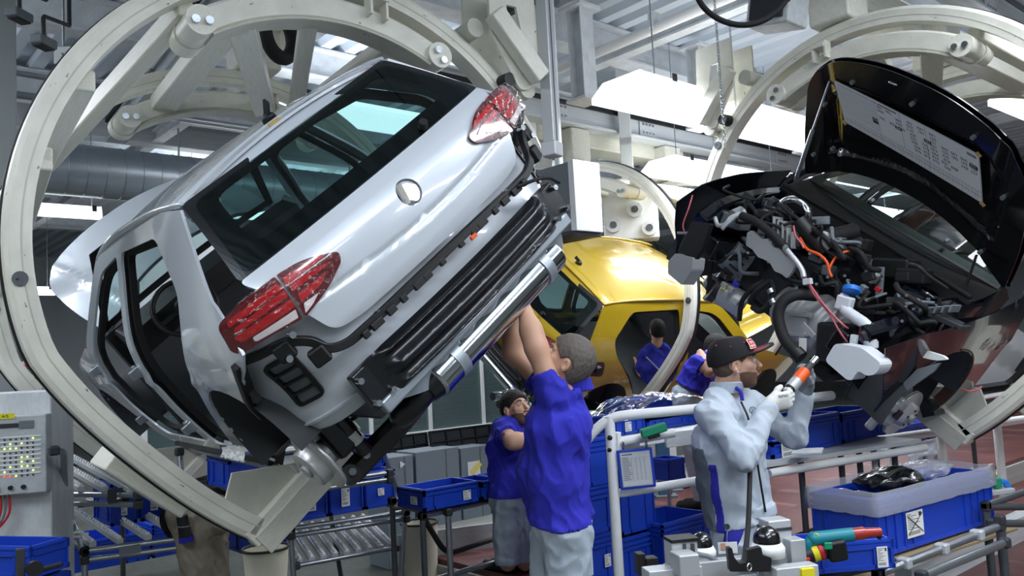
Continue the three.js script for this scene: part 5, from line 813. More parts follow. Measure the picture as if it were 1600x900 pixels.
// railing in front of the crate stack
{
  const d = 4.35, p = (u, v, k = d) => P(u, v, { d: k }), t = thing('guard_railing', 'white tube railing between the two front workers', 'railing'), top = p(1112, 637), bend = p(952, 651);
  mesh('top_tube', [pipe([p(898, 740), p(912, 690), bend, top, p(1300, 618, 4.8)], .026, .22, 14)], M.white, t); mesh('post', [pipe([bend, V(bend.x + .0, .02, bend.z)], .027, .05, 14)], M.white, t);
  mesh('middle_tube', [cylAB(p(962, 692), p(1054, 676), .024, .024, 14)], M.white, t); mesh('lower_tube', [cylAB(p(966, 771), p(1112, 748), .024, .024, 14)], M.white, t); mesh('post', [cylAB(p(1118, 742), down(p(1118, 742)), .024, .024, 12)], M.white, t);
  for (const v of [684, 703]) mesh('cap_bolt', [ball(.014, p(953, v, d - .03).toArray())], M.black, t);
  mesh('flange', [box(.03, .1, .05, p(963, 690).toArray(), undefined, .005)], M.white, t);
  const c = thing('clipboard', 'blue hanging clipboard with printed table on the railing', 'clipboard', p(994, 732, 4.3), -41 * D2R); const cb = mesh('board', [box(.185, .205, .012, [0, 0, 0], [0, 0, .05], .006)], M.crate, c);
  mesh('sheet', [xf(new THREE.PlaneGeometry(.155, .175), [0, 0, .008], [0, 0, .05])], decal(canvasTex(256, 280, (x, w, h) => { x.fillStyle = '#c9cdcf'; x.fillRect(0, 0, w, h); x.strokeStyle = '#4a4d55'; x.fillStyle = '#4a4d55'; x.strokeRect(6, 6, w - 12, h - 12); x.fillRect(14, 16, 90, 8); for (let i = 0; i < 14; i++) { x.beginPath(); x.moveTo(10, 50 + i * 14); x.lineTo(w - 10, 50 + i * 14); x.stroke(); x.fillRect(14, 40 + i * 14, 50 + (i * 31) % 26, 4); } for (const a of [90, 130, 165, 200]) { x.fillRect(a, 50, 2, 180); } })), c); for (const s of [-1, 1]) mesh('ring_hook', [xf(new THREE.TorusGeometry(.018, .003, 6, 14), [s * .06, .12, 0], [0, 1.2, 0])], M.darkTube, c);
  const g = thing('green_block', 'green plastic bumper block on the railing', 'block', p(1021, 672, 4.28), -.72); mesh('block', [box(.135, .045, .06, [0, 0, 0], [0, 0, .25], .008)], M.green, g); mesh('seat', [box(.06, .02, .05, [0, -.03, 0], [0, 0, .25], .004)], M.rubber, g);
  const tr = thing('shelf_tray', 'pale sheet-metal tray shelf behind the railing', 'shelf'); const A = P(1040, 690, { d: 4.95 }), B = P(1110, 680, { d: 4.95 }); mesh('board', [barAB(P(960, 690, { y: A.y }), P(1120, 668, { y: A.y }), .45, .03, 0, .004)], M.whiteSteel, tr); mesh('lip', [barAB(P(1040, 688, { y: A.y }), P(1112, 679, { y: A.y }), .02, .09, 0, .004)], M.lightSteel, tr); for (const u of [970, 1110]) { const q = P(u, 690, { y: A.y }); mesh('leg', [cylAB(q, down(q, .0), .02, .02, 10)], M.whiteSteel, tr); }
  const f = thing('clear_film', 'clear plastic film draped over the tray crates', 'plastic film', P(1010, 640, { d: 5.15 }), -.1); mesh('film', panel([[-.34, -.22], [.34, -.22], [.34, .22], [-.34, .22]], [], (x, z) => [x, .08 - .5 * x * x * (x < 0 ? 2.0 : .4) + .045 * Math.abs(noise.noise(x * 6, z * 7, 3)) + .008 * noise.noise(x * 15, z * 13, 5) - .25 * Math.max(0, Math.abs(z) - .15), z], { one: true, max: .02 }), M.film, f);
}
// right shelf, legs, lower rack
{
  const t = thing('shelf_table', 'white tube shelf table carrying the right blue crates', 'table'), y = yAt(1260, 714, 4.8), A = P(1200, 727, { y }), B = P(1445, 688, { y });
  mesh('board', [barAB(A.clone().add(V(0, 0, -.2)), B.clone().add(V(0, 0, -.2)), .4, .025, 0, .004)], M.lightSteel, t); mesh('front_tube', [cylAB(A.clone().add(V(0, -.045, 0)), B.clone().add(V(0, -.045, 0)), .024, .024, 14)], M.white, t);
  for (const [k, m] of [[.25, M.darkTube], [.5, M.darkTube], [.62, M.darkTube], [.72, M.whiteSteel], [.86, M.darkTube]]) { const q = A.clone().lerp(B, k).add(V(.05, 0, -.1)); const l = mesh('leg', [cylAB([q.x, y, q.z], [q.x, .27, q.z], .018, .018, 12)], m, t); mesh('leg_foot', [cylAB([q.x, .25, q.z], [q.x, .275, q.z], .03, .022, 12)], M.black, l); }
  mesh('end_plate', [box(.12, .012, .16, P(1262, 705, { d: 4.6 }).toArray(), [0, .4, .1], .003)], M.whiteSteel, t);
  { const z = rowZ.r2, q0 = P(1386, 680, { z }), q1 = P(1550, 662, { z }), st = thing('shelf_table', 'distant low shelf under the far blue crates', 'table'), yy = Math.min(q0.y, q1.y); for (const o of scene.children) if (o.userData.label && o.userData.label.startsWith('distant') && o.userData.category === 'crate') o.position.y = yy; mesh('board', [box(q1.x - q0.x, .03, .36, [(q0.x + q1.x) / 2, yy - .017, z - .15], undefined, .004)], M.whiteSteel, st); for (const x of [q0.x + .1, q1.x - .1]) mesh('leg', [cylAB([x, .02, z - .15], [x, yy - .03, z - .15], .022, .022, 10)], M.darkTube, st); }
  const r = thing('guard_railing', 'white railing behind the support arm at right', 'railing'), y3 = yAt(1500, 668, 7), C = P(1360, 690, { y: y3 }), D = P(1600, 655, { y: y3 }); mesh('top_tube', [cylAB(C, D, .035, .035, 12)], M.white, r); for (const k of [.12, .42, .8]) { const q = C.clone().lerp(D, k); mesh('post', [cylAB(q, down(q, .25), .035, .035, 12)], M.white, r); } const gb = thing('green_block', 'green block on the far railing by the support arm', 'block', P(1482, 667, { d: 6.9 }), -.7); mesh('block', [box(.2, .07, .1, [0, .02, 0], [0, 0, .2], .01)], M.green, gb); mesh('seat', [box(.1, .03, .08, [0, -.03, 0], undefined, .004)], M.rubber, gb);
  const u = rack('grey tube rack at lower right under the lined crate', [['shelf_tube', [P(1268, 905, { d: 3.8 }), P(1392, 880, { d: 3.85 })], .02, M.darkTube], ['shelf_tube', [P(1372, 896, { d: 3.7 }), P(1562, 822, { d: 4.1 })], .02, M.steelTube], ['shelf_tube', [P(1440, 900, { d: 3.6 }), P(1570, 848, { d: 4.0 })], .02, M.steelTube], ['shelf_tube', [P(1540, 790, { d: 4.6 }), P(1640, 755, { d: 4.9 })], .02, M.darkTube], ['shelf_tube', [P(1540, 792, { d: 4.6 }), P(1640, 792, { d: 4.8 })], .02, M.darkTube], ['shelf_tube', [P(1550, 818, { d: 4.4 }), P(1640, 818, { d: 4.6 })], .02, M.darkTube], ['tube', [P(1562, 812, { d: 4.1 }), down(P(1562, 812, { d: 4.1 }))], .022, M.darkTube], ['tube', [P(1372, 896, { d: 3.7 }), down(P(1372, 896, { d: 3.7 }))], .022, M.darkTube], ['tube', [P(1540, 790, { d: 4.6 }), down(P(1540, 790, { d: 4.6 }))], .022, M.darkTube]]);
  mesh('shelf_board', [barAB(P(1300, 905, { y: bigC.position.y - .02 }).add(V(0, 0, -.1)), P(1560, 822, { y: bigC.position.y - .02 }).add(V(0, 0, -.1)), .42, .015, 0, .003)], M.carton, u);
  for (const k of [.2, .5, .8]) mesh('tube_clip', [box(.05, .05, .06, P(1372, 896, { d: 3.7 }).lerp(P(1562, 822, { d: 4.1 }), k).toArray(), undefined, .01)], M.aluMatte, u);
  struct('trim', [barAB(V(5.4, .1, -2.55), V(14, .1, -2.55), .12, .2, 0, .01)], M.whiteSteel, 'low pale kerb along the red floor at lower right');
  struct('floor', (() => { const g = pbox(12, .02, 3.2, [11.6, .006, -1.9]); const p = g.attributes.position, q = g.attributes.uv; for (let i = 0; i < p.count; i++) q.setXY(i, p.getX(i) * .25, p.getZ(i) * .25); return g; })(), M.deck, 'red floor strip at lower right');
  struct('floor', [pbox(16, .02, 1.4, [12, .26, -6.2])], M.concrete, 'grey walkway strip beyond the red deck');
  for (const [uu, v] of [[1292, 793], [1338, 781], [1490, 741], [1556, 740], [1520, 733]]) { const q = P(uu, v, { y: .253 }); struct('trim', [box(.16, .004, .05, [q.x, .253, q.z], [0, .2, 0], .001)], M.yellowTag, 'worn yellow floor mark on the red deck'); }
}
// cordless screwdriver and square-drive tool
{
  const d = 3.48, p = (u, v) => P(u, v, { d }), t = thing('cordless_screwdriver', 'teal angle screwdriver with red nose lying across the small crate', 'power tool');
  mesh('handle', [cylAB(p(1272, 842), p(1332, 835), .030, .028, 18), ball(.03, p(1272, 842).toArray()), pipe([p(1274, 842), p(1264, 846), p(1262, 862)], .022, .03)], M.teal, t); mesh('nose', [cylAB(p(1332, 835), p(1350, 833), .026, .026, 18), cylAB(p(1350, 833), p(1376, 831), .021, .018, 16)], phy(0xa02a20, .3, 0, { clearcoat: .6 }), t); mesh('tip', [cylAB(p(1374, 832), p(1374, 842), .009, .009, 10)], M.black, t); mesh('yellow_stripe', [box(.05, .006, .02, p(1278, 833).toArray(), undefined, .001)], M.yellowTag, t);
  const b = thing('battery_tool', 'dark cordless tool with green button and red collar in front of the small crate', 'power tool'); mesh('body', [cylAB(p(1252, 870), p(1312, 852), .036, .036, 16), box(.10, .09, .08, p(1304, 856).toArray(), [0, .8, .2], .015)], M.black, b); mesh('red_collar', [cylAB(p(1278, 862), p(1284, 860), .039, .039, 18)], M.redWire, b); mesh('yellow_label', [cylAB(p(1268, 865), p(1277, 862), .0375, .0375, 18)], M.yellowTag, b); mesh('green_button', [box(.035, .03, .012, P(1294, 853, { d: 3.40 }).toArray(), [0, -.7, 0], .006)], M.green, b); mesh('red_tip', [box(.03, .014, .02, P(1260, 874, { d: 3.40 }).toArray(), undefined, .004)], M.redWire, b);
  const c = thing('pipe_fitting', 'blue pipe with green clamps at the right edge of the deck', 'fitting', P(1550, 755, { d: 4.9 }), -.4); mesh('pipe', [pipe([V(-.12, 0, 0), V(.1, 0, 0), V(.12, -.04, 0)], .018, .03)], M.blueCap, c); for (const x of [-.02, -.2]) mesh('clamp', [box(.05, .06, .05, [x + .05, 0, 0], undefined, .008)], M.green, c); mesh('base_plate', [box(.26, .03, .08, [0, -.05, 0], undefined, .006)], M.aluMatte, c);
}
// foreground fixture
{
  const d = 3.0, p = (u, v, k = d) => P(u, v, { d: k }), t = thing('assembly_fixture', 'aluminium fixture with black domes and hook plate in front of the capped worker', 'fixture');
  const ax = -41 * D2R, bx = (n, u, v, w, h, dd, m, k = d) => mesh(n, [box(w, h, dd, undefined, [0, ax + .2, 0], Math.min(w, h, dd) * .08).translate(...p(u, v, k).toArray())], m, t);
  bx('profile_block', 1064, 862, .10, .10, .08, M.aluMatte); for (const s of [-1, 0, 1]) bx('profile_slot', 1064 + s * 13, 866, .012, .09, .083, M.darkTube, d - .005); bx('block_cap', 1064, 841, .105, .012, .085, M.black);
  bx('clamp_block', 1070, 880, .075, .075, .09, M.castAlu, d - .1); bx('profile_block', 1212, 840, .09, .14, .08, M.aluMatte, d + .05); bx('block_cap', 1210, 824, .095, .01, .085, M.darkGrey, d + .05);
  for (const [u, v, r, k] of [[1096, 848, .040, d + .1], [1198, 842, .047, d - .05]]) { const q = p(u, v, k); mesh('black_dome', [lathe([[r, -.02], [r, 0], [r * .92, r * .4], [r * .7, r * .72], [r * .35, r * .94], [0, r]], 24, q.toArray())], M.blackGloss, t); mesh('dome_seat', [lathe([[0, -.06], [r * 1.25, -.06], [r * 1.3, -.03], [r * 1.05, -.012], [0, -.012]], 24, q.toArray())], M.white, t); }
  bx('carrier_bar', 1110, 888, .34, .06, .05, M.castAlu, d); bx('carrier_bar', 1050, 896, .2, .05, .08, M.aluMatte, d - .05); bx('side_plate', 1220, 886, .16, .10, .04, M.castAlu, d); bx('clamp_block', 1240, 858, .06, .08, .07, M.castAlu, d); bx('cover_plate', 1240, 894, .16, .05, .06, M.aluMatte, d - .1); bx('yellow_tag', 1256, 893, .05, .035, .062, M.yellowTag, d - .105); bx('stop_block', 1000, 880, .03, .08, .05, M.black, d + .2); bx('stop_block', 1016, 880, .05, .05, .05, M.black, d + .2);
  const hk = [[1137, 857], [1144, 856], [1147, 870], [1155, 881], [1166, 879], [1168, 860], [1190, 855], [1192, 868], [1206, 872], [1204, 893], [1140, 893]], pl0 = V(0, 0, 1).applyAxisAngle(V(0, 1, 0), ax), c0 = p(1165, 875, d - .12), ex = V(Math.cos(ax), 0, -Math.sin(ax));
  mesh('hook_plate', plate(rpoly(hk.map(([u, v]) => { const q = p(u, v, d - .12).sub(c0); return [q.dot(ex), q.y, .006]; }), 0, 3), [], .03, new THREE.Matrix4().makeBasis(ex, V(0, 1, 0), pl0).setPosition(c0)), M.black, t);
  mesh('bench_leg', [box(.5, .74, .2, [p(1120, 900, d + .05).x, .37, p(1120, 900, d + .05).z], [0, ax, 0], .02)], M.castAlu, t);
  mesh('cable', [hose([p(1090, 866), p(1108, 870), p(1124, 880), p(1140, 900), p(1150, 940)], .009, 30)], M.midGrey, t); mesh('eye_screw', [xf(new THREE.TorusGeometry(.012, .003, 6, 14), p(1171, 886, d - .16).toArray())], M.chrome, t);
  const c = thing('hanging_hose', 'black hose hanging in front of the capped worker', 'hose'); mesh('hose', [hose([P(1172, 722, { d: 3.72 }), P(1171, 770, { d: 3.62 }), P(1169, 820, { d: 3.4 }), P(1165, 862, { d: 3.05 }), P(1163, 885, { d: 2.9 })], .011, 30)], M.rubber, c); mesh('hose_end', [cylAB(P(1172, 716, { d: 3.73 }), P(1172, 728, { d: 3.71 }), .014, .014)], M.black, c);
}
// control cabinet, bottom left
{
  const d = 4.3, c = P(36, 760, { d }), t = thing('control_cabinet', 'pale control cabinet with rows of indicator lights at the left edge', 'cabinet', [c.x, 0, c.z], -28 * D2R);
  const L = (u, v, k = 0) => { const q = P(u, v, { d: d - k }); return t.worldToLocal(q); }; t.updateMatrixWorld(true);
  const top = L(40, 612), rx = L(78, 760).x, lx = -.5; mesh('body', [box(rx - lx, top.y, .4, [(rx + lx) / 2, top.y / 2, -.2], undefined, .01)], M.whiteSteel, t);
  const pt = L(40, 648).y, pb = L(40, 768).y, pan = mesh('indicator_panel', [box(rx - lx + .01, pt - pb, .10, [(rx + lx) / 2, (pt + pb) / 2, .05], undefined, .008)], M.lightSteel, t), x0 = L(-30, 700).x, w = rx - lx - .04, zf = .102;
  mesh('display', [box(.16, .022, .006, [L(12, 664).x, L(12, 664).y, zf], undefined, .002)], M.darkGrey, pan); mesh('yellow_label', [xf(new THREE.PlaneGeometry(.2, .028), [L(0, 650).x, L(0, 651).y + .004, zf + .003])], decal(canvasTex(256, 40, (x) => { x.fillStyle = '#e6dc2e'; x.fillRect(0, 0, 256, 40); x.fillStyle = '#1c1c18'; x.font = 'bold 26px sans-serif'; x.fillText('45620 XL 4/5', 66, 30); })), pan);
  const on = [], off = [], red = []; const m0 = seed; seed = 99; const yT = L(36, 684).y, yB = L(36, 740).y; for (let r = 0; r < 9; r++) { mesh('light_row_strip', [box(w, .008, .004, [(rx + lx) / 2, yT + (yB - yT) * (r - .45) / 8, zf], undefined, .001)], M.white, pan); for (let k = 0; k < 22; k++) { const x = lx + .03 + k * (w - .02) / 22, y = yT + (yB - yT) * r / 8, g = xf(new THREE.SphereGeometry(.0048, 6, 5), [x, y, zf]); (r === 8 && k > 15 && k < 18 ? red : rnd() < .38 ? on : off).push(g); } } seed = m0;
  for (const [n, g, m] of [['lit_indicators', on, M.ledGreen], ['red_indicators', red, M.ledRed], ['unlit_indicators', off, M.darkGrey]]) mesh(n, g, m, pan).userData.kind = 'stuff';
  for (let i = 0; i < 9; i++) mesh('socket', [cylAB([lx + .06 + i * (w - .06) / 9, L(36, 757).y, zf - .01], [lx + .06 + i * (w - .06) / 9, L(36, 757).y, zf + .012], .011, .011, 12)], [1, 2, 7, 8].includes(i) ? M.black : M.midGrey, pan);
  mesh('key_pad', [box(.07, .04, .003, [L(48, 662).x, L(48, 662).y, zf], undefined, .001)], M.midGrey, pan);
  for (const k of [0, 1, 2]) mesh('wire', [hose([V(rx - .22 + k * .02, pb, .06), V(rx - .22 + k * .02, pb - .10, .07), V(rx - .28, pb - .2, .06), V(lx, pb - .26 - k * .02, .05)], .006, 20)], k === 1 ? M.midGrey : M.redWire, t);
  const cl = thing('clamp_stand', 'dark clamp stand among the corner crates', 'clamp', P(32, 905, { d: 3.3 })); mesh('post', [box(.03, .2, .03, [0, .02, 0], undefined, .004)], M.darkGrey, cl); mesh('knob', [cylAB([.04, .04, .03], [.04, .04, .06], .03, .03, 16)], M.black, cl); mesh('lever', [box(.11, .02, .02, [.09, .03, .03], [0, 0, .1], .006)], M.black, cl);
}
// buckets, grey cases, partition
function bucket(label, u, v, d, r, h) { const p = P(u, v, { d }), t = thing('bucket', label, 'bucket', [p.x, p.y, p.z]); mesh('shell', [lathe([[r * .8, -h], [r, 0], [r * 1.04, .005], [r * 1.04, -.012], [r * .96, -.012], [r * .78, -h + .01], [0, -h + .01], [0, -h]], 28)], M.bucket, t); mesh('rim', [xf(new THREE.TorusGeometry(r * 1.02, .008, 6, 28), [0, 0, 0], [Math.PI / 2, 0, 0])], M.black, t); return t; }
bucket('cream bucket with black rim below the hoop foot', 415, 856, 4.7, .125, .35); bucket('cream bucket behind the pipe stand by the red deck', 655, 816, 6.0, .13, .8);
{
  const cases = [[[604, 806], [650, 803], 6.75, .46, 'grey folding case left of the row with a torn white sticker'], [[652, 802], [722, 796], 6.75, .50, 'grey folding case in the middle of the row'], [[723, 795], [768, 789], 6.75, .52, 'grey folding case with a note and yellow slip'], [[770, 789], [812, 784], 6.75, .52, 'grey folding case half hidden by the bending worker']];
  for (const [a, b, d, h, l] of cases) { const z = rowZ.g ??= P(...a, { d }).z, A = P(...a, { z }), B = P(...b, { z }), y = A.y, w = Math.abs(B.x - A.x) - .012, c = A.clone().add(B).multiplyScalar(.5), t = thing('grey_case', l, 'case', [c.x, 0, z], 0, 'grey folding cases behind the racks'); mesh('body', [box(w, y + h, .3, [0, (y + h) / 2, -.15], undefined, .008)], M.greyBox, t); mesh('seam', [box(.012, y + h - .02, .006, [w * .2, (y + h) / 2, .002], undefined, .001)], M.midGrey, t); if (l.includes('note')) { mesh('note', [xf(new THREE.PlaneGeometry(.14, .14), [-.02, y + h * .62, .006])], M.paper, t); mesh('yellow_slip', [xf(new THREE.PlaneGeometry(.13, .05), [.0, y + h * .64, .009], [0, 0, .6])], std(0xe8d86a, .7), t); } if (l.includes('torn')) mesh('torn_sticker', [xf(new THREE.CircleGeometry(.035, 3), [.02, y + h * .85, .006])], M.paper, t); }
  for (const [a, b, l] of [[[606, 715], [668, 706], 'black ribbed lid leaning left above the grey cases'], [[672, 706], [788, 690], 'black ribbed lid leaning right above the grey cases']]) { const d = 7.4, y = yAt(a[0], a[1], d), A = P(...a, { y }), B = P(...b, { y }), w = A.distanceTo(B), ex = B.clone().sub(A).normalize(), t = thing('ribbed_lid', l, 'lid', [(A.x + B.x) / 2, y, (A.z + B.z) / 2], Math.atan2(-ex.z, ex.x)); mesh('panel', [box(w, .2, .02, [0, .08, 0], [-.15, 0, 0], .004)], M.foam, t); const n = Math.round(w / .16); for (let i = 0; i <= n; i++) mesh('rib', [box(.014, .2, .02, [-w / 2 + .01 + i * (w - .02) / n, .08, .016], [-.15, 0, 0], .003)], M.black, t); for (const yy of [-.015, .08, .175]) mesh('rib', [box(w, .014, .02, [0, yy, .014 - (yy - .08) * .15], [-.15, 0, 0], .003)], M.black, t); mesh('prop', [box(.03, y, .03, [0, -y / 2, -.05], undefined, .004)], M.darkGrey, t); }
  // glazed office partition far behind
  const y0 = .9, A = P(560, 690, { d: 10.2 }), B = P(840, 640, { d: 10.2 }), ex = V(1, 0, 0), t = thing('office_partition', 'glazed partition with blinds behind the grey cases', 'partition', [6.2, 0, -8.9]);
  mesh('lower_wall', [box(7, .75, .1, [0, .375, 0], undefined, .01)], M.wallGrey, t); mesh('upper_wall', [box(7, 1.5, .1, [0, 2.45, 0], undefined, .01)], M.wallFar, t); for (let i = 0; i <= 8; i++) mesh('mullion', [box(.05, .95, .08, [-3.5 + i * .875, 1.22, .02], undefined, .006)], M.white, t); mesh('sill', [box(7, .04, .12, [0, .76, .02], undefined, .004)], M.white, t);
  for (let i = 0; i < 8; i++) { mesh('pane', [box(.82, .92, .012, [-3.06 + i * .875, 1.22, .03], undefined, .001)], M.window, t); const bl = []; for (let k = 0; k < 26; k++) bl.push(pbox(.81, .012, .018, [-3.06 + i * .875, .80 + k * .033, -.01], [.6, 0, 0])); const b = mesh('blind', bl, M.greyBox, t); b.userData.kind = 'stuff'; mesh('backing', [pbox(.84, .95, .01, [-3.06 + i * .875, 1.22, -.05])], M.greyBox, t); }
}
// background posts and aisle furniture behind the railing
for (const [u, d, w, m, l] of [[1022, 8.2, .10, M.white, 'white panel post behind the clipboard'], [1035, 8.0, .13, std(0x3d6285, .5), 'blue panel post behind the clipboard'], [1048, 8.3, .1, M.white, 'white panel post left of the grey trousers']]) { const p = P(u, 700, { d }), t = thing('panel_post', l, 'post', [p.x, 0, p.z], -41 * D2R); mesh('post', [box(w, 1.15, .06, [0, .575, 0], undefined, .01)], m, t); mesh('post_foot', [box(w + .08, .03, .16, [0, .26, 0], undefined, .006)], M.midGrey, t); }

// perforated tool post behind the hoop at left
{ const p = P(62, 560, { d: 6.3 }), t = thing('tool_post', 'white perforated post with yellow and red tool handles behind the left hoop', 'post', [p.x, 0, p.z], -.5); mesh('post', [box(.09, 2.1, .05, [0, 1.05, 0], undefined, .006)], M.white, t); for (let i = 0; i < 14; i++) mesh('slot', [box(.016, .03, .004, [-.02, 1.35 + i * .05, .026], undefined, .001)], M.darkGrey, t); const q = t.worldToLocal(P(62, 578, { d: 6.2 })); for (const [dx, dy, m, n] of [[0, .02, M.yellowTag, 'yellow_handle'], [.05, -.05, M.orange, 'red_handle'], [-.08, .02, M.redWire, 'red_grip']]) mesh(n, [box(.09, .05, .04, [dx, p.y - .08 + dy, .06], [0, 0, .2], .012)], m, t); mesh('bracket', [box(.2, .02, .05, [0, p.y - .03, .04], undefined, .004)], M.aluMatte, t); }
// ---------- people ----------
const smin = (a, b, k) => { const h = Math.max(0, k - Math.abs(a - b)) / k; return Math.min(a, b) - h * h * k * .25; };
function cone(a, b, ra, rb) {
  const ax = a.x, ay = a.y, az = a.z, dx = b.x - ax, dy = b.y - ay, dz = b.z - az, L = dx * dx + dy * dy + dz * dz || 1e-9;
  return (x, y, z) => { let t = ((x - ax) * dx + (y - ay) * dy + (z - az) * dz) / L; t = t < 0 ? 0 : t > 1 ? 1 : t; return Math.hypot(x - ax - dx * t, y - ay - dy * t, z - az - dz * t) - ra - (rb - ra) * t; };
}
const uni = (fs, k) => (x, y, z) => { let d = fs[0](x, y, z); for (let i = 1; i < fs.length; i++) d = smin(d, fs[i](x, y, z), k); return d; };
const inflate = (f, r) => (x, y, z) => f(x, y, z) - r;
function boundsOf(pts, m) { const lo = [1e9, 1e9, 1e9], hi = [-1e9, -1e9, -1e9]; for (const p of pts) [p.x, p.y, p.z].forEach((v, i) => { lo[i] = Math.min(lo[i], v - m); hi[i] = Math.max(hi[i], v + m); }); return [lo, hi]; }
function handField(w, dir, nrm, thumbSide, curl, sc = 1) {   // wrist, finger direction, palm normal (curl side), thumb side
  dir = dir.clone().normalize(); nrm = nrm.clone().addScaledVector(dir, -nrm.dot(dir)).normalize(); const sd = dir.clone().cross(nrm).normalize().multiplyScalar(thumbSide), f = [], pts = [w.clone()];
  const at = (a, b, c) => w.clone().addScaledVector(dir, a * sc).addScaledVector(sd, b * sc).addScaledVector(nrm, c * sc);
  for (const b of [-.026, -.009, .009, .026]) f.push(cone(at(.01, b * .7, 0), at(.082, b, 0), .017 * sc, .014 * sc));
  const fing = [];
  [[.028, .088, .072], [.010, .094, .080], [-.010, .092, .075], [-.029, .084, .058]].forEach(([b, a, len], i) => {
    let p = at(a, b, 0), ang = 0, q; for (const [k, c] of [[.46, .55], [.31, .9], [.23, .6]]) { ang += c * curl; const d = dir.clone().multiplyScalar(Math.cos(ang)).addScaledVector(nrm, Math.sin(ang)); q = p.clone().addScaledVector(d, len * k * sc); fing.push(cone(p, q, .0095 * sc, .0085 * sc)); pts.push(q); p = q; }
  });
  { let p = at(.03, .034, .004), q; f.push(cone(at(.012, .015, 0), p, .016 * sc, .013 * sc)); let a = dir.clone().multiplyScalar(.75).addScaledVector(sd, .55).addScaledVector(nrm, .4 * curl).normalize(); q = p.clone().addScaledVector(a, .036 * sc); fing.push(cone(p, q, .012 * sc, .0105 * sc)); p = q; a = dir.clone().multiplyScalar(.8).addScaledVector(sd, .05).addScaledVector(nrm, .55 * curl).normalize(); q = p.clone().addScaledVector(a, .03 * sc); fing.push(cone(p, q, .0105 * sc, .009 * sc)); pts.push(q); }
  const palm = uni(f, .02), fs = [palm, ...fing]; return { f: uni(fs, .007), pts };
}
function human(label, S) {
  const J = S.J, t = thing('person', label, 'person'), feet = [J.ankL, J.ankR].filter(Boolean);
  const lat = J.shR.clone().sub(J.shL).normalize(), up = J.chest.clone().sub(J.pelvis).normalize();
  const mid = (a, b, k = .5) => a.clone().lerp(b, k), off = (p, k) => p.clone().addScaledVector(lat, k);
  const B = S.build ?? 1, cell = S.cell ?? .014, waist = J.waist ?? mid(J.chest, J.pelvis, .55);
  const torso = [cone(off(J.chest, -.075), off(J.chest, .075), .125 * B, .125 * B), cone(off(waist, -.06), off(waist, .06), .118 * B, .118 * B), cone(off(J.pelvis, -.08), off(J.pelvis, .08), .118 * B, .118 * B), cone(J.chest, waist, .13 * B, .122 * B), cone(waist, J.pelvis, .122 * B, .122 * B), ...[-1, 1].flatMap(s => [cone(off(J.chest, s * .078), off(waist, s * .062), .12 * B, .116 * B), cone(off(waist, s * .062), off(J.pelvis, s * .08), .116 * B, .116 * B)]), cone(J.shL, J.shR, .055, .055), cone(mid(J.shL, J.neck), J.chest, .055, .1), cone(mid(J.shR, J.neck), J.chest, .055, .1), ...(J.belly ? [cone(J.chest, J.belly, .11, .11), cone(J.belly, J.pelvis, .11, .11)] : [])];
  const armsUp = [], armsLo = [], legs = [];
  for (const s of ['L', 'R']) {
    armsUp.push(cone(J['sh' + s], J['el' + s], .058, .045)); armsLo.push(cone(J['el' + s], mid(J['el' + s], J['wr' + s], .35), .044, .043), cone(mid(J['el' + s], J['wr' + s], .35), J['wr' + s], .043, .029));
    legs.push(cone(J['hip' + s], J['kn' + s], .088, .06), cone(J['kn' + s], mid(J['kn' + s], J['ank' + s], .35), .056, .055), cone(mid(J['kn' + s], J['ank' + s], .35), J['ank' + s], .055, .038));
  }
  const in2 = f => inflate(f, -.016), bodyF = uni([...torso.map(in2), ...(S.top.long ? armsUp.map(in2) : armsUp), ...(S.top.long ? armsLo.map((f, i) => inflate(f, i % 2 ? -.008 : -.016)) : armsLo), ...legs.map(in2), cone(J.neck, mid(J.neck, J.head, .5), .06, .056)], .045);
  const all = Object.values(J), parts = [];
  { const [lo, hi] = boundsOf(all, .17); parts.push(isoMesh(bodyF, lo, hi, cell)); }
  // head in its own frame
  const hf = S.face.clone().normalize(), hu0 = (S.headUp ?? V(0, 1, 0)).clone(); hu0.addScaledVector(hf, -hu0.dot(hf)).normalize(); const hr = hf.clone().cross(hu0).normalize(), HC = J.head;
  const hp = (r, u, f) => HC.clone().addScaledVector(hr, r).addScaledVector(hu0, u).addScaledVector(hf, f);
  const H = (fn) => (x, y, z) => { const a = x - HC.x, b = y - HC.y, c = z - HC.z; return fn(a * hr.x + b * hr.y + c * hr.z, a * hu0.x + b * hu0.y + c * hu0.z, a * hf.x + b * hf.y + c * hf.z); };
  const ell = (cr, cu, cf, a, b, c) => (r, u, f) => { const k = Math.hypot((r - cr) / a, (u - cu) / b, (f - cf) / c); return (k - 1) * Math.min(a, b, c) * (k > .3 ? 1 : 1); };
  const lc = (a, b, ra, rb) => cone(V(...a), V(...b), ra, rb);
  const cran = ell(0, .03, -.012, .076, .092, .096), jaw = ell(0, -.045, .028, .060, .068, .066);
  const nose = lc([0, .012, .094], [0, -.022, .112], .008, .013), brow = [lc([.012, .03, .086], [.045, .03, .07], .011, .009), lc([-.012, .03, .086], [-.045, .03, .07], .011, .009)];
  const headL = (r, u, f) => { let d = smin(cran(r, u, f), jaw(r, u, f), .03); d = smin(d, ell(0, -.098, .062, .024, .018, .022)(r, u, f), .025); d = smin(d, nose(r, u, f), .012); for (const b of brow) d = smin(d, b(r, u, f), .012); d = smin(d, lc([-.05, -.012, .06], [-.03, -.02, .076], .016, .014)(r, u, f), .02); d = smin(d, lc([.05, -.012, .06], [.03, -.02, .076], .016, .014)(r, u, f), .02); for (const s of [-1, 1]) { const e = Math.hypot(r - s * .032, u - .008, f - .105) - .02; d = -smin(-d, e, .008); } d = smin(d, lc([-.018, -.05, .088], [.018, -.05, .088], .008, .008)(r, u, f), .006); d = smin(d, lc([-.015, -.063, .087], [.015, -.063, .087], .009, .009)(r, u, f), .006); return d; };
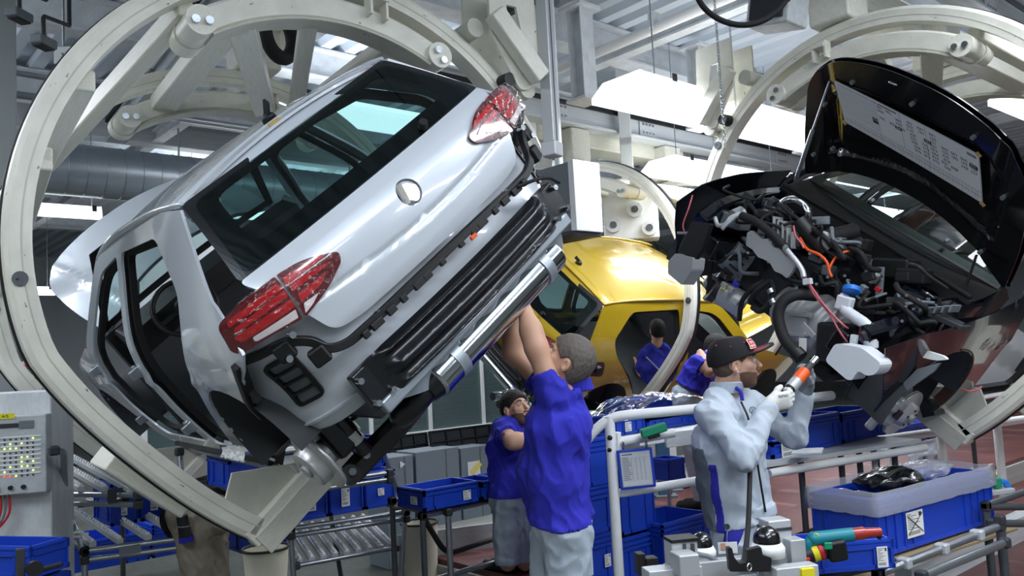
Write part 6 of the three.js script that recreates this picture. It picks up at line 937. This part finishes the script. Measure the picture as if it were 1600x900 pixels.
  const ears = (r, u, f) => { let d = 1; for (const s of [-1, 1]) { const e = ell(s * .08, -.004, -.008, .012, .033, .02)(r, u, f), h = Math.hypot((r - s * .092) / .01, (u + .002) / .018, (f + .004) / .01) - 1; d = Math.min(d, Math.max(e, -h * .008)); } return d; };
  const nk = cone(J.neck, hp(0, -.04, -.025), .062, .055), headF = (x, y, z) => { const q = H((r, u, f) => smin(headL(r, u, f), ears(r, u, f), .006))(x, y, z); return smin(q, nk(x, y, z), .03); };
  { const [lo, hi] = boundsOf([HC], .16); parts.push(isoMesh(headF, lo, hi, S.headCell ?? .006)); }
  for (const s of ['L', 'R']) if (S['hand' + s]) { const h = handField(J['wr' + s], ...S['hand' + s]); if (!S.glove) { const [lo, hi] = boundsOf(h.pts, .035); parts.push(isoMesh(h.f, lo, hi, .004)); } else { const [lo, hi] = boundsOf(h.pts, .04); const g = mesh('glove', isoMesh((x, y, z) => smin(h.f(x, y, z) - .003, cone(J['wr' + s], mid(J['wr' + s], J['el' + s], .16), .034, .036)(x, y, z), .012), lo, hi, .0042), S.glove[s], t); mesh('glove_cuff', [cylAB(mid(J['wr' + s], J['el' + s], .15), mid(J['wr' + s], J['el' + s], .19), .041, .041, 20)], M.cuff, g); } }
  const body = mesh('body', parts, S.skin ?? M.skin, t);
  for (const s of [-1, 1]) { const e = mesh('eye', [ball(.0125, hp(s * .032, .009, .082).toArray(), undefined, 12)], M.eye, body); mesh('iris', [ball(.006, hp(s * .0325, .009, .0915).toArray(), [1, 1, .6], 10)], M.black, e); mesh('eyebrow', [hose([hp(s * .014, .032, .098), hp(s * .032, .037, .092), hp(s * .048, .031, .078)], .0035, 8, 6)], S.hair ?? M.hairDark, body); }
  mesh('lips', [hose([hp(-.02, -.056, .088), hp(0, -.056, .098), hp(.02, -.056, .088)], .0045, 8, 6)], std(0xa06258, .6), body);
  // hair, beard
  if (S.hair) { const [lo, hi] = boundsOf([HC], .15); mesh('hair', isoMesh(H((r, u, f) => { const d = smin(cran(r, u, f), ell(0, -.005, -.03, .071, .075, .072)(r, u, f), .02) - (S.hairT ?? .009) - .004 * Math.max(0, Math.min(1, u / .08)) - .003 * noise.noise(r * 130, u * 45, f * 60); const keep = -(u * .74 - f * .68 + .012 + .15 * Math.max(0, -u - .0) * 0); const ear = -(Math.hypot(r > 0 ? r - .085 : r + .085, u + .004, f + .006) - .034); return Math.max(d, keep, ear, -(u + .07)); }), lo, hi, .006), S.hair, t); }
  if (S.beard) { const [lo, hi] = boundsOf([HC], .16); mesh('beard', isoMesh(H((r, u, f) => Math.max(headL(r, u, f) - .0022 - .0012 * noise.noise(r * 160, u * 160, f * 160), u + .036 + .28 * Math.max(0, f - .05), .0 - (f + .012), -(Math.hypot(r / .026, (u + .056) / .014, (f - .098) / .03) - 1) * .01, Math.abs(r) < .012 && u > -.04 ? .01 : -1)), lo, hi, .005), M.beard, t); mesh('moustache', [hose([hp(-.026, -.05, .082), hp(-.01, -.042, .1), hp(.01, -.042, .1), hp(.026, -.05, .082)], .0045, 12, 6)], M.beard, t); }
  if (S.cap) {
    const [lo, hi] = boundsOf([HC, hp(0, .05, .2)], .15); const c = mesh('cap', isoMesh(H((r, u, f) => { const k = (Math.hypot(r / .092, (u - .028) / .108, (f + .012) / .112) - 1) * .092; return Math.max(k, .028 + .26 * f - u, u - .122) - .004; }), lo, hi, .007), M.blackCloth, t);
    mesh('brim', panel(rpoly([[-.085, .06, .01], [.085, .06, .01], [.088, .13, .05], [.05, .185, .05], [-.05, .185, .05], [-.088, .13, .05]], 0, 5), [], (r, f) => hp(r, .052 - 1.1 * r * r + (f - .06) * .22, f).toArray(), { t: .006, max: .03 }), M.blackCloth, c);
    mesh('brim_print', panel(rpoly([[.02, .09, .01], [.08, .08, .01], [.075, .14, .03], [.03, .17, .02]], 0, 4), [], (r, f) => hp(r, .0535 - 1.1 * r * r + (f - .06) * .22, f).toArray(), { t: .002, max: .03 }), std(0x7c1620, .6), c);
    const tex = decal(canvasTex(128, 128, (x) => { x.fillStyle = '#b3242c'; x.fillRect(0, 0, 128, 128); x.strokeStyle = '#e9dcd6'; x.lineWidth = 8; x.strokeRect(6, 6, 116, 116); x.fillStyle = '#e9dcd6'; x.font = 'bold 46px sans-serif'; x.fillText('CHI', 22, 62); x.fillRect(20, 78, 36, 26); x.fillRect(68, 78, 38, 26); x.fillStyle = '#b3242c'; x.fillRect(28, 88, 20, 8); x.fillRect(78, 88, 18, 8); }));
    mesh('patch', panel([[0, 0], [1, 0], [1, 1], [0, 1]], [], (a, b) => { const an = (14 + 34 * a) * D2R, rr = (1.075 - .16 * b * b - .03 * b); return hp(Math.sin(an) * .092 * rr, .066 + .046 * b, Math.cos(an) * .112 * rr - .012).toArray(); }, { one: true, max: .2, flip: true }), tex, c);
    for (const [a, b] of [[60, .10], [95, .09], [130, .10]]) mesh('eyelet', [ball(.004, hp(Math.sin(a * D2R) * .092, b, Math.cos(a * D2R) * .11 - .012).toArray())], M.redWire, c);
    mesh('earring', [ball(.005, hp(.094, -.03, -.004).toArray())], M.chrome, t);
  }
  // clothing
  const T = S.top, fold = (x, y, z) => { const a = 1 - Math.abs(noise.noise(x * 7 + y * 3, y * 5 - z * 4, z * 7)) * 2.4, b = 1 - Math.abs(noise.noise(x * 15 + 9, y * 11 + x * 6, z * 15)) * 2.4; return -.013 * Math.max(0, a) - .007 * Math.max(0, b) + .009; };
  const axU = up, hemAt = T.hem.dot(axU);
  const sleeve = []; for (const s of ['L', 'R']) { const A = J['sh' + s], Bq = J['el' + s], Wq = J['wr' + s]; if (T.long) { sleeve.push(cone(A, Bq, .066, .056), cone(Bq, mid(Bq, Wq, .88), .056, .045)); } else { sleeve.push(cone(A, mid(A, Bq, .5), .070, .070)); } }
  const topTorso = uni([...torso.map(f => inflate(f, T.ease ?? .015)), ...sleeve], .03);
  const cutSleeve = (x, y, z) => { if (T.long) return -1; let c = -1; for (const s of ['L', 'R']) { const A = J['sh' + s], Bq = J['el' + s], d = Bq.clone().sub(A).normalize(), q = (x - A.x) * d.x + (y - A.y) * d.y + (z - A.z) * d.z - A.distanceTo(Bq) * .52, near = cone(A, J['wr' + s], .12, .12)(x, y, z); if (near < 0 && q > 0) c = Math.max(c, q); } return c; };
  const neckCut = (x, y, z) => { const d = HC.clone().sub(J.neck).normalize(); return (x - J.neck.x) * d.x + (y - J.neck.y) * d.y + (z - J.neck.z) * d.z - (T.collar ?? .035); };
  const neckNear = cone(J.neck, HC, .11, .11);
  const topF = (x, y, z) => { let d = topTorso(x, y, z) + fold(x, y, z); const n = neckNear(x, y, z) < .0 ? neckCut(x, y, z) : -1; return Math.max(d, -(x * axU.x + y * axU.y + z * axU.z - hemAt), n, cutSleeve(x, y, z)); };
  const topPts = [J.shL, J.shR, J.chest, J.pelvis, T.hem, J.elL, J.elR, ...(T.long ? [J.wrL, J.wrR] : []), ...(J.belly ? [J.belly] : [])];
  const [tlo, thi] = boundsOf(topPts, .2); const top = mesh(T.name, isoMesh(topF, tlo, thi, cell * .8), T.mat, t);
  const fwd = V(0, 1, 0).cross(lat).multiplyScalar(S.fwdSign ?? 1).normalize(), ang = (x, y, z) => { const c = J.chest, a = x - c.x, b = y - c.y, d = z - c.z, k = (a * up.x + b * up.y + d * up.z), q = V(a - up.x * k, b - up.y * k, d - up.z * k); return [Math.atan2(q.dot(lat), q.dot(fwd)) / D2R, k]; };
  for (const [nm, m, a0, a1, k0, k1, o] of T.bands ?? []) mesh(nm, isoMesh((x, y, z) => { const arms = Math.min(...sleeve.map(f => f(x, y, z))); const [a, k] = ang(x, y, z); const mida = (a0 + a1) / 2, ha = (a1 - a0) / 2; return Math.max(topF(x, y, z) - o, (Math.abs(a - mida) - ha) * .002, k - k1, k0 - k, arms < .0 ? .01 : -1); }, tlo, thi, cell * .62), m, top);
  if (T.collarMat) { const d = HC.clone().sub(J.neck).normalize(); mesh('collar', [sweep(Array.from({ length: 25 }, (_, i) => { const a = i / 24 * 2 * Math.PI; return J.neck.clone().addScaledVector(d, .018).addScaledVector(lat, .074 * Math.cos(a)).addScaledVector(fwd, .078 * Math.sin(a)); }).slice(0, 24), rect(.055, .012, .003), d, true)], T.collarMat, top); }
  // trousers
  const tr = uni([inflate(torso[2], .012), ...legs.map(f => inflate(f, .018))], .025), trTop = J.pelvis.clone().addScaledVector(up, .14).dot(up), ankY = Math.min(J.ankL.y, J.ankR.y);
  const trF = (x, y, z) => Math.max(tr(x, y, z) + fold(x, y, z) * 1.2, x * up.x + y * up.y + z * up.z - trTop, ankY - .02 - y);
  const [llo, lhi] = boundsOf([J.pelvis, J.hipL, J.hipR, J.knL, J.knR, J.ankL, J.ankR], .17); const trs = mesh('trousers', isoMesh(trF, llo, lhi, cell), S.trousers, t);
  for (const [f0, d] of S.pockets ?? []) mesh('cargo_pocket', [box(.13, .16, .02, f0.toArray(), d, .008), box(.135, .05, .026, [f0.x, f0.y + .06, f0.z], d, .008)], S.trousers, trs);
  for (const s of ['L', 'R']) { const a = J['ank' + s], g0 = S.ground ?? 0, tdir = V(fwd.x, 0, fwd.z).normalize(), c = V(a.x, g0, a.z); mesh('shoe', isoMesh(((A, Bq, C) => (x, y, z) => Math.max(smin(smin(A(x, y, z), Bq(x, y, z), .03), C(x, y, z), .03), g0 + .002 - y))(cone(c.clone().add(V(0, .04, 0)).addScaledVector(tdir, -.04), c.clone().add(V(0, .035, 0)).addScaledVector(tdir, .16), .042, .038), cone(c.clone().add(V(0, .06, 0)), V(a.x, a.y + .02, a.z), .05, .045), cone(c.clone().add(V(0, .02, 0)).addScaledVector(tdir, -.05), c.clone().add(V(0, .02, 0)).addScaledVector(tdir, .17), .03, .035)), ...boundsOf([c.clone().addScaledVector(tdir, .2), c.clone().addScaledVector(tdir, -.1), a], .08), .012), M.black, t); }
  return { t, body, top, fwd, lat, up, hp };
}
const Q = (u, v, d) => P(u, v, { d });
const camF = V(0, 0, -1).applyQuaternion(camera.quaternion), camR = V(1, 0, 0).applyQuaternion(camera.quaternion), camU = V(0, 1, 0).applyQuaternion(camera.quaternion);
const dirI = (r, u, f) => camR.clone().multiplyScalar(r).addScaledVector(camU, u).addScaledVector(camF, f);
const onY = (p, y) => V(p.x, y, p.z);
const crest = decal(canvasTex(64, 64, (x) => { x.fillStyle = '#ffffff'; x.fillRect(0, 0, 64, 64); x.strokeStyle = '#3a4250'; x.lineWidth = 5; x.beginPath(); x.arc(32, 32, 26, 0, 7); x.stroke(); x.lineWidth = 4; x.beginPath(); x.moveTo(20, 12); x.lineTo(32, 32); x.lineTo(44, 12); x.moveTo(12, 26); x.lineTo(24, 52); x.lineTo(32, 36); x.lineTo(40, 52); x.lineTo(52, 26); x.stroke(); })); crest.color.set(0xb9c3cd);
// man in the blue polo reaching up under the silver car
{
  const J = { head: Q(884, 566, 3.66), neck: Q(898, 606, 3.70), shL: Q(868, 622, 3.60), shR: Q(872, 618, 3.86), chest: Q(872, 668, 3.72), waist: Q(868, 738, 3.72), belly: Q(852, 738, 3.72), pelvis: Q(878, 812, 3.74), elL: Q(838, 543, 3.62), elR: Q(802, 552, 3.92), wrL: Q(815, 470, 3.70), wrR: Q(799, 478, 3.92) };
  J.hipL = Q(890, 838, 3.64); J.hipR = Q(866, 838, 3.84); J.knL = Q(888, 985, 3.62); J.knR = Q(858, 985, 3.84); J.ankL = onY(Q(893, 1120, 3.66), .09); J.ankR = onY(Q(866, 1120, 3.86), .09);
  const m = human('man in a blue polo shirt reaching up under the silver car', { J, fwdSign: 1, skin: M.skin, hair: M.hairGrey, face: dirI(-.82, .52, .12), headUp: dirI(.52, .82, -.05), build: .98, top: { name: 'polo_shirt', mat: M.shirtBlue, hem: Q(875, 812, 3.7), ease: .016, collarMat: M.shirtBlue }, trousers: M.trouser, handL: [dirI(-.2, .95, .2), dirI(-.9, -.1, .2), 1, .8], handR: [dirI(.1, .95, .1), dirI(.8, .1, .2), -1, .8], pockets: [[Q(903, 872, 3.60), [0, -.55, 0]]], cell: .013 });
  mesh('pocket_lining', [isoMesh(((a, f) => (x, y, z) => Math.max(f(x, y, z), a(x, y, z)))(cone(Q(878, 818, 3.6), Q(892, 845, 3.58), .035, .018), cone(J.pelvis, Q(884, 880, 3.66), .155, .13)), ...boundsOf([Q(884, 832, 3.6)], .13), .01)], M.shirtNavy, m.t);
  mesh('crest', [xf(new THREE.CircleGeometry(.018, 20), [0, 0, 0], [0, -1.7, 0]).translate(...Q(834, 645, 3.66).toArray())], crest, m.t);
  mesh('placket', [hose([Q(838, 622, 3.66), Q(833, 640, 3.66), Q(831, 655, 3.66)], .006, 10)], M.shirtNavy, m.t);
}
// capped worker with the nutrunner
{
  const J = { head: Q(1148, 568, 3.92), neck: Q(1133, 610, 3.94), shR: Q(1112, 648, 3.80), shL: Q(1172, 634, 4.10), chest: Q(1140, 690, 3.94), waist: Q(1146, 752, 3.95), pelvis: Q(1160, 815, 3.96), elR: Q(1164, 714, 3.66), wrR: Q(1203, 632, 3.80), elL: Q(1240, 684, 4.14), wrL: Q(1258, 612, 4.06) };
  J.hipR = Q(1146, 842, 3.88); J.hipL = Q(1180, 842, 4.04); J.knR = Q(1146, 990, 3.86); J.knL = Q(1186, 985, 4.04); J.ankR = onY(Q(1146, 1100, 3.88), .09); J.ankL = onY(Q(1190, 1100, 4.06), .09);
  const m = human('worker in a black cap and grey jacket holding a nutrunner', { J, fwdSign: 1, skin: M.skin2, hair: std(0x57463b, .9), hairT: .002, beard: true, cap: true, face: dirI(.96, .12, -.12), headUp: dirI(-.06, 1, 0), build: .92, glove: { R: M.gloveWhite, L: M.gloveGrey }, handR: [dirI(.9, .2, .2), dirI(.1, .2, .95), 1, .9], handL: [dirI(.15, .9, -.1), dirI(-.8, .2, -.3), 1, 1.05], top: { name: 'work_jacket', mat: M.jacket, long: true, hem: Q(1158, 806, 3.95), ease: .018, collar: .055, collarMat: M.jacket, bands: [['grey_side_panel', M.jacketGrey, 96, 140, -.42, .03, .004], ['blue_side_stripe', M.shirtNavy, 84, 96, -.40, -.05, .006], ['blue_side_stripe', M.shirtNavy, 140, 153, -.22, .10, .006]] }, trousers: M.trouser, cell: .013 });
  mesh('zip', [hose([Q(1158, 628, 3.84), Q(1168, 650, 3.80), Q(1178, 690, 3.80), Q(1186, 740, 3.80), Q(1196, 800, 3.80)], .005, 30)], M.black, m.top);
  mesh('crest', [xf(new THREE.CircleGeometry(.018, 20), [0, 0, 0], [0, -.75, 0]).translate(...Q(1176, 641, 3.79).toArray())], crest, m.t);
  mesh('inner_collar', [hose([Q(1150, 606, 3.86), Q(1157, 612, 3.84), Q(1160, 626, 3.83)], .009, 10)], M.shirtNavy, m.top);
  mesh('waistband', [isoMesh(((f) => (x, y, z) => Math.max(f(x, y, z), Math.abs(y - Q(1150, 795, 3.95).y) - .028))(cone(J.waist, J.pelvis, .168, .168)), ...boundsOf([Q(1152, 795, 3.95)], .2), .013)], M.jacket, m.top);
  mesh('pocket_lining', [isoMesh(((a, f) => (x, y, z) => Math.max(a(x, y, z), f(x, y, z)))(cone(Q(1146, 828, 3.80), Q(1140, 858, 3.78), .045, .03), cone(J.hipR, J.knR, .125, .09)), ...boundsOf([Q(1144, 842, 3.8)], .12), .01)], M.shirtNavy, m.t);
  const b = mesh('badge', [box(.085, .05, .004, Q(1137, 856, 3.70).toArray(), [0, -.75, 0], .001)], M.white, m.t); mesh('badge_photo', [box(.022, .03, .002, Q(1130, 854, 3.695).toArray(), [0, -.75, 0], .0005)], M.skin, b); mesh('badge_reel', [cylAB(Q(1136, 823, 3.74), Q(1136, 823, 3.72), .013, .013, 14), cylAB(Q(1136, 826, 3.73), Q(1136, 847, 3.71), .003, .003, 6)], M.chrome, b);
  { const x = decal(canvasTex(128, 48, (c) => { c.fillStyle = '#d9dad6'; c.fillRect(0, 0, 128, 48); c.fillStyle = '#15161a'; c.font = 'bold 34px sans-serif'; c.fillText('HyFlex', 6, 36); })); const o = mesh('glove_print', [xf(new THREE.PlaneGeometry(.05, .019), [0, 0, 0], [0, -41 * D2R, .1]).translate(...Q(1224, 619, 3.735).toArray())], x, m.t); }
  const n = thing('nutrunner', 'straight nutrunner with orange band held under the engine', 'power tool'); const a = Q(1222, 622, 3.9), e = Q(1270, 566, 4.02), k = (s) => a.clone().lerp(e, s);
  mesh('grip', [cylAB(k(0), k(.26), .021, .024, 18)], M.black, n); mesh('collar', [cylAB(k(.26), k(.48), .028, .028, 20)], M.castAlu, n); mesh('orange_band', [cylAB(k(.48), k(.74), .029, .029, 20)], M.orange, n); mesh('spindle', [cylAB(k(.74), k(.95), .02, .016, 16)], M.darkGrey, n); mesh('socket', [cylAB(k(.95), k(1.12), .016, .016, 12)], M.chrome, n);
}
// bending worker between stand and yellow tail
{
  const d = 5.5, J = { head: Q(806, 640, d), neck: Q(803, 658, d), shL: Q(786, 672, d - .1), shR: Q(824, 674, d + .1), chest: Q(802, 700, d), pelvis: Q(804, 775, d), elL: Q(800, 690, d - .28), wrL: Q(832, 686, d - .24), elR: Q(846, 700, d), wrR: Q(850, 660, d) };
  J.hipL = Q(792, 790, d - .05); J.hipR = Q(818, 790, d + .06); J.knL = Q(794, 880, d - .06); J.knR = Q(822, 880, d); J.ankL = onY(Q(796, 960, d), .34); J.ankR = onY(Q(824, 960, d), .34);
  const m = human('worker in a blue t-shirt with tattooed arm below the yellow exhaust', { J, ground: .25, fwdSign: 1, hair: M.hairDark, beard: true, face: dirI(.5, .35, -.6), build: .88, handL: [dirI(.9, .1, .1), dirI(0, .3, 1), 1, .6], handR: [dirI(.1, .9, 0), dirI(-1, 0, 0), -1, .6], top: { name: 'tee_shirt', mat: M.shirtBlue, hem: Q(803, 770, d), ease: .018 }, trousers: M.trouser, cell: .017, headCell: .009 });
  mesh('tattoo', [isoMesh(((f, b) => (x, y, z) => Math.max(f(x, y, z) - .002, b(x, y, z)))(cone(J.shL, J.elL, .060, .047), cone(Q(796, 685, d - .36), Q(800, 690, d - .36), .03, .03)), ...boundsOf([Q(798, 688, d - .33)], .08), .008)], std(0x6d7671, .6), m.t);
}
// man seen through the yellow car's door opening
{
  const d = 9.2, J = { head: Q(1027, 517, d), neck: Q(1026, 537, d), shL: Q(1008, 556, d), shR: Q(1048, 556, d), chest: Q(1026, 578, d), pelvis: Q(1026, 640, d), elL: Q(1000, 592, d), wrL: Q(990, 560, d + .2), elR: Q(1052, 590, d), wrR: Q(1044, 610, d + .2) };
  J.hipL = Q(1018, 652, d); J.hipR = Q(1036, 652, d); J.knL = Q(1018, 710, d); J.knR = Q(1036, 710, d); J.ankL = onY(Q(1018, 750, d), .1); J.ankR = onY(Q(1036, 750, d), .1);
  const m = human('man in blue seen from behind through the yellow door opening', { J, fwdSign: -1, hair: M.hairDark, face: dirI(-.12, 0, .98), build: .9, top: { name: 'work_shirt', mat: M.shirtNavy, hem: Q(1026, 640, d), ease: .02 }, trousers: M.trouser, cell: .022, headCell: .011 });
  mesh('white_strap', [barAB(Q(1010, 558, d - .19), Q(1030, 578, d - .19), .03, .008)], M.white, m.t);
}
// worker leaning into the yellow car's front door
{
  const d = 7.3, J = { head: Q(1120, 545, d + .1), neck: Q(1110, 556, d + .05), shL: Q(1092, 566, d - .12), shR: Q(1100, 566, d + .2), chest: Q(1092, 582, d), pelvis: Q(1070, 620, d), elL: Q(1108, 580, d - .2), wrL: Q(1094, 550, d - .1), elR: Q(1118, 584, d + .2), wrR: Q(1130, 560, d + .2) };
  J.hipL = Q(1066, 632, d - .1); J.hipR = Q(1078, 632, d + .1); J.knL = Q(1082, 702, d - .1); J.knR = Q(1092, 702, d + .1); J.ankL = onY(Q(1092, 772, d), .34); J.ankR = onY(Q(1102, 770, d + .1), .34);
  human('worker in blue and pale trousers leaning into the yellow front door', { J, ground: .25, fwdSign: 1, hair: M.hairDark, face: dirI(.9, -.1, .3), build: .88, top: { name: 'work_shirt', mat: M.shirtBlue, hem: Q(1076, 608, d), ease: .018 }, trousers: M.trouser, cell: .018, headCell: .01 });
}
// stooping man in khaki trousers behind the left hoop
{
  const d = 5.0, J = { head: Q(322, 768, d + .78), neck: Q(320, 768, d + .58), shL: Q(286, 776, d + .5), shR: Q(350, 768, d + .55), chest: Q(318, 776, d + .40), pelvis: Q(314, 806, d), elL: Q(276, 812, d + .42), wrL: Q(284, 830, d + .2), elR: Q(356, 800, d + .5), wrR: Q(352, 828, d + .4) };
  J.hipL = Q(302, 828, d - .06); J.hipR = Q(330, 828, d + .06); J.knL = Q(312, 930, d - .06); J.knR = Q(336, 925, d + .04); J.ankL = onY(Q(314, 1010, d), .09); J.ankR = onY(Q(342, 1010, d), .09);
  const m = human('stooping man in khaki trousers and black jacket behind the left hoop', { J, fwdSign: 1, hair: M.hairDark, face: dirI(-.7, -.2, .6), build: .95, handL: [dirI(.2, -.9, 0), dirI(.9, 0, 0), 1, .8], top: { name: 'black_jacket', mat: M.blackCloth, long: true, hem: Q(312, 826, d), ease: .03 }, trousers: M.khaki, cell: .017, headCell: .01 });
  const k = thing('hand_tool', 'black hand tool beside the khaki trousers', 'power tool'); mesh('body', [cylAB(Q(284, 806, d - .18), Q(290, 838, d - .18), .032, .036, 16)], M.black, k); mesh('blue_base', [cylAB(Q(290, 838, d - .18), Q(291, 846, d - .18), .04, .042, 16)], M.shirtNavy, k); mesh('trim_ring', [xf(new THREE.TorusGeometry(.034, .004, 6, 20), Q(287, 822, d - .18).toArray(), [Math.PI / 2, 0, 0])], M.midGrey, k);
}
// distant worker at right
{
  const d = 9.5, J = { head: Q(1440, 520, d), neck: Q(1440, 540, d), shL: Q(1425, 556, d), shR: Q(1456, 556, d), chest: Q(1440, 576, d), pelvis: Q(1440, 630, d), elL: Q(1420, 590, d), wrL: Q(1424, 625, d), elR: Q(1460, 590, d), wrR: Q(1458, 625, d) };
  J.hipL = Q(1432, 640, d); J.hipR = Q(1449, 640, d); J.knL = Q(1431, 690, d); J.knR = Q(1452, 690, d); J.ankL = onY(Q(1430, 730, d), .1); J.ankR = onY(Q(1454, 730, d), .1);
  human('distant worker whose pale trousers show behind the support arm', { J, fwdSign: 1, hair: M.hairDark, face: dirI(.3, 0, -.9), build: .88, top: { name: 'work_shirt', mat: M.shirtNavy, hem: Q(1440, 632, d), ease: .02 }, trousers: M.trouser, cell: .024, headCell: .014 });
}
scene.traverse(o => { if (o.isMesh) { o.castShadow = true; o.receiveShadow = true; } });
renderer.render(scene, camera);
